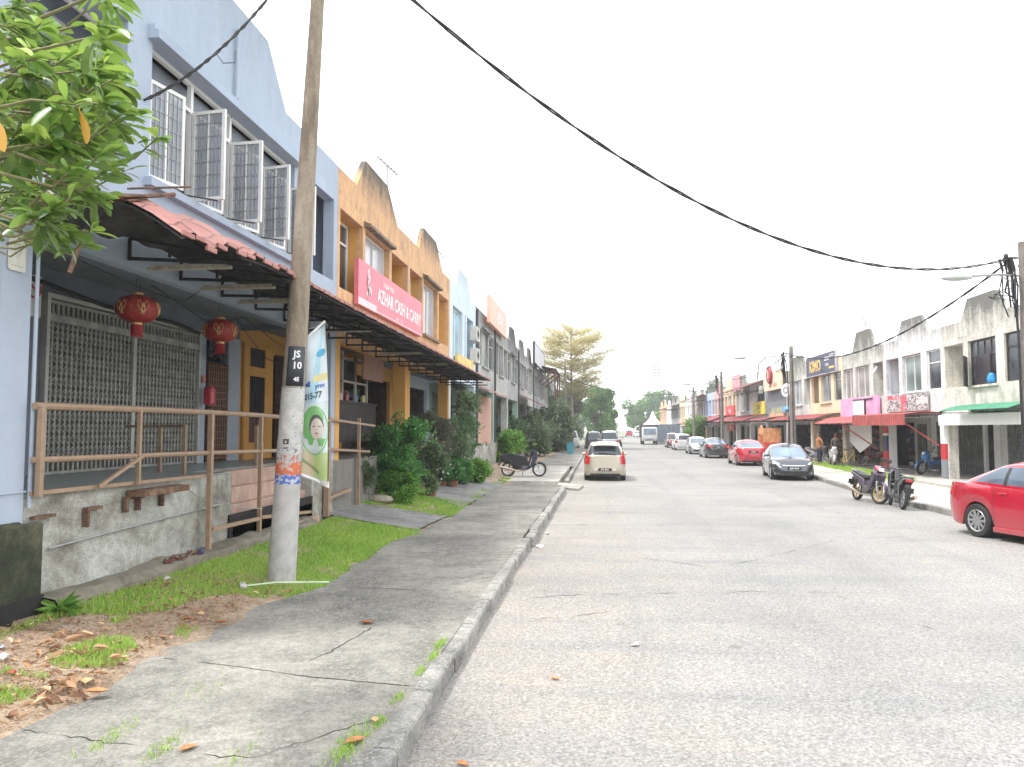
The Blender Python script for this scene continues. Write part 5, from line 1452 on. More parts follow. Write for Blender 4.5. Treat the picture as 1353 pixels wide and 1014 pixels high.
# ---------------------------------------------------------------- cars
TYRE = simple('tyre_rubber', (.025,.025,.025), .85); RIMM = simple('alloy_rim', (.45,.46,.47), .3, .8, .1)
BLKP = simple('black_plastic', (.025,.025,.028), .5); CARGL = glassm('car_glass', (.03,.04,.05), .06, .3)
CARGLB = glassm('car_glass_sky', (.10,.14,.19), .06, .3)
REDL = simple('tail_light_red', (.50,.015,.02), .15, 0, .1, coat=1); LAMPC = simple('headlight_clear', (.62,.64,.66), .12, .2, .1, coat=1)
CHR = simple('chrome_trim', (.6,.61,.62), .2, .9, .05); PLATE = simple('plate_black_car', (.015,.015,.018), .5)
def spow(v, p): return math.copysign(abs(v)**p, v)
def car(name, label, loc, rz, sp, cat='car', group=None):
    t = empty(name, label, cat, loc, rz, group)
    L, Wd, Hh = sp['L'], sp['W'], sp['H']; hl, hw = L/2, Wd/2
    belt = sp['belt']; R = sp.get('R', .31); Ra = R+.055
    xr, xf = sp['wx']; sill = sp.get('sill', .22); pnt = sp['paint']
    # outline parameters (half): rear centre -> side -> front centre
    nr, nf = sp.get('nr', 7), sp.get('nf', 4.5)
    xs = [-.965,-.94,-.91,-.87,-.83]
    x = -.80
    step = .035
    while x < .8: xs.append(x); x += step
    xs += [.83,.87,.91,.94,.965]
    xs = sorted(set(round(v,4) for v in xs))
    half = []
    yr = (1-.965**nr)**(1/nr); yf = (1-.965**nf)**(1/nf)
    for k in range(6):
        y = yr*k/6; half.append((-(1-y**nr)**(1/nr), y))
    for v in xs:
        n_ = nr if v < 0 else nf
        half.append((v, (1-abs(v)**n_)**(1/n_)))
    for k in range(5,-1,-1):
        y = yf*k/6; half.append(((1-y**nf)**(1/nf), y))
    out = half + [(a,-b) for a, b in half[-2:0:-1]]
    N = len(out); NV = 12
    fn_s = sp.get('nose', .06); tl_s = sp.get('tail', .03)
    def zlow(x):
        z = sill + (.04 if abs(x) > hl*.86 else 0)
        for c in (xr, xf):
            if abs(x-c) < Ra: z = max(z, R*.98 + math.sqrt(Ra*Ra-(x-c)**2))
        return z
    def bpt(k, v):
        a, b = out[k]
        x = a*hl; zb = interp(belt, x)
        sx = 1.0
        if a > 0: sx -= (fn_s*(max(0, v-.42)/.58)**1.7 + .015*max(0, .3-v)/.3)*abs(a)**3
        else: sx -= (tl_s*(max(0, v-.5)/.5)**1.6 + .02*max(0, .3-v)/.3)*abs(a)**3
        sy = .955 + .045*math.sin(min(1, v/.55)*PI/2) - .055*(max(0, v-.62)/.38)**1.5
        xx = x*sx; yy = b*hw*sy
        zl = zlow(x); z = zl + (zb-zl)*v
        if .30 < v < .75 and abs(a) < .82: yy *= 1+.006*math.cos((v-.5)*14)
        for c in (xr, xf):
            dd = abs(x-c)
            if dd < Ra*1.3 and v < .5: yy *= 1+.018*(1-dd/(Ra*1.3))
        return Vector((xx, yy, z))
    grid = [[bpt(k, j/NV) for k in range(N)] for j in range(NV+1)]
    V = []; F = []
    lip = [Vector((p.x*.985, p.y*.86, p.z+.0)) for p in grid[0]]
    rows = [lip] + grid
    # deck rows towards the centre
    for s in (.97,.9,.75,.5,.25,.0):
        row = []
        for k in range(N):
            p = grid[-1][k]; a = out[k][0]
            xx = p.x*(1-.30*(1-s)**1.0*abs(a)**4) if True else p.x
            yy = p.y*s
            zz = interp(belt, xx) + .045*(1-s*s) + (-.006 if s == .97 else 0)
            if a > .9 or a < -.9: zz = p.z + (interp(belt, xx)+.045*(1-s*s)-p.z)*min(1, (1-s)*3)
            row.append(Vector((xx, yy, zz+.012*(1 if s < .98 else 0))))
        rows.append(row)
    for row in rows: V += row
    for j in range(len(rows)-1):
        for k in range(N): F.append((j*N+k, j*N+(k+1)%N, (j+1)*N+(k+1)%N, (j+1)*N+k))
    body = MB(); body.add(V, F)
    # ---- greenhouse
    xb0, xb1 = sp['gb']; xt0, xt1 = sp['gt']; wb, wt = hw*sp.get('wb', .93), hw*sp.get('wt', .72)
    n5 = 6; M_ = 72
    ring = []
    for k in range(M_):
        a = 2*PI*(k+.5)/M_
        ring.append((spow(math.cos(a), 2/n5), spow(math.sin(a), 2/n5)))
    # redistribute along the perimeter
    pts = []
    per = 96
    dense = [(spow(math.cos(2*PI*i/1440), 2/n5)*2.0, spow(math.sin(2*PI*i/1440), 2/n5)) for i in range(1441)]
    acc = [0]
    for p, q_ in zip(dense, dense[1:]): acc.append(acc[-1]+math.hypot(p[0]-q_[0], p[1]-q_[1]))
    j = 0
    for i in range(per):
        tgt = acc[-1]*i/per
        while acc[j+1] < tgt: j += 1
        pts.append((dense[j][0]/2, dense[j][1]))
    lv = [0,.10,.16,.34,.52,.70,.84,.90,1.]
    def gpt(i, v):
        a, b = pts[i]
        x0 = (xb0+xb1)/2 + a*(xb1-xb0)/2; x1 = (xt0+xt1)/2 + a*(xt1-xt0)/2
        x = x0+(x1-x0)*v; y = b*(wb+(wt-wb)*v)*(1+.05*math.sin(PI*v)*(1 if abs(b)>.3 else .3))
        if a > .5: x += (.10*(1-b*b)*(1-v*.3))*min(1,(a-.5)*2.5)      # curved windscreen
        if a < -.5: x -= (.06*(1-b*b)*(1-v*.3))*min(1,(-a-.5)*2.5)
        zb = interp(belt, x0) - .01; zt = Hh - .085 - .05*((x1-(xt0+xt1)/2)/((xt1-xt0)/2+1e-6))**2
        return Vector((x, y, zb + (zt-zb)*v + .03*math.sin(PI*v)*0))
    gl = {'windshield': MB(), 'rear_window': MB(), 'side_window': MB()}
    frame = MB()
    pil = sp.get('pillars', (0.,))
    gr = [[gpt(i, v) for i in range(per)] for v in lv]
    for j in range(len(lv)-1):
        for i in range(per):
            i2 = (i+1) % per
            f = [gr[j][i], gr[j][i2], gr[j+1][i2], gr[j+1][i]]
            am = (pts[i][0]+pts[i2][0])/2; bm_ = (pts[i][1]+pts[i2][1])/2
            xm = sum(p.x for p in f)/4
            kind = None
            if 2 <= j <= 6 if False else 1 <= j <= 6:
                if abs(bm_) > .965 and abs(am) < .93 and 2 <= j <= 6-0:
                    kind = 'side_window'
                elif am > .9 and abs(bm_) < .90: kind = 'windshield'
                elif am < -.9 and abs(bm_) < .88: kind = 'rear_window'
            (gl[kind] if kind else frame).add(f, [(0,1,2,3)])
    # roof
    last = gr[-1]; cx = (xt0+xt1)/2
    prev = last
    for s in (.93,.8,.6,.3,0):
        cur = [Vector((cx+(p.x-cx)*(.25+.75*s), p.y*s, Hh-.085+ (.085)*(1-s**2.2) - .05*((cx+(p.x-cx)*(.25+.75*s)-cx)/((xt1-xt0)/2))**2)) for p in last]
        for i in range(per):
            i2 = (i+1) % per; frame.add([prev[i], prev[i2], cur[i2], cur[i]], [(0,1,2,3)])
        prev = cur
    body.add(frame.v, frame.f)
    bo = body.build('body', pnt, t, smooth=True, ang=50)
    for nm, g in gl.items():
        if not g.v: continue
        if nm == 'side_window':
            for s in (1,-1):
                h = MB()
                for f in g.f:
                    if sum(g.v[i][1] for i in f)*s > 0: h.add([g.v[i] for i in f], [(0,1,2,3)])
                if h.v: h.build(nm, sp.get('glass', CARGL), t, smooth=True, ang=80)
        else: g.build(nm, sp.get('glass_f', sp.get('glass', CARGL)), t, smooth=True, ang=80)
    # door pillars lying on the glass
    def gsurf(xq, v, s):
        best = None
        for i in range(per):
            i2 = (i+1) % per
            if pts[i][1]*s < .9: continue
            p, q_ = gpt(i, v), gpt(i2, v)
            if (p.x-xq)*(q_.x-xq) <= 0 and abs(p.x-q_.x) > 1e-6:
                return p.lerp(q_, (xq-p.x)/(q_.x-p.x))
        return None
    for xp in pil:
        for s in (1,-1):
            q = MB(); prev = None
            for v in (.12,.3,.5,.7,.88):
                w_ = .035; a, b = gsurf(xp-w_, v, s), gsurf(xp+w_, v, s)
                if a is None or b is None: continue
                a = a+Vector((0,.006*s,0)); b = b+Vector((0,.006*s,0))
                if prev: q.add([prev[0],prev[1],b,a], [(0,1,2,3)])
                prev = (a, b)
            if q.v: q.build('door_pillar', BLKP, t, fix=False)
    # patches lying on the body surface
    def patch(nm, cond, mat, off=.012):
        m = MB()
        for j in range(NV):
            for k in range(N):
                k2 = (k+1) % N
                f = [grid[j][k], grid[j][k2], grid[j+1][k2], grid[j+1][k]]
                c = (f[0]+f[1]+f[2]+f[3])/4
                if cond(c):
                    nrm = (f[1]-f[0]).cross(f[3]-f[0])
                    if nrm.length < 1e-9: continue
                    nrm.normalize()
                    o_ = Vector((c.x*.6, c.y, 0)).normalized()
                    if nrm.dot(o_) < 0: nrm = -nrm
                    dx = Vector((math.copysign(off, c.x) if abs(c.x) > hl*.7 else 0, math.copysign(off*.6, c.y) if abs(c.y) > .3*hw else 0, 0))
                    m.add([p+dx for p in f], [(0,1,2,3)])
        if m.v:
            # one piece per side
            if nm in ('tail_light','headlight','fog_light'):
                for sg in (1,-1):
                    h = MB()
                    for f in m.f:
                        if sum(m.v[i][1] for i in f)*sg > 0: h.add([m.v[i] for i in f], [(0,1,2,3)])
                    if h.v: h.build(nm, mat, t, smooth=True, ang=50)
                return
            return m.build(nm, mat, t, smooth=True, ang=50)
    for nm, cond, mat in sp.get('patch', []): patch(nm, cond, mat)
    # underbody
    q = MB(); q.box((-hl*.93,-hw*.72,.2),(hl*.93,hw*.72,.62)); q.box((xr+Ra,-hw*.88,.2),(xf-Ra,hw*.88,.4)); q.build('underbody', BLKP, t)
    # wheels
    for cx_, s in ((xr,1),(xr,-1),(xf,1),(xf,-1)):
        M = Matrix.Translation((cx_, s*(hw-.115), R)) @ Matrix.Rotation(0 if s > 0 else PI, 4, 'Z')
        q = MB(); q.lathe([(R*.66,-.09),(R*.93,-.10),(R,-.075),(R,.075),(R*.93,.10),(R*.66,.09)], 28, M, 'y'); w = q.build('wheel', TYRE, t, smooth=True)
        q = MB(); q.lathe([(R*.69,.085),(R*.66,.098),(R*.60,.085),(R*.58,.02),(0,.015)], 28, M, 'y'); q.lathe([(0,.085),(R*.16,.08),(R*.18,.03)], 14, M, 'y')
        ns = sp.get('spokes', 7)
        for k in range(ns):
            a = 2*PI*k/ns; c, s_ = math.cos(a), math.sin(a)
            p0 = M @ Vector((R*.12*c, .07, R*.12*s_)); p1 = M @ Vector((R*.63*c, .08, R*.63*s_)); q.bar(p0, p1, .022, .05)
        q.build('rim', sp.get('rim', RIMM), w, smooth=True)
        q = MB(); q.lathe([(R*.575,.022),(0,.021)], 28, M, 'y'); q.build('brake_shadow', BLKP, w)
    # mirrors
    for s in (1,-1):
        xm = sp['gb'][1]-.42; zm = interp(belt, xm)+.06
        q = MB(); n_ = 10
        def mf(u, v): 
            a = 2*PI*u; b = PI*(v-.5); return (xm+.07*math.cos(b)*math.cos(a), s*(hw+.04)+.11*math.sin(b), zm+.06*math.cos(b)*math.sin(a))
        q.grid(mf, 14, 8); q.bar((xm,s*hw*.86,zm-.03),(xm,s*(hw+.0),zm-.01),.04); q.build('mirror', pnt, t, smooth=True)
    # door handles and seams
    if sp.get('detail'):
        for s in (1,-1):
            for xh in sp['handles']:
                q = MB(); q.box((xh-.09,s*(hw*.985)-.012,interp(belt,xh)-.12),(xh+.09,s*(hw*.985)+.022,interp(belt,xh)-.085)); q.build('door_handle', sp.get('hmat', pnt), t, bevel=.006)
        q = MB()
        for s in (1,-1):
            for x in sp['seams']:
                k = min(range(N), key=lambda i: abs(grid[6][i].x-x)+(0 if grid[6][i].y*s > 0 else 9))
                for j in range(1, NV):
                    a, b = grid[j][k], grid[j+1][k]; o = Vector((0, s*.0015, 0)); w = Vector((.005,0,0))
                    q.add([a-w+o, a+w+o, b+w+o, b-w+o], [(0,1,2,3)])
        q.build('door_seam', BLKP, t, fix=False)
    return t
def plate(t, x, z, s, txt, mat=None):
    """number plate facing +x (s=1) or -x (s=-1)"""
    q = MB(); q.box((x-.008,-.26,z-.055),(x+.008,.26,z+.055)); p = q.build('number_plate', PLATE, t)
    q = MB(); add_text(q, txt, .085, lambda a, b: (x+s*.011, a*s, z+b), bold=True); q.build('plate_lettering', TW, p, fix=False)
def cars():
    gold = paint('champagne_paint', (.50,.46,.38), .3, .5, .6); red = paint('red_paint', (.42,.012,.035), .22, .15, 1.); grey = paint('grey_blue_paint', (.055,.062,.08), .22, .5, 1.)
    dark = paint('dark_paint', (.045,.048,.055), .25, .4, 1.); silver = paint('silver_paint', (.42,.44,.46), .3, .6, .8); white = paint('white_paint', (.62,.62,.62), .3, 0, .8); maroon = paint('maroon_paint', (.13,.02,.03), .25, .3, 1.)
    def mpv(p, **k):
        L = 4.18; d = dict(L=L, W=1.69, H=1.58, R=.30, wx=(-1.28,1.32), sill=.2, paint=p, belt=[(-2.1,.99),(-1.6,1.0),(.4,.97),(1.15,.93),(1.7,.83),(2.0,.70),(2.1,.60)], gb=(-1.98,1.32), gt=(-1.62,.35), wb=.92, wt=.70, pillars=(-.95,.0), tail=.0, nose=.05, nr=9,
            spokes=5, glass=CARGL, handles=(-.75,.25), seams=(-.9,.0,.9))
        d.update(k); return d
    def sedan(p, **k):
        d = dict(L=4.44, W=1.70, H=1.48, R=.305, wx=(-1.27,1.33), sill=.2, paint=p, belt=[(-2.22,1.00),(-1.9,1.02),(-1.3,1.0),(.4,.93),(1.05,.90),(1.6,.84),(2.0,.76),(2.22,.62)], gb=(-1.85,1.15), gt=(-.95,.22), wb=.93, wt=.70, pillars=(-.62,.1), tail=.035, nose=.07, nr=6,
            spokes=8, glass=CARGL, handles=(-.62,.42), seams=(-.78,.18,1.02))
        d.update(k); return d
    # champagne hatchback, rear to the camera
    tl = lambda c: c.x < -1.7 and abs(c.y) > .63 and .70 < c.z < 1.02
    low = lambda c: c.x < -1.98 and abs(c.y) < .6 and .22 < c.z < .30
    c1 = car('parked_car', 'champagne gold hatchback seen from behind beside the left kerb', (.27, 32.6, 0), PI/2, mpv(gold, patch=[('tail_light', tl, REDL), ('bumper_trim', low, BLKP)], detail=True, rim=simple('steel_rim', (.3,.3,.3), .5, .5)), group='cars parked along the left kerb')
    plate(c1, -2.115, .46, -1, 'JPA 9921')
    for sg in (1,-1):
        q = MB(); q.prism([(sg*.66,.98),(sg*.79,.98),(sg*.755,1.17),(sg*.70,1.19)], -2.03, -1.86, 'x'); q.build('tail_light', REDL, c1, bevel=.012)
    q = MB(); q.bar((-2.0,-.45,1.06),(-1.96,.25,1.12),.02); q.build('wiper', BLKP, c1)
    for ya in (-.45,.30):
        q = MB(); q.box((-2.12,ya,.42),(-2.10,ya+.15,.51)); q.build('sticker', simple('white_sticker', (.6,.58,.5), .5), c1)
    q = MB(); q.prism([(-1.72,1.555),(-1.95,1.50),(-1.93,1.475),(-1.68,1.50)], -.52, .52, 'y'); q.build('spoiler', gold, c1, bevel=.01)
    # silver van farther, left side
    c2 = car('parked_car', 'pale silver people carrier parked ahead of the champagne hatchback', (1.0, 70, .15), PI/2, mpv(silver, H=1.85, W=1.8, patch=[('tail_light', lambda c: c.x < -1.7 and abs(c.y) > .68 and .8 < c.z < 1.1, REDL)]), group='cars parked along the left kerb')
    c2b = car('parked_car', 'dark car half on the pavement beyond the champagne hatchback', (-.5, 78, .1), PI/2+.05, mpv(dark, H=1.8), group='cars parked along the left kerb')
    c2c = car('parked_car', 'white van parked among the plants under the left trees', (-2.9, 82, .1), PI/2, mpv(white, H=1.9, W=1.8), group='cars parked along the left kerb')
    # near red sedan at right edge: nose pointing away from road, rear wheel at 7.07,15.5
    rl_ = lambda c: c.x < -1.85 and abs(c.y) > .42 and .74 < c.z < .98
    sk = lambda c: c.z < .335 and (c.x < -1.75 or abs(c.x) < .9)
    c3 = car('parked_car', 'glossy red sedan cut off by the right edge of the view', (7.9, 0, 0), 0, sedan(red, patch=[('tail_light', rl_, REDL)], detail=True, spokes=10, glass=CARGLB, R=.315, H=1.49, seams=(-.82,.15,1.05), L=4.42), group=None)
    a = math.atan2(-1.09-.0, .38)    # from rear wheel towards front along the kerb
    hx = math.radians(-78)
    # local rear-right... rear left wheel (x=-1.27, y=+hw) must land on (7.07,15.51): heading towards the camera
    hd = math.radians(-73)
    off = Matrix.Rotation(hd, 3, 'Z') @ Vector((-1.27, -.80, 0))
    c3.location = (7.22-off.x, 15.55-off.y, 0); c3.rotation_euler = (0,0,hd)
    q = MB()
    for s in (1,-1):
        q = MB(); q.prism([(-.85,.15),(.85,.15),(.85,.25),(-.85,.25)], s*.80, s*.865, 'y'); q.build('side_skirt', red, c3, bevel=.015)
    # city-type grey sedan facing camera
    hl_ = lambda c: c.x > 1.62 and abs(c.y) > .45 and .66 < c.z < .80
    gr_ = lambda c: c.x > 2.0 and abs(c.y) < .46 and .60 < c.z < .68
    lg_ = lambda c: c.x > 1.9 and abs(c.y) < .52 and .28 < c.z < .40
    fg_ = lambda c: c.x > 1.85 and abs(c.y) > .58 and .34 < c.z < .46
    d4 = sedan(grey, patch=[('headlight', hl_, LAMPC), ('grille', gr_, CHR), ('lower_grille', lg_, BLKP), ('fog_light', fg_, BLKP)], detail=True, glass=CARGLB, glass_f=glassm('windscreen_sky', (.15,.22,.32), .05, .25), H=1.47, W=1.69)
    c4 = car('parked_car', 'dark grey-blue sedan with chrome grille facing the camera by the right kerb', (8.02, 33.7, 0), -PI/2-.10, d4, group='cars parked along the right kerb')
    plate(c4, 2.215, .50, 1, 'JQK 4410')
    # red sedan seen from the rear
    rl2 = lambda c: c.x < -1.8 and abs(c.y) > .38 and .80 < c.z < .97
    c5 = car('parked_car', 'red sedan seen from behind, beyond the grey-blue sedan', (8.72, 46.2, 0), PI/2-.01, sedan(red, patch=[('tail_light', rl2, REDL), ('bumper_trim', lambda c: c.x < -1.9 and abs(c.y) < .6 and c.z < .32, BLKP)], glass=CARGL, glass_f=CARGLB), group='cars parked along the right kerb')
    plate(c5, -2.225, .80, -1, 'JNR 83')
    c6 = car('parked_car', 'dark grey sedan seen from behind, beyond the red sedan', (8.5, 57.6, 0), PI/2+.01, sedan(dark, patch=[('tail_light', rl2, REDL)], glass_f=CARGLB), group='cars parked along the right kerb')
    plate(c6, -2.225, .80, -1, 'JLD 72')
    c7 = car('parked_car', 'silver sedan facing the camera behind the dark grey sedan', (8.45, 66.5, 0), -PI/2, sedan(silver, patch=[('headlight', hl_, LAMPC), ('grille', gr_, BLKP), ('lower_grille', lg_, BLKP)], glass_f=CARGLB), group='cars parked along the right kerb')
    c8 = car('parked_car', 'white sport utility car seen from behind', (8.5, 79, 0), PI/2, mpv(white, H=1.68, W=1.8, patch=[('tail_light', lambda c: c.x < -1.7 and abs(c.y) > .68 and .75 < c.z < 1.0, REDL)]), group='cars parked along the right kerb')
    c9 = car('parked_car', 'dark maroon car beyond the white sport utility car', (8.6, 89, 0), -PI/2, mpv(maroon, H=1.7), group='cars parked along the right kerb')
    c10 = car('parked_car', 'pale car at the far end of the road beside the white tent', (9.4, 185, .3), -PI/2, sedan(white), group=None)
    c11 = car('parked_car', 'small red car at the far end of the road', (7.6, 190, .4), PI/2, mpv(red), group=None)
cars()
# ---------------------------------------------------------------- lorry, container, tent
lt = empty('lorry', 'white cab lorry with dark frame facing the camera far down the road', 'lorry', (7.05,107,0), -PI/2)
q = MB(); q.prism([(0,.5),(2.0,.5),(2.0,1.35),(1.75,2.35),(0,2.4)], -1.0, 1.0, 'y'); q.build('cab', simple('lorry_white', (.55,.57,.58), .4, var=.1), lt, bevel=.05)
q = MB(); q.quad((2.02,-.85,1.4),(2.02,.85,1.4),(1.80,.82,2.2),(1.80,-.82,2.2)); q.build('windshield', CARGLB, lt, solid=.02)
q = MB(); q.box((-4.2,-1.1,.9),(-.1,1.1,1.1)); q.box((-4.2,-1.15,1.1),(-.1,-1.08,2.75)); q.box((-4.2,1.08,1.1),(-.1,1.15,2.75)); q.box((-.2,-1.15,.9),(-.1,1.15,2.75)); q.box((-4.2,-1.15,2.7),(-.1,1.15,2.78)); q.build('cargo_box', simple('lorry_dark', (.09,.08,.09), .7), lt)
q = MB(); q.box((2.0,-.95,.5),(2.1,.95,.85)); q.build('bumper', simple('bumper_grey', (.2,.2,.21), .6), lt)
for x, s in ((1.3,1),(1.3,-1),(-3,1),(-3,-1)):
    q = MB(); q.lathe([(.2,-.12),(.42,-.12),(.42,.12),(.2,.12)], 20, Matrix.Translation((x,s*.88,.42)), 'y'); q.build('wheel', TYRE, lt)
for s in (1,-1):
    q = MB(); q.box((2.1,s*.6,.6),(2.12,s*.85,.76)); q.build('headlight', LAMPC, lt)
ct = empty('shipping_container', 'grey-blue corrugated container standing beyond the parked cars', 'container', (9.9,114,0))
q = MB()
for i in range(32):
    x = -1.2+i*.12
    q.box((x,0,.25),(x+.06,.05,2.75)); q.box((x+.06,.03,.25),(x+.12,.06,2.75))
q.box((-1.2,.06,.2),(2.64,6,2.8)); q.box((-1.25,-.02,2.75),(2.7,6,2.86)); q.box((-1.25,-.02,.15),(2.7,.05,.25))
q.build('walls', simple('container_blue', (.20,.25,.31), .7, var=.2, vs=1.5), ct)
q = MB()
for x in (.1, .9, 1.5): q.tube([(x,-.06,.3),(x,-.06,2.7)], .03, 6)
q.build('lock_bar', GALV, ct)
tt = empty('tent', 'white peaked marquee tent at the far end of the road', 'tent', (12.5,176,.2), .2)
q = MB()
prof = [(3.2,2.6),(2.2,2.85),(1.3,3.5),(.6,4.5),(.12,6.0),(0,6.1)]
for (r0,z0),(r1,z1) in zip(prof, prof[1:]):
    c0 = [(r0,r0,z0),(-r0,r0,z0),(-r0,-r0,z0),(r0,-r0,z0)]; c1 = [(r1,r1,z1),(-r1,r1,z1),(-r1,-r1,z1),(r1,-r1,z1)]
    for i in range(4): q.quad(c0[i], c0[(i+1)%4], c1[(i+1)%4], c1[i])
q.build('canopy', simple('tent_white', (.75,.75,.74), .6, var=.04), tt)
q = MB()
for a in (-3.1,3.1):
    for b in (-3.1,3.1): q.tube([(a,b,0),(a,b,2.6)], .05, 6)
q.build('pole', GALV, tt)

# ---------------------------------------------------------------- motorcycles
def moto(label, loc, rz, col, lean=-7, rimc=None, group=None, basket=False, white_seat=False, cowl=None, scale=1, steer=12):
    t = empty('motorcycle', label, 'motorcycle', loc, rz, group, rot=(math.radians(lean),0,rz)); t.scale = (scale,)*3
    rimc = rimc or RIMM; R = .285
    def wheel(x, st=0):
        M = Matrix.Translation((x,0,R)) @ Matrix.Rotation(math.radians(st), 4, 'Z')
        q = MB(); q.lathe([(R-.07,-.035),(R-.02,-.045),(R,-.02),(R,.02),(R-.02,.045),(R-.07,.035),(R-.07,-.035)], 32, M, 'y'); w = q.build('wheel', TYRE, t, smooth=True)
        q = MB(); q.lathe([(R-.07,-.026),(R-.095,-.02),(R-.095,.02),(R-.07,.026),(R-.07,-.026)], 32, M, 'y'); q.lathe([(0,-.05),(.05,-.045),(.05,.045),(0,.05)], 14, M, 'y')
        for k in range(6):
            a = k*PI/3; q.bar(M@Vector((.04*math.cos(a),0,.04*math.sin(a))), M@Vector(((R-.07)*math.cos(a+.2),0,(R-.07)*math.sin(a+.2))), .022, .028)
        q.build('rim', rimc, w)
    wheel(-.60); wheel(.64, steer)
    F = Matrix.Translation((.40,0,.92)) @ Matrix.Rotation(math.radians(steer), 4, 'Z')
    q = MB()
    for s in (-.075,.075): q.tube([(.64,s,R),(.46,s,.72)], .02, 8)
    q.tube([(.46,0,.68),(.36,0,1.0)], .022, 8); q.build('fork', GALV, t, smooth=True)
    q = MB(); 
    def fend(u, v):
        a = math.radians(-10+150*u); r_ = R+.03; y = (v-.5)*.11; return (.64+r_*math.cos(a), y, R+r_*math.sin(a)-.01*abs(v-.5))
    q.grid(fend, 12, 4); q.build('front_fender', col, t, smooth=True, solid=.008)
    # leg shield and front cowl
    q = MB()
    sh = [(.50,.88),(.56,.78),(.50,.62),(.40,.40),(.20,.27),(.12,.29),(.28,.46),(.34,.62),(.36,.86)]
    q.prism(sh, -.17, -.12, 'y'); q.prism(sh, .12, .17, 'y'); q.prism([(.50,.9),(.57,.78),(.52,.60),(.47,.60),(.46,.88)], -.12, .12, 'y')
    q.build('leg_shield', col, t, bevel=.012, smooth=True)
    q = MB(); q.prism([(.30,.94),(.42,1.04),(.55,.98),(.60,.88),(.46,.86)], -.11, .11, 'y'); q.build('cowl', cowl or col, t, bevel=.03, smooth=True)
    q = MB(); q.prism([(.575,.97),(.615,.88),(.57,.87),(.54,.97)], -.07, .07, 'y'); q.build('headlight', LAMPC, t, bevel=.012)
    q = MB(); q.prism([(.37,.95),(.3,.62),(.22,.40),(-.1,.38),(-.18,.60),(-.1,.66),(.15,.52),(.24,.66),(.31,.96)], -.06, .06, 'y'); q.prism([(-.1,.62),(-.55,.74),(-.86,.82),(-.90,.78),(-.6,.60),(-.2,.42),(-.05,.44)], -.13, .13, 'y'); q.build('body', col, t, bevel=.02, smooth=True)
    q = MB(); q.prism([(.02,.66),(.0,.74),(-.3,.755),(-.62,.83),(-.82,.85),(-.84,.80),(-.5,.72),(-.05,.62)], -.12, .12, 'y'); q.build('seat', simple('seat_white', (.6,.58,.55), .6) if white_seat else BLKP, t, bevel=.02, smooth=True)
    q = MB(); q.box((-.12,-.13,.24),(.16,.13,.46)); q.lathe([(0,-.16),(.10,-.15),(.10,.15),(0,.16)], 16, Matrix.Translation((.02,0,.33)), 'y'); q.tube([(.16,0,.36),(.28,0,.36)], .06, 10); q.box((-.6,.05,.27),(-.1,.09,.34)); q.build('engine', simple('engine_metal', (.13,.13,.135), .5, .5), t, bevel=.01)
    q = MB(); q.tube([(.12,-.08,.30),(.1,-.14,.20),(-.2,-.16,.20),(-.45,-.17,.27),(-.95,-.19,.38)], [.018,.018,.02,.045,.05], 10); q.build('exhaust', simple('exhaust_steel', (.42,.36,.30), .3, .7), t, smooth=True)
    q = MB(); q.tube([(.30,-.33,1.0),(.34,-.2,1.03),(.36,0,.99),(.34,.2,1.03),(.30,.33,1.0)], .014, 8); 
    for s in (-1,1): q.tube([(.30,s*.33,1.0),(.27,s*.42,.99)], .02, 8)
    q.build('handlebar', BLKP, t, smooth=True)
    for s in (-1,1):
        q = MB(); q.tube([(.34,s*.24,1.02),(.36,s*.30,1.16)], .006, 5); q.lathe([(0,-.01),(.05,-.01),(.06,0),(.05,.012),(0,.012)], 14, Matrix.Translation((.35,s*.33,1.19)) @ Matrix.Rotation(PI/2,4,'Z'), 'y'); q.build('mirror', BLKP, t)
    q = MB(); q.prism([(-.84,.80),(-.93,.79),(-.92,.72),(-.8,.72)], -.08, .08, 'y'); q.build('tail_light', REDL, t, bevel=.01)
    q = MB(); q.prism([(-.70,.62),(-.9,.66),(-1.0,.42),(-.97,.41),(-.86,.58),(-.68,.58)], -.06, .06, 'y'); q.build('rear_fender', BLKP, t)
    q = MB(); q.box((-1.0,-.11,.45),(-.985,.11,.58)); p = q.build('number_plate', PLATE, t)
    for s in (-1,1):
        q = MB(); q.tube([(-.3,s*.12,.36),(-.62,s*.12,.30)], .02, 6); q.tube([(-.45,s*.13,.62),(-.60,s*.13,.30)], .028, 8); q.build('shock', simple('shock_dark', (.06,.06,.06), .4, .5), t)
    q = MB(); q.tube([(.0,.1,.26),(-.04,.26,.03)], .012, 6); q.build('side_stand', BLKST, t)
    q = MB(); q.tube([(-.55,-.12,.82),(-.9,-.1,.87),(-.95,0,.88),(-.9,.1,.87),(-.55,.12,.82)], .012, 6); q.build('grab_rail', GALV, t)
    if basket:
        q = MB()
        for z in (.72,.82,.92,1.0):
            q.tube([(.58,-.16,z),(.84,-.16,z),(.84,.16,z),(.58,.16,z),(.58,-.16,z)], .005, 4)
        for x in (.58,.67,.76,.84):
            for y in (-.16,.16): q.tube([(x,y,.72),(x,y,1.0)], .005, 4)
        q.build('basket', GALV, t)
    return t
GOLDR = simple('gold_rim', (.50,.38,.20), .4, .5)
mg = paint('moto_dark_purple', (.09,.07,.10), .3, .3); mb_ = paint('moto_black', (.02,.02,.022), .3, .2); mblue = simple('moto_blue', (.010,.014,.05), .5); mred = paint('moto_red', (.35,.015,.02), .3); mw = paint('moto_white', (.6,.6,.6), .3); msky = paint('moto_sky_blue', (.04,.16,.38), .3)
moto('dark purple motorcycle with gold rims parked side-on by the right kerb', (7.59,22.67,0), math.radians(-82), mg, -8, GOLDR, cowl=paint('moto_pink', (.35,.06,.12), .3), steer=20, scale=1.02)
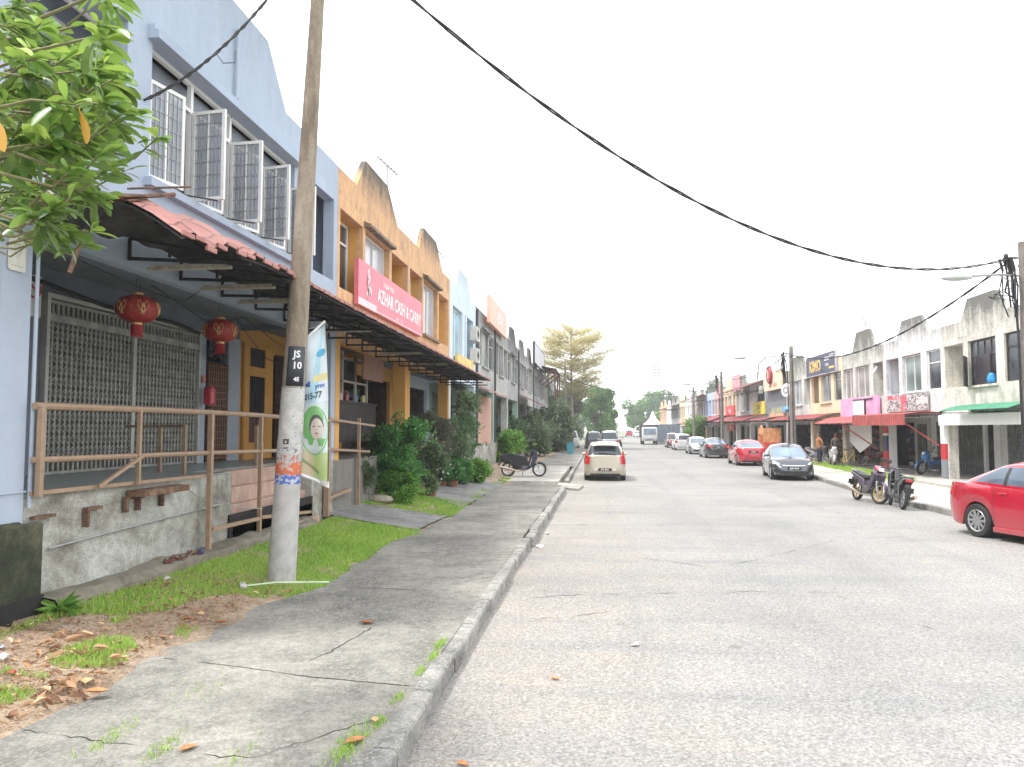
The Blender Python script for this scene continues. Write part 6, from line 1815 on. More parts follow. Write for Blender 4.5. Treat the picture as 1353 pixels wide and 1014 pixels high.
moto('black motorcycle with raised exhaust parked rear to the camera by the right kerb', (7.83,21.2,0), math.radians(83), mb_, 8, None, steer=-15, scale=1.0)
c_ = moto('dark blue motorcycle standing on the driveway in front of the left shrubs', (-3.05,31.0,.14), math.radians(4), mblue, -5, None, steer=5, scale=1.03)
moto('blue motorcycle inside the covered walk behind the red-striped pillar', (14.35,34.6,.13), math.radians(200), msky, -6)
moto('red motorcycle with a pale seat in the dark shop entrance', (14.8,42.6,.13), math.radians(160), mred, -6, white_seat=True)
moto('white motorcycle near the two standing men', (12.4,42.3,.13), math.radians(-100), mw, -6)
moto('grey motorcycle behind the man in the orange shirt', (12.8,46.5,.13), math.radians(-60), silver_ if False else paint('moto_grey', (.25,.25,.26), .3), -6)
moto('small dark motorcycle parked far up the left kerb beyond the people carrier', (2.4,82,0), math.radians(90), mb_, -4)
moto('red motorcycle on the road edge between the dark sedan and the red sedan', (9.1,51.5,.0), math.radians(80), mred, -4)
q = MB(); q.prism([(-.86,.60),(-.92,.84),(-.55,.93),(-.1,.82),(.16,.78),(.20,.50),(.05,.30),(-.25,.28),(-.5,.48)], -.15, .15, 'y'); q.build('cover', simple('bike_cover', (.02,.02,.024), .8), c_, bevel=.05, smooth=True)
# yellow bicycle
by = empty('bicycle', 'yellow framed bicycle leaning by the cream pillar', 'bicycle', (12.6,40.4,.125), math.radians(-70), None, rot=(math.radians(-8),0,math.radians(-70)))
for x in (-.5,.5):
    q = MB(); q.lathe([(.30,-.015),(.33,0),(.30,.015),(.29,0),(.30,-.015)], 26, Matrix.Translation((x,0,.33)), 'y'); 
    for k in range(10): a = k*PI/5; q.bar((x,0,.33),(x+.3*math.cos(a),0,.33+.3*math.sin(a)),.004)
    q.build('wheel', TYRE, by)
q = MB(); q.tube([(-.5,0,.33),(-.08,0,.30),(.38,0,.80),(-.2,0,.80),(-.08,0,.30)], .018, 6); q.tube([(-.5,0,.33),(-.2,0,.80),(-.22,0,.92)], .016, 6); q.tube([(.5,0,.33),(.36,0,.95)], .016, 6); q.build('frame', simple('bicycle_yellow', (.60,.42,.05), .4), by)
q = MB(); q.tube([(.30,-.26,.98),(.36,0,.96),(.30,.26,.98)], .014, 6); q.build('handlebar', BLKP, by)
q = MB(); q.prism([(-.36,.95),(-.08,.93),(-.1,.90),(-.34,.90)], -.06, .06, 'y'); q.build('saddle', BLKP, by, bevel=.01)

# ---------------------------------------------------------------- people
def skinned(name, mat, parent, joints, links, sub=2, root=0):
    me = bpy.data.meshes.new(name); me.from_pydata([j[0] for j in joints], links, []); me.materials.append(mat)
    o = bpy.data.objects.new(name, me); COL.objects.link(o); o.parent = parent
    md = o.modifiers.new('skin', 'SKIN'); md.use_smooth_shade = True
    for i, j in enumerate(joints):
        r_ = j[1]; me.skin_vertices[0].data[i].radius = r_ if isinstance(r_, tuple) else (r_, r_)
    me.skin_vertices[0].data[root].use_root = True
    s = o.modifiers.new('sub', 'SUBSURF'); s.levels = sub; s.render_levels = sub
    return o
SKIN = simple('skin_brown', (.26,.13,.075), .6, var=.06); HAIR = simple('hair_black', (.012,.010,.010), .6)
def person(label, loc, rz, shirt, trousers, hips=True, h=1.0):
    t = empty('person', label, 'person', loc, rz); t.scale = (h,)*3
    # faces +x ; z up ; left is +y
    J = [((0,0,.93),(.13,.11)), ((0,0,1.12),(.125,.10)), ((0,0,1.33),(.15,.105)), ((0,0,1.44),(.09,.08)), ((.01,0,1.52),.052), ((.015,0,1.60),.075), ((.02,0,1.68),(.085,.095)), ((.015,0,1.735),.05)]
    Lk = [(0,1),(1,2),(2,3),(3,4),(4,5),(5,6),(6,7)]
    def ad(p, r, pr): J.append((p, r)); Lk.append((pr, len(J)-1)); return len(J)-1
    for s in (1,-1):
        a = ad((0,s*.17,1.40),.058,3)
        if hips:
            b = ad((-.05,s*.36,1.18),.043,a); c = ad((.02,s*.22,1.00),.034,b); hnd = ad((.05,s*.165,.96),.026,c)
            for k in range(4): f1 = ad((.085+.0*k,s*(.16-.008*k),.985-.02*k),.010,hnd); ad((.09,s*(.12-.008*k),.975-.02*k),.008,f1)
            ad((-.01,s*.15,.99),.010,hnd)
        else:
            b = ad((-.02,s*.23,1.13),.043,a); c = ad((.04,s*.24,.90),.032,b); hnd = ad((.06,s*.235,.83),.028,c)
            for k in range(4): f1 = ad((.085-.022*k,s*.235,.775-.004*k),.010,hnd); ad((.08-.022*k,s*.225,.735+.003*abs(k-1)),.008,f1)
            f1 = ad((.10,s*.215,.82),.010,hnd); ad((.115,s*.205,.79),.009,f1)
        hp = ad((0,s*.095,.86),.095,0); kn = ad((.02,s*.12,.49),.062,hp); ank = ad((-.01,s*.13,.10),.042,kn); ft_ = ad((.07,s*.145,.045),.042,ank); ad((.16,s*.155,.03),.030,ft_)
    skinned('body', SKIN, t, J, Lk)
    sj = [((0,0,.95),(.16,.135)), ((0,0,1.12),(.15,.125)), ((0,0,1.33),(.175,.13)), ((0,0,1.42),(.12,.10))]; sl_ = [(0,1),(1,2),(2,3)]
    for s in (1,-1):
        n0 = len(sj); sj += [((0,s*.175,1.405),.074)]; sl_.append((3,n0)); sj += [((-.03 if hips else -.015, s*(.28 if hips else .21), 1.28 if hips else 1.25),.068)]; sl_.append((n0,n0+1))
    skinned('shirt', shirt, t, sj, sl_, 2)
    tj = [((0,0,.96),(.155,.135)), ((0,0,.88),(.15,.13))]; tl_ = [(0,1)]
    for s in (1,-1):
        n0 = len(tj); tj += [((0,s*.10,.80),.105), ((.02,s*.12,.49),.082), ((-.01,s*.13,.14),.065)]; tl_ += [(1,n0),(n0,n0+1),(n0+1,n0+2)]
    skinned('trousers', trousers, t, tj, tl_, 2)
    q = MB()
    def hr(u, v):
        a = 2*PI*u; b = PI*.5*(1-v*1.15); z = math.sin(b); r_ = math.cos(b)
        x = -.012+.105*r_*math.cos(a); 
        if math.cos(a) > .3 and z < .35: x = min(x, .06)
        return (x, .088*r_*math.sin(a), 1.685+.105*z)
    q.grid(hr, 20, 10); q.build('hair', HAIR, t, smooth=True, ang=180)
    for s in (1,-1):
        q = MB(); q.lathe([(0,-.006),(.012,0),(0,.006)], 10, Matrix.Translation((.102,s*.034,1.685)) @ Matrix.Rotation(PI/2,4,'Y')); q.build('eye', HAIR, t)
        q = MB(); q.lathe([(0,-.008),(.02,-.004),(.024,.004),(0,.01)], 12, Matrix.Translation((.005,s*.092,1.67)), 'y'); q.build('ear', SKIN, t)
        q = MB(); 
        def sh_(u, v): a = 2*PI*u; b = PI*v; return (.06+.14*math.cos(b), s*.145+.05*math.sin(b)*math.cos(a), .04+.04*math.sin(b)*max(-.6,math.sin(a)))
        q.grid(sh_, 14, 10); q.build('shoe', BLKP, t, smooth=True)
    q = MB(); q.prism([(.10,1.70),(.128,1.655),(.10,1.65)], -.014, .014, 'y'); q.build('nose', SKIN, t, bevel=.004)
    q = MB(); q.box((.098,-.024,1.622),(.104,.024,1.628)); q.build('mouth', simple('lip', (.2,.06,.05), .6), t)
    return t
person('man in a rust orange shirt and dark trousers with hands on hips', (12.15,43.6,.125), math.radians(-170), simple('shirt_rust', (.40,.15,.05), .8), simple('trousers_navy', (.02,.022,.04), .8), True)
person('man in a grey shirt standing beside the man in the orange shirt', (13.2,44.2,.125), math.radians(-110), simple('shirt_grey', (.17,.18,.19), .8), simple('trousers_grey', (.06,.06,.065), .8), False, .98)
# ---------------------------------------------------------------- right row
CREAMW = plaster('cream_white_mould', (.84,.80,.71), .92, (.13,.13,.12), 6.9, 4.9, .1)
WHT = plaster('white_mould', (.84,.85,.86), .85, (.15,.15,.14), 6.9, 5.1, .12, (.6,.5,.4))
WHG = plaster('grey_white_mould', (.74,.73,.69), .88, (.14,.14,.12), 6.9, 4.6, .2, (.4,.38,.32))
CREAM = plaster('cream_paint', (.70,.58,.40), .22, (.25,.2,.15), 7, 5, .1)
WCL = plaster('clean_white', (.86,.87,.88), .22, (.3,.3,.3), 7, 5, .1)
LILAC = plaster('lilac_white', (.60,.62,.70), .3, (.2,.2,.2), 7, 5, .1)
PINKW = plaster('pink_wall', (.66,.40,.40), .25, (.3,.2,.2), 7, 5, .1)
LBLUE = plaster('light_blue_wall', (.42,.52,.72), .2, (.25,.28,.3), 7, 5, .1)
ORW = plaster('pale_orange_wall', (.66,.42,.26), .3, (.25,.2,.15), 7, 5, .1)
REDP = simple('pillar_red', (.50,.03,.04), .6, var=.1); NAVYP = simple('pillar_navy', (.035,.05,.12), .6); GREYP = simple('pillar_grey', (.22,.24,.27), .7)
MAR = simple('maroon_awning', (.26,.045,.045), .65, 0, .2, 2); REDA = simple('red_awning', (.40,.08,.075), .65, 0, .25, 2); GRA = simple('green_awning', (.05,.25,.14), .6, 0, .2, 2)
GG = simple('grey_gate', (.26,.28,.27), .6, .2, .3, 5); DG = simple('dark_gate_steel', (.07,.07,.075), .6, .3)
W_ = 5.86; HOL = ((.15,1.62),(1.98,3.88),(4.4,5.66))
WARM = simple('dim_warm_interior', (.10,.07,.05), .9, var=.5, vs=2)
def sfar(i): return 25.65 + W_*(i+1) - .0
def ru(i, label, **k):
    k.setdefault('holes', HOL); k.setdefault('pk', (1.5,2.05,3.95,4.65)); k.setdefault('beam', 2.45); k.setdefault('plinth', CONCL); k.setdefault('pd', .14); k.setdefault('depth', 10)
    k.setdefault('group', None)
    return unit(label, frame_right(sfar(i)), W=W_, **k)
BRN = simple('brown_frame', (.05,.03,.025), .5)
r0 = ru(0, 'cream-white mouldy shophouse with dark open casements and a green awning', wall=CREAMW, lower=WHT, pillar=CREAMW, win=('open','x','flush'), fcol=BRN, gl=GLD, ground=[(.5,3.1,2.3,'gate',GG,DARKIN,.12,True),(3.3,4.1,2.3,'dark'),(4.5,5.2,1.9,'dark')], ceil=WHT)
window(r0, 2.02, 3.86, 3.57, 5.18, .12, 4, 4.62, BRN, GLD, .045)
q = MB(); 
for a, b, an in ((2.0,.75,-35),(2.62,.80,8)):
    M = Matrix.Translation((a,-.05,0)) @ Matrix.Rotation(math.radians(an), 4, 'Z'); q.box((0,-.02,3.5),(b,.02,4.62), M)
q.build('casement', simple('casement_dark', (.045,.04,.045), .35), r0)
q = MB(); q.lathe([(0,0),(.13,.0),(.15,.1),(.12,.25),(.05,.33),(0,.34)], 12, Matrix.Translation((3.65,-.05,3.58))); q.build('blue_bag', simple('bag_blue', (.02,.25,.6), .5), r0)
q = MB(); q.prism([(3.2,1.7),(4.2,1.7),(4.2,2.3),(3.2,2.3)], 2.0, 2.03, 'y'); q.build('posters', simple('poster_red', (.45,.06,.05), .6, var=.6, vs=4), r0)
q = MB(); q.prism([(3.4,.1),(3.95,.1),(3.95,1.6),(3.4,1.6)], 2.0, 2.03, 'y'); q.build('blue_door', simple('door_blue', (.03,.08,.25), .5, var=.5, vs=5), r0)
# green awning
def rawning(label, s0, s1, z0, z1, dp, mat, name='awning', curve=.06, strut=None, fascia=0):
    """from facade at row coordinate s0..s1 ; z0 height at wall, z1 at outer edge, dp depth"""
    t = empty(name, label, 'awning', tuple(rrow(s1, 14.3)), AR-PI/2)
    Lg = s1-s0
    q = MB()
    def f(u, v):
        return (Lg*u, -dp*v, z0+(z1-z0)*v + curve*math.sin(PI*v) + .018*abs(math.sin(PI*u*Lg/.2)))
    q.grid(f, int(Lg/.05), 8); q.build('sheet', mat, t, smooth=True, ang=80, solid=.012)
    if fascia:
        q = MB()
        n = int(Lg/.2)
        for i in range(n): q.box((Lg*i/n,-dp-.02,z1-fascia),(Lg*(i+.8)/n,-dp+.005,z1+.03)); q.box((Lg*(i+.8)/n,-dp-.005,z1-fascia),(Lg*(i+1)/n,-dp+.0,z1+.025))
        q.build('fascia', mat, t)
    n = max(2, int(Lg/1.9))
    for i in range(n+1):
        q = MB(); x = .05+(Lg-.1)*i/n; q.bar((x,-.02,z1-.05),(x,-dp+.03,z1-.05),.035); q.bar((x,-.02,z0-.05),(x,-dp+.03,z1-.02),.03); q.build('bracket', BLKST, t)
    if strut:
        q = MB()
        for x in strut: q.bar((x,-dp+.08,z1-.05),(x+.9,-.02,z1-1.25),.06)
        q.build('strut', mat, t)
    return t
S0 = 25.65
rawning('green corrugated awning on the cream-white shophouse at the right edge', 24.9, 29.6, 2.95, 2.72, 1.1, GRA)
q = MB(); o_ = empty('fascia_box', 'long white fascia box under the green awning', 'fascia', tuple(rrow(31.45,14.3)), AR-PI/2)
q.box((.1,-.32,2.22),(5.7,-.02,2.62)); q.build('box', WCL, o_)
r1_ = ru(1, 'white-blue shophouse above the red-striped pillar and mural banner', wall=WHT, recess=LILAC, lower=WCL, pillar=WCL, win=('x','mid','flush'), gl=glassm('greenish_glass', (.18,.23,.23), .12, .4), ground=[(.5,4.6,2.3,'gate',GG,GREYIN,.14,False),(4.75,5.4,2.2,'dark')], trans=.68)
q = MB(); q.box((.17,.6,3.55),(1.60,.66,5.2)); q.build('window_recess', LILAC, r1_)
def pil(s, label, bands, w=.34):
    t = empty('striped_pillar', label, 'pillar', tuple(rrow(s, 14.25)), AR-PI/2)
    z = .125
    for m_, h in bands:
        q = MB(); q.box((-w/2,-.04,z),(w/2,.38,z+h)); q.build('band', m_, t); z += h
pil(31.55, 'white pillar painted red and grey at its foot beside the cream-white shophouse', ((GREYP,.75),(REDP,.62),(WCL,.95)), .40)
pil(37.35, 'pillar painted red, navy and white between the motorcycle shop and folding gate', ((GREYP,.18),(REDP,.75),(NAVYP,.72),(WCL,.1),(REDP,.32)), .44)
r2_ = ru(2, 'grey mouldy shophouse above the pink sign panel', wall=WHG, lower=WHG, pillar=CREAMW, win=('mid','mid','back'), gl=glassm('pinkish_curtain', (.30,.27,.26), .2, .25), pk=(1.6,2.25,4.0,4.75), zp=7.0, ground=[(.5,4.0,2.3,'dark',DARKIN),(4.3,5.4,2.2,'gate',GG,DARKIN,.14,False)])
# cut white cloth sheet hung in opening
cs_ = empty('cloth_sheet', 'white cloth sheet with a pointed lower edge hung in the dark shop entrance', 'cloth', tuple(rrow(42.7,14.32)), AR-PI/2)
q = MB(); q.prism([(.3,2.45),(3.4,2.45),(3.4,1.35),(1.75,.85),(.3,1.4)], 0, .02, 'y'); q.build('sheet', simple('cloth_white', (.78,.78,.77), .8, var=.03), cs_)
r3_ = ru(3, 'cream shophouse under the dark blue rooftop sign with gold letters', wall=CREAM, lower=CREAM, recess=plaster('cream_brown', (.45,.32,.2), .3), fcol=simple('window_grey_frame', (.4,.4,.4), .5), win=('x','mid','flush'), peak=False, ground=[(.4,5.4,2.3,'dark',WARM)])
q = MB(); q.box((.17,.6,3.55),(1.60,.66,5.2)); q.build('window_recess', MC['cream_brown'], r3_)
r4_ = ru(4, 'pale mouldy shophouse with a round white sign, past the dark blue sign', wall=WHG, lower=WCL, win=('back','mid','back'), ground=[(.4,5.4,2.3,'dark')])
r5_ = ru(5, 'grey shuttered shophouse with a large peach signboard', wall=simple('grey_slat_wall', (.34,.36,.38), .7), lower=WHG, win=('back','mid','back'), peak=False, ground=[(.4,5.4,2.3,'dark',WARM)])
q = MB()
for i in range(30): q.box((.1+.19*i,-.08,3.1),(.1+.19*i+.09,-.02,5.2))
q.build('slat_screen', simple('slat_grey', (.30,.32,.34), .7, var=.25, vs=4), r5_)
r6_ = ru(6, 'white shophouse with a dark blue window under a maroon gabled canopy', wall=WCL, lower=WCL, win=('x','mid','x'), gl=glassm('deep_blue_glass', (.01,.02,.07), .1), fcol=BRN, peak=False, holes=((.3,.4),(2.6,5.5),(5.6,5.7)), ground=[(.4,3.0,2.3,'dark'),(3.3,5.4,2.3,'shutter',WHG)])
r7_ = ru(7, 'white shophouse with a pink peaked parapet board', wall=WHG, lower=WCL, win=('back','mid','back'), ground=[(.4,5.4,2.3,'dark')])
far = [('cream shophouse past the pink parapet board', CREAM), ('pink-walled shophouse with a blue side panel behind the fourth pole', PINKW), ('light blue shophouse under a maroon canopy', LBLUE), ('white shophouse with grey windows beyond the light blue one', WHT), ('off-white shophouse with mouldy peak', WHG), ('clean white taller shophouse in the far right row', WCL),
       ('cream shophouse far down the right row', CREAM), ('white mouldy shophouse far down the right row', WHT), ('grey stained shophouse near the end of the right row', WHG), ('white shophouse, third from the end of the right row', WCL), ('pale orange shophouse at the far end of the right row', ORW), ('orange-cream shophouse, the last of the right row', ORW)]
for k, (lb_, m_) in enumerate(far):
    ru(8+k, lb_, wall=m_, lower=(WCL, WHG, CREAM)[k%3], win=(('back','mid','back'),('flush','mid','flush'),('back','mid','flush'))[k%3], gl=(GLG, GLD)[k%2], zp=6.75+.12*(k%3), peak=k not in (2,), ground=[(.4,5.4,2.3,'dark')] if k%2 else [(.4,3.2,2.3,'shutter',GG),(3.4,5.3,2.3,'dark')], group='far shophouses of the right row')
# awnings on the right row
rawning('dark red corrugated awning with strut over the folding gate beside the mural banner', 31.7, 37.6, 2.72, 2.66, 1.45, REDA, fascia=.42, strut=(4.7,))
rawning('pinkish red curved awning over the motorcycle shop below the pink panel', 37.7, 43.6, 2.72, 2.36, 1.5, REDA, curve=.12, strut=(4.3,))
rawning('long maroon awning over the cream shophouse and its neighbour', 43.7, 54.6, 2.98, 2.66, 1.4, MAR)
rawning('maroon awning in front of the grey shuttered shophouse', 54.9, 60.0, 3.0, 2.72, 1.7, MAR)
rawning('wide maroon awning below the yellow banner', 60.4, 74.5, 3.3, 2.75, 1.9, MAR)
rawning('deep maroon awning beside the red shop sign', 74.9, 90.0, 3.5, 2.9, 2.0, MAR)
rawning('pale red awning beyond the small street tree', 90.5, 103, 3.2, 2.8, 1.8, REDA)
# rooftop and wall signs (facing the road)
def rsign(label, s_left, z, w, h, mat, tx, d=14.3, **k):
    p = rrow(s_left, d-.03); return board('shop_sign', label, (p.x,p.y,z), AR-PI/2, w, h, mat, tx, **k)
GLDT = simple('lettering_gold', (.80,.52,.10), .4, var=.1); NAVY = simple('sign_navy', (.055,.065,.12), .5, var=.15)
sg_ = rsign('dark blue rooftop sign reading KIMO in gold letters', 49.4, 5.35, 5.5, 1.15, NAVY, [('KIMO', .95, 1.75, .52, .95, GLDT), ('SERVIS', .30, 4.0, .82, 1., TW), ('AUTO', .26, 4.9, .95, 1., TW), ('TAYAR', .2, 4.0, .48, 1., TW)], frame=simple('sign_frame_grey', (.45,.46,.5), .5))
q = MB(); q.box((4.35,-.128,.22),(5.3,-.12,.34)); q.build('stripe', GLDT, sg_)
ps_ = rsign('large peach signboard with script lettering above grey slats', 59.6, 4.95, 5.2, 1.35, simple('sign_peach_pale', (.78,.58,.42), .5, var=.06), [('Seri Selera', .55, 2.9, .38, 1., simple('lettering_brown', (.55,.25,.12), .5))], d=14.0)
rd_ = empty('round_sign', 'dark red round projecting sign on the peach signboard', 'sign', tuple(rrow(57.4,13.75,6.1)), AR-PI/2)
q = MB(); q.lathe([(0,-.09),(.62,-.09),(.68,0),(.62,.09),(0,.09)], 30, None, 'y'); q.build('disc', simple('round_maroon', (.32,.03,.04), .5), rd_, smooth=True, ang=40); q = MB(); add_text(q, 'B', .8, lambda a,b: (a,-.10,b), bold=True); q.build('lettering', simple('lettering_peach', (.75,.5,.42), .5), rd_, fix=False)
rw_ = empty('round_sign', 'round white projecting sign with red emblem on the pale mouldy shophouse', 'sign', tuple(rrow(50.9,13.3,4.62)), AR-PI/2+.5)
q = MB(); q.lathe([(0,-.09),(.42,-.09),(.46,0),(.42,.09),(0,.09)], 30, None, 'y'); q.build('disc', simple('round_white', (.7,.7,.7), .5), rw_, smooth=True, ang=40); q = MB(); q.lathe([(.12,-.095),(.25,-.095),(.25,-.10),(.12,-.10)], 24, None, 'y'); q.build('emblem', simple('emblem_dim', (.35,.3,.35), .5), rw_); q = MB(); q.tube([(0,0,-.44),(0,0,-1.7)], .03, 8); q.build('post', GALV, rw_)
bb = empty('fish_sign', 'small sky blue box sign under the round white sign', 'sign', tuple(rrow(51.0,13.2,3.35)), AR-PI/2)
q = MB(); q.prism([(-.5,.05),(-.2,.22),(.4,.2),(.55,.0),(.3,-.15),(-.3,-.12)], -.12, .12, 'y'); q.build('panel', simple('sign_sky', (.15,.38,.62), .5, var=.3, vs=5), bb, bevel=.02)
# pink panel with bracket
pk_ = rsign('pink blank wall panel with a white framed notice', 43.0, 2.62, 5.2, 1.08, simple('panel_pink', (.72,.36,.56), .6, var=.2, vs=1.2), [], d=14.25)
q = MB(); q.box((1.95,-.15,.18),(3.55,-.125,.95)); q.build('white_field', simple('panel_white', (.75,.72,.74), .6, var=.15, vs=6), pk_)
q = MB(); q.box((1.95,-.17,.93),(4.6,-.125,.98)); q.box((1.95,-.17,.12),(4.95,-.125,.17)); q.box((3.55,-.17,.17),(3.68,-.125,.93)); q.build('bracket', BLKST, pk_)
# mural banner
mu = empty('mural_banner', 'crowded red, black and white printed banner above the red awning', 'banner', tuple(rrow(37.0, 14.22, 2.86)), AR-PI/2)
def muc(u, v):
    n = vnoise(u*34, v*10, 3); n2 = vnoise(u*70, v*22, 5); n3 = vnoise(u*11, v*4, 9)
    c = (.45,.45,.44) if n > .5 else (.16,.15,.16)
    if n2 > .68: c = (.66,.65,.64)
    if u < .33 and v > .72: c = (.58,.10,.14) if n > .3 else (.7,.5,.52)
    if .36 < u < .52 and abs(v-.5) < .5 and n3 > .3: c = (.55,.07,.12) if n2 > .4 else (.6,.4,.42)
    if u > .74 and .35 < v < .75: c = (.68,.67,.66) if n > .25 else (.5,.3,.3)
    if n2 < .18: c = (.05,.05,.06)
    if u < .01 or u > .99 or v < .04 or v > .96: c = (.4,.4,.4)
    return c
color_grid('printed_sheet', vcolmat('mural_vinyl', .5), mu, 200, 40, lambda u, v: (4.3*u, -.02, .78*v), muc)
q = MB(); q.box((0,-.015,0),(4.3,.03,.78)); q.build('backing', GALV, mu)
rsign('yellow banner with dark writing above the maroon awning', 64.8, 3.25, 4.0, 1.05, simple('banner_yellow', (.75,.62,.08), .6, var=.1), [('JUAL', .6, 2.0, .62, 1., simple('ink_olive', (.25,.2,.05), .6)), ('016-71', .3, 2.2, .2, 1., MC['ink_olive'])])
rsign('red sign with white mark between the maroon awnings', 77.0, 3.4, 4.2, .95, simple('sign_bright_red', (.60,.04,.06), .5), [('KFN', .5, 2.2, .4, 1., TW)])
rsign('pink faded parapet board on the white shophouse', 73.4, 5.6, 3.4, 1.5, simple('board_pink', (.66,.34,.38), .6, var=.3, vs=3), [])
rsign('round-cornered red board hung low over the covered walk', 76.0, 1.95, 3.2, .6, simple('sign_red_two', (.5,.06,.06), .5), [('SALE', .35, 1.6, .3, 1., TW)])
rsign('small yellow and green sign over the orange stall', 58.6, 3.25, 4.0, .4, simple('sign_olive', (.42,.45,.28), .6, var=.4, vs=4), [])
rsign('peach and white sign just above the maroon awning', 59.2, 2.85, 3.9, .45, simple('sign_orange_pale', (.75,.45,.28), .6, var=.3, vs=3), [])
# maroon gable canopies
for (s0, s1, z0, z1, lb_) in ((61.5,69.5,6.0,5.2,'maroon gabled canopy over the dark blue upstairs window'),(89,97,6.3,5.5,'brown canopy over the upstairs balcony of the light blue shophouse'),(114,124,5.9,5.2,'small brown canopy on the farthest shophouses')):
    rawning(lb_, s0, s1, z0, z1, 2.2, simple('brown_canopy', (.16,.04,.04), .7), curve=0)
aircon(tuple(rrow(62.0,14.25,4.95)), AR-PI/2, 'white air conditioner below the maroon gabled canopy')
# satellite dish on grey mouldy house
sd = empty('satellite_dish', 'small grey satellite dish at the upstairs window of the grey mouldy shophouse', 'satellite dish', tuple(rrow(37.9,14.1,4.9)), AR-PI/2); sd.scale = (.6,.6,.6)
q = MB(); q.lathe([(0,0),(.15,.02),(.28,.07),(.35,.12)], 22, Matrix.Rotation(math.radians(60),4,'X')); q.build('dish', simple('dish_grey', (.4,.4,.42), .5), sd, smooth=True, solid=.01); q = MB(); q.tube([(0,0,0),(0,.05,-.3),(0,.2,-.35)], .02, 6); q.build('arm', GALV, sd)
# orange-red stall cabinet, cream can canopy
stl = empty('shrine_stall', 'bright orange-red stall with a peaked top behind the grey-blue sedan', 'stall', tuple(rrow(54.8,13.0,.125)), AR-PI/2); stl.scale = (.62,.8,.92)
q = MB(); q.box((0,-.9,0),(2.7,.6,1.15)); q.build('counter', simple('stall_red', (.62,.06,.03), .5, var=.4, vs=3), stl)
q = MB(); q.box((0,.5,1.15),(2.7,.6,2.2)); q.prism([(.2,1.75),(2.5,1.75),(2.0,2.2),(1.35,2.45),(.7,2.2)], -.9, -.8, 'y'); q.box((.0,-.9,1.15),(.1,.6,2.2)); q.box((2.6,-.9,1.15),(2.7,.6,2.2)); q.build('frame', simple('stall_orange', (.65,.30,.14), .6, var=.3), stl)
q = MB(); q.box((.3,-.92,.2),(1.2,-.9,1.0)); q.box((1.5,-.92,.2),(2.4,-.9,1.0)); q.build('panels', simple('stall_yellow_red', (.75,.22,.05), .5, var=.5, vs=7), stl)
# blue thing in warm walk; low wall
q = MB(); q.box((0,0,0),(3.6,.15,1.0)); o_ = empty('low_wall', 'low pale wall behind the red sedan', 'wall', tuple(rrow(66.5,14.0,.125)), AR-PI/2); q.build('wall', WHG, o_)
# grass strip on the right kerb
r = np.random.RandomState(8); n = 16000
yy = r.uniform(31,46,n); xx = np.interp(yy,[a for a,_ in RK],[b for _,b in RK]) + 2.2 + r.uniform(0,1.3,n)
hh = r.uniform(.04,.12,n); an = r.uniform(0,2*PI,n); w = .012
P3 = np.stack([xx,yy,np.full(n,.12)],1); dv = np.stack([np.cos(an)*w,np.sin(an)*w,np.zeros(n)],1)
T = P3 + np.stack([r.normal(0,.02,n), r.normal(0,.02,n), hh],1)
struct(np_mesh('grass', np.stack([P3+dv,P3-dv,T],1).reshape(-1,3), np.arange(3*n).reshape(n,3), GR, None, np.repeat(r.uniform(.3,1,n),3)), 'stuff', 'strip of short grass between the right kerb and the two men')
# drain step in front of gates
q = MB(); q.box((11.6,25.0,.12),(12.9,29.6,.20)); struct(q.build('path', CONCL))
# dark bins / items
def bin_(loc, c, label):
    t = empty('bin', label, 'bin', loc); q = MB(); q.prism([(-.22,0),(.22,0),(.28,.8),(-.28,.8)], -.24, .24, 'y'); q.build('body', simple('bin_'+label[:6].strip().replace(' ', '_'), c, .5), t, bevel=.02); q = MB(); q.box((-.31,-.28,.8),(.31,.28,.87)); q.build('lid', MC['bin_'+label[:6].strip().replace(' ', '_')], t, bevel=.01)
bin_((-2.4,66,.12), (.03,.10,.30), 'blue bin on the pavement behind the champagne hatchback')
bin_((-2.2,61,.12), (.04,.30,.38), 'teal bin on the pavement under the lamp post')

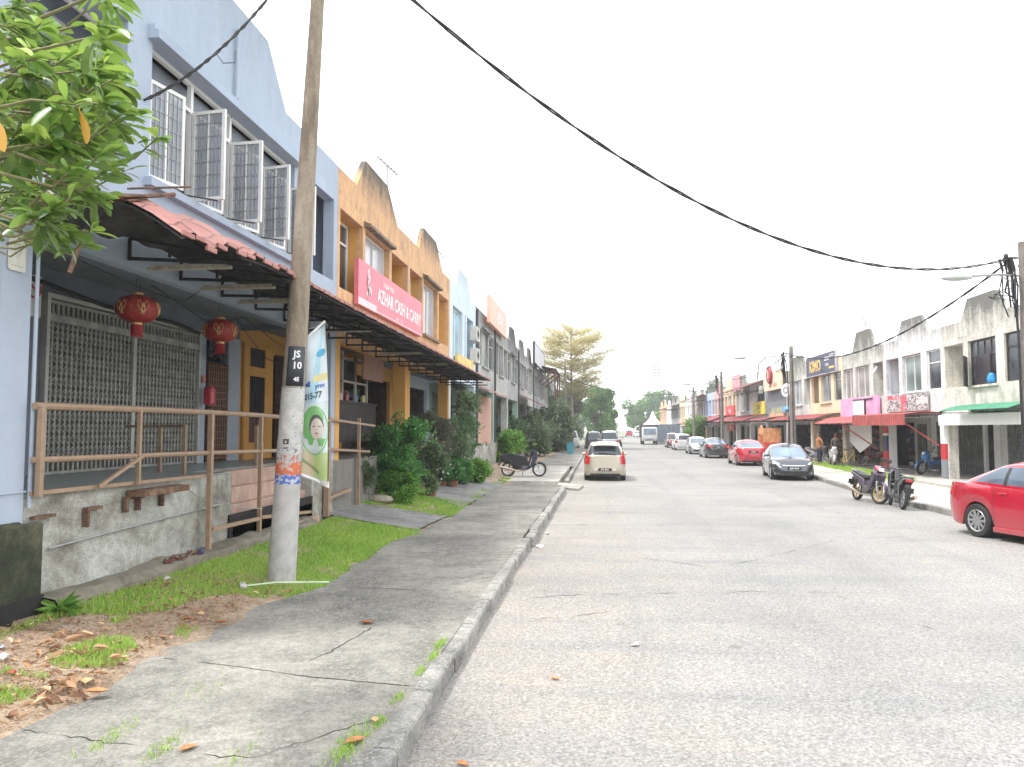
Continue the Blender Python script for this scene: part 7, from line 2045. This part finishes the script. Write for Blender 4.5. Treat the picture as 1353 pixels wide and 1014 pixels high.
# ---------------------------------------------------------------- poles and wires
def rpole(label, x, y, top, lamp=None, th=.14, group='utility poles along the right kerb', stuff=True, armz=None):
    t = empty('utility_pole', label, 'utility pole', (x,y,.0), 0, group)
    q = MB(); q.tube([(0,0,0),(0,0,top)], th, 16, r1=th*.62); q.build('shaft', simple('pole_weathered', (.20,.18,.16), .9, var=.25, vs=4), t, smooth=True)
    q = MB(); q.tube([(0,0,.2),(0,0,1.4)], th+.006, 16, r1=th-.01); q.build('painted_foot', simple('pole_foot', (.45,.45,.44), .8, var=.3, vs=6), t, smooth=True)
    if lamp:
        az = armz or top-.95
        q = MB(); q.tube([(0,0,az),(-.5,0,az+.04),(-lamp*.62,0,az+.02)], .028, 8); q.tube([(0,0,az-.3),(-.5,0,az+.02)], .015, 6); q.build('lamp_arm', GALV, t)
        q = MB()
        def lf(u, v): a = 2*PI*u; b = PI*v; return (-lamp*.8+.34*math.cos(b), .11*math.sin(b)*math.cos(a), az-.01+.075*math.sin(b)*math.sin(a))
        q.grid(lf, 16, 12); q.build('lamp_head', simple('lamp_shell', (.42,.46,.45), .4), t, smooth=True)
    q = MB()
    q.bar((-.12,0,top-.35),(-.32,0,top-.35),.04); q.lathe([(0,-.07),(.04,-.07),(.05,0),(.04,.07),(0,.07)], 10, Matrix.Translation((-.36,0,top-.33)))
    q.bar((-.02,-.16,top-.5),(-.02,.16,top-.5),.05); q.build('insulator', BLKST, t)
    if stuff:
        q = MB(); rr = random.Random(int(y))
        for k in range(9):
            a = rr.uniform(-.5,.5); x0 = -.40+rr.uniform(-.08,.1)
            q.tube([(x0,a*.3,top-.35),(x0+.06,a*.3,top-.6),(x0+rr.uniform(-.05,.15),a*.3,top-.9-rr.uniform(0,.5)),(x0+.12,a*.2,top-1.2-rr.uniform(0,.6))], .012+.01*rr.random(), 5)
        for k in range(4): q.tube([(-.2,0,top-1.0-.1*k),(-.45-.1*k,0,top-1.05-.05*k),(-.6,.03,top-1.15-.04*k)], .01, 5)
        q.tube([(-.36,0,top-.4),(-.22,0,top-.9),(-.17,0,top-2.),(-.16,0,.5)], .025, 6); q.tube([(.0,-.15,top-.7),(-.02,-.15,.5)], .016, 6)
        q.build('cable_bundle', BLKST, t)
    return t
rpole('nearest right utility pole with street lamp and tangled black cables', 9.32, 17.6, 6.17, 1.75, .15, armz=5.42)
rpole('utility pole with street lamp standing behind the grey-blue sedan', 9.3, 37.7, 6.07, 3.0, .15, armz=5.55)
rpole('utility pole with street lamp between the red sedan and dark sedan', 9.3, 58.5, 6.45, 3.2, .15)
rpole('thin utility pole beside the small street tree on the right', 9.3, 75.5, 6.2, None, .15, stuff=False)
rpole('tall pale lamp post in front of the yellow-green tree on the left', -3.3, 77.8, 9.2, None, .13, None, False)
def wire(label, a, b, sag, r_=.02, n=40, side=0, extra=1):
    a, b = Vector(a), Vector(b); q = MB()
    for k in range(extra):
        pts = []
        for i in range(n+1):
            t = i/n; p = a.lerp(b, t); p.z -= sag*4*t*(1-t)
            if extra > 1:
                ph = t*60+k*2*PI/extra; p += Vector((math.cos(ph)*r_*.8, 0, math.sin(ph)*r_*.8))
            pts.append(p)
        q.tube(pts, r_ if extra == 1 else r_*.7, 6)
    return tag(q.build('power_cable', CAB, None, smooth=True), label, 'cable')
CAB = simple('cable_black', (.022,.022,.024), .7)
PT = Vector(pole_base) + (pole_top-pole_base)*(8.5/8.9) + Vector((.08,0,0))
WIRES_HERE = 1
WA = (8.98,17.6,5.80); 
wire('thick twisted cable swooping across the sky from the concrete pole to the right lamp pole', PT, WA, 1.70, .021, 80, extra=2)
wire('cable from the concrete pole up to the blue shophouse wall', PT+Vector((-.1,0,.0)), (-5.24,8.1,5.90), .33, .018, 30, extra=2)
q = MB(); q.tube([(-4.62,8.55,6.66+.0),(-4.5,8.5,6.5),(-4.4,8.6,6.55),(-4.45,8.7,6.75)], .006, 4); tag(q.build('wire_loop', CAB, None), 'small loose loop of wire on the cable by the blue shophouse', 'wire')
wire('cable from the right lamp pole down to the second right pole', (8.98,17.6,5.72), (9.15,37.7,5.72), .95, .022, 50, extra=2)
wire('cable between the second and third right poles', (9.15,37.7,5.72), (9.15,58.5,6.05), .6, .022, 40)
wire('cable between the third and fourth right poles', (9.15,58.5,6.05), (9.15,75.5,5.9), .5, .022, 40)
wire('cable from the second right pole toward the shopfronts', (9.3,37.7,5.8), (13.9,45,5.2), .3, .012, 20)
wire('cable sagging across the road from the fourth right pole to the left lamp post', (9.2,75.5,5.8), (-3.3,77.8,7.5), 1.0, .035, 40)
wire('thin lower cable across the far end of the road', (9.5,120,6.5), (-5,118,6.2), 1.1, .03, 30)
wire('second thin cable across the far end of the road', (10,140,5.6), (-5,138,5.5), .9, .03, 30)
# TV aerials
def aerial(label, loc, rz, h, n=6, sc=1., tilt=20):
    t = empty('tv_aerial', label, 'aerial', loc, rz)
    q = MB(); q.tube([(0,0,-.6),(0,0,h)], .022, 6); q.build('mast', GALV, t)
    q = MB(); M = Matrix.Translation((0,0,h)) @ Matrix.Rotation(math.radians(tilt),4,'Y'); q.bar(M@Vector((-.5*sc,0,0)), M@Vector((.5*sc,0,0)), .035)
    for i in range(n):
        x = (-.5+i/(n-1))*sc; l = (.16+.14*(1-i/(n-1)))*sc
        q.bar(M@Vector((x,-l,.0)), M@Vector((x,l,.0)), .02)
    for s in (-1,1): q.bar(M@Vector((.5*sc,0,0)), M@Vector((.42*sc,0,s*.3*sc)), .02)
    q.build('antenna', GALV, t)
aerial('television aerial on a thin mast above the first orange parapet', (-5.9,20.6,8.3), .8, 1.25, 7, .75, 30)
aerial('small aerial at the party wall of the white-blue shophouse', (-5.6,26.0,7.5), .4, .9, 5, .7, 50)
for i, (s, z) in enumerate(((68.5,6.4),(62.5,6.7),(95,7.0),(43,6.9))):
    aerial(['thin aerial above the maroon gabled canopy','leaning aerial left of the peach signboard','aerial on the far cream parapet','faint aerial behind the dark blue sign'][i], tuple(rrow(s,15.5,z)), .3*i, 1.1, 5, .8, 40)
q = MB(); a = rrow(66.5,15,6.2); b = rrow(63.0,15,7.9); q.tube([rrow(66.8,15,6.2),rrow(66.2,15,7.6),rrow(63.4,15,8.0),rrow(62.2,15,6.4)], .06, 6); tag(q.build('roof_frame', GALV, None), 'bent metal frame on the roof left of the peach signboard', 'frame')
# floodlight mast far away
fm_ = empty('floodlight_mast', 'tall stadium floodlight mast above the far right trees', 'floodlight', (21.6,280,0))
q = MB(); q.tube([(0,0,0),(0,0,27)], .75, 12, r1=.45); q.build('mast', simple('mast_pale', (.5,.52,.52), .6), fm_)
q = MB()
for k in range(6):
    for s in (-1,0,1): q.box((s*.9-.4,-.3,20.6+k*1.0),(s*.9+.4,.2,21.2+k*1.0))
q.box((-1.4,.2,20.3),(-1.2,.4,26.8)); q.box((1.2,.2,20.3),(1.4,.4,26.8)); q.build('lamp_rack', simple('rack_grey', (.3,.31,.32), .6), fm_)

# ---------------------------------------------------------------- trees
def tier_tree(label, x, y, sc, seed):
    t = empty('tree', label, 'tree', (x,y,.1)); r = np.random.RandomState(seed); rr = random.Random(seed)
    br = MB(); br.tube([(0,0,0),(.05,0,4),(0,.05,8),(-.05,0,12.6)], [.20,.15,.10,.03], 8)
    br.build('trunk', simple('trunk_grey_pink', (.30,.24,.21), .9), t)
    P = []; D = []; V = []; bb = MB()
    tiers = [(5.6,2.6,2.6,.1),(6.9,2.4,5.0,.5),(8.3,3.2,3.4,0),(9.4,4.6,4.4,.2),(10.3,3.9,4.2,.6),(11.2,3.5,3.6,.3),(12.0,3.0,3.1,.0),(12.7,2.1,2.0,.5)]
    for bi in range(64):
        z = 5.4 + 7.2*((bi+.5)/64)**.8 + rr.uniform(-.3,.3)
        for k in range(1):
            a = bi*2.39996 + rr.uniform(-.3,.3)
            env = interp([(5.4,2.6),(6.8,4.4),(7.8,3.2),(9.2,4.9),(10.6,4.3),(11.8,3.3),(12.6,2.2)], z) if math.cos(a) > 0 else interp([(5.4,1.6),(7,2.2),(8,3.6),(9.4,4.9),(10.6,4.0),(11.8,3.2),(12.6,2.2)], z)
            Rr = env*rr.uniform(.6,1.08); rise = rr.uniform(.08,.26)
            s = Vector((0,0,z-.55)); e = Vector((math.cos(a)*Rr, math.sin(a)*Rr, z-.2+rise*Rr))
            m_ = s.lerp(e,.5)+Vector((0,0,-.02*Rr)); bb.tube([s, m_, e], .05, 5, r1=.012)
            nc = int(6+Rr*4)
            for c in range(nc):
                u = .42+.62*(c/nc); w = .42*Rr*u*.62
                sd_ = rr.uniform(-1,1)*w; cc = s.lerp(e,u) + Vector((-math.sin(a),math.cos(a),0))*sd_ + Vector((0,0,.10+rr.uniform(-.08,.14)))
                if abs(sd_) > .25: bb.tube([s.lerp(e,u*.9), cc], .015, 3, r1=.006, cap=False)
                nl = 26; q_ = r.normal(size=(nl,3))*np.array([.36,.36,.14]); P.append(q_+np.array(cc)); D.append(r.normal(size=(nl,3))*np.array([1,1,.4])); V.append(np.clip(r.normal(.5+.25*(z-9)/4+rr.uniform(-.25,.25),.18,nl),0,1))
    bb.build('branches', simple('branch_pink', (.27,.19,.16), .9), t)
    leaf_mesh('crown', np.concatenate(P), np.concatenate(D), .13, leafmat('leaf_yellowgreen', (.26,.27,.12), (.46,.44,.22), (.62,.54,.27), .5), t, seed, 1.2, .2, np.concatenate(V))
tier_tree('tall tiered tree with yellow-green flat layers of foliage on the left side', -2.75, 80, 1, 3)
def crown_tree(label, x, y, h, rad, mat, seed, n=6000, lf=.3, group=None, trunk_h=.08, lumps=9):
    t = empty('tree', label, 'tree', (x,y,0), 0, group); r = np.random.RandomState(seed); rr = random.Random(seed)
    q = MB(); q.tube([(0,0,-.1),(rr.uniform(-.2,.2),0,h*.4),(rr.uniform(-.3,.3),0,h*.75)], rad*.07, 8, r1=rad*.03)
    P = []; D = []; V = []
    for k in range(lumps*2):
        a = rr.uniform(0,2*PI); u = rr.uniform(0,1); c = Vector((math.cos(a)*rad*.6*rr.random()**.5, math.sin(a)*rad*.6*rr.random()**.5, h*(trunk_h+.1)+ (h*(1-trunk_h)-rad*.45)*u)); br_ = rad*rr.uniform(.32,.52)
        q.tube([(0,0,h*.3), c], rad*.03, 5, r1=rad*.008)
        p, d = blob_points(r, n//(lumps*2), tuple(c), (br_,br_,br_*.8), .5, 5); P.append(p); D.append(d*.5+r.normal(size=p.shape)*.6); V.append(np.clip(r.normal(.35+.4*rr.random(),.18,len(p)),0,1))
    q.build('trunk', simple('trunk_dark', (.10,.08,.06), .9), t)
    leaf_mesh('crown', np.concatenate(P), np.concatenate(D), lf, mat, t, seed, 1.1, .3, np.concatenate(V))
T1 = leafmat('far_leaf_green', (.055,.115,.05), (.12,.24,.09), (.24,.39,.16)); T2 = leafmat('far_leaf_olive', (.07,.10,.06), (.15,.21,.115), (.26,.33,.18)); T3 = leafmat('far_leaf_bright', (.05,.13,.035), (.13,.28,.07), (.27,.44,.14))
crown_tree('dark green round tree at the end of the left row', -.2, 112, 8.0, 2.9, T1, 31, 9000, .30)
crown_tree('bright green tree just right of the dark round one on the left', 1.6, 118, 7.6, 2.3, T3, 32, 7000, .3)
crown_tree('olive tree behind the tall lamp post on the left', -3.8, 96, 8.2, 3.2, T2, 33, 9000, .3)
crown_tree('dull green tree behind the left grey shophouses', -5.0, 84, 6.0, 2.3, T2, 34, 7000, .28)
crown_tree('low tree leaning over the left row past the rusty canopy', -3.4, 66, 4.6, 1.8, T2, 35, 6000, .22)
crown_tree('small leafy street tree in front of the far right shops', 9.6, 79, 3.4, 1.75, T3, 36, 6000, .17, trunk_h=.15)
for i, (x, y, h, rad, m_, lb_) in enumerate(((11,215,10.5,4.4,T3,'bright green tree at the left edge of the far right grove'),(16,225,13,5.2,T1,'green tree left of the white tent peak'),(22,230,13.5,5.,T2,'olive tree behind the white tent peak'),(28,228,12.5,5,T1,'dark tree right of the floodlight mast'),(33,215,15.5,5.,T2,'tallest tree of the far right grove'),(38,220,14,5,T1,'rightmost tree of the far right grove'),(18,210,8,4,T3,'low bright tree in front of the far right grove'))):
    crown_tree(lb_, x, y, h, rad, m_, 40+i, 5000, .6, 'trees of the far right grove')
crown_tree('distant tree at the left end of the road horizon', -4, 190, 9, 5, T1, 60, 5000, .5)

# ---------------------------------------------------------------- thin humid haze
hz = MB(); hz.box((-60,-20,-1.2),(70,330,34)); ho = hz.build('haze', None)
hm, hnt, hb = newmat('haze_air'); hnt.nodes.remove(hb)
pv = nd(hnt, 'ShaderNodeVolumePrincipled'); pv.inputs['Color'].default_value = (.95,.97,1,1); pv.inputs['Density'].default_value = .0010; pv.inputs['Anisotropy'].default_value = .2
hnt.links.new(pv.outputs[0], hnt.nodes['Material Output'].inputs['Volume'])
ho.data.materials.clear(); ho.data.materials.append(hm); struct(ho, 'stuff', 'thin pale humid haze over the whole street')
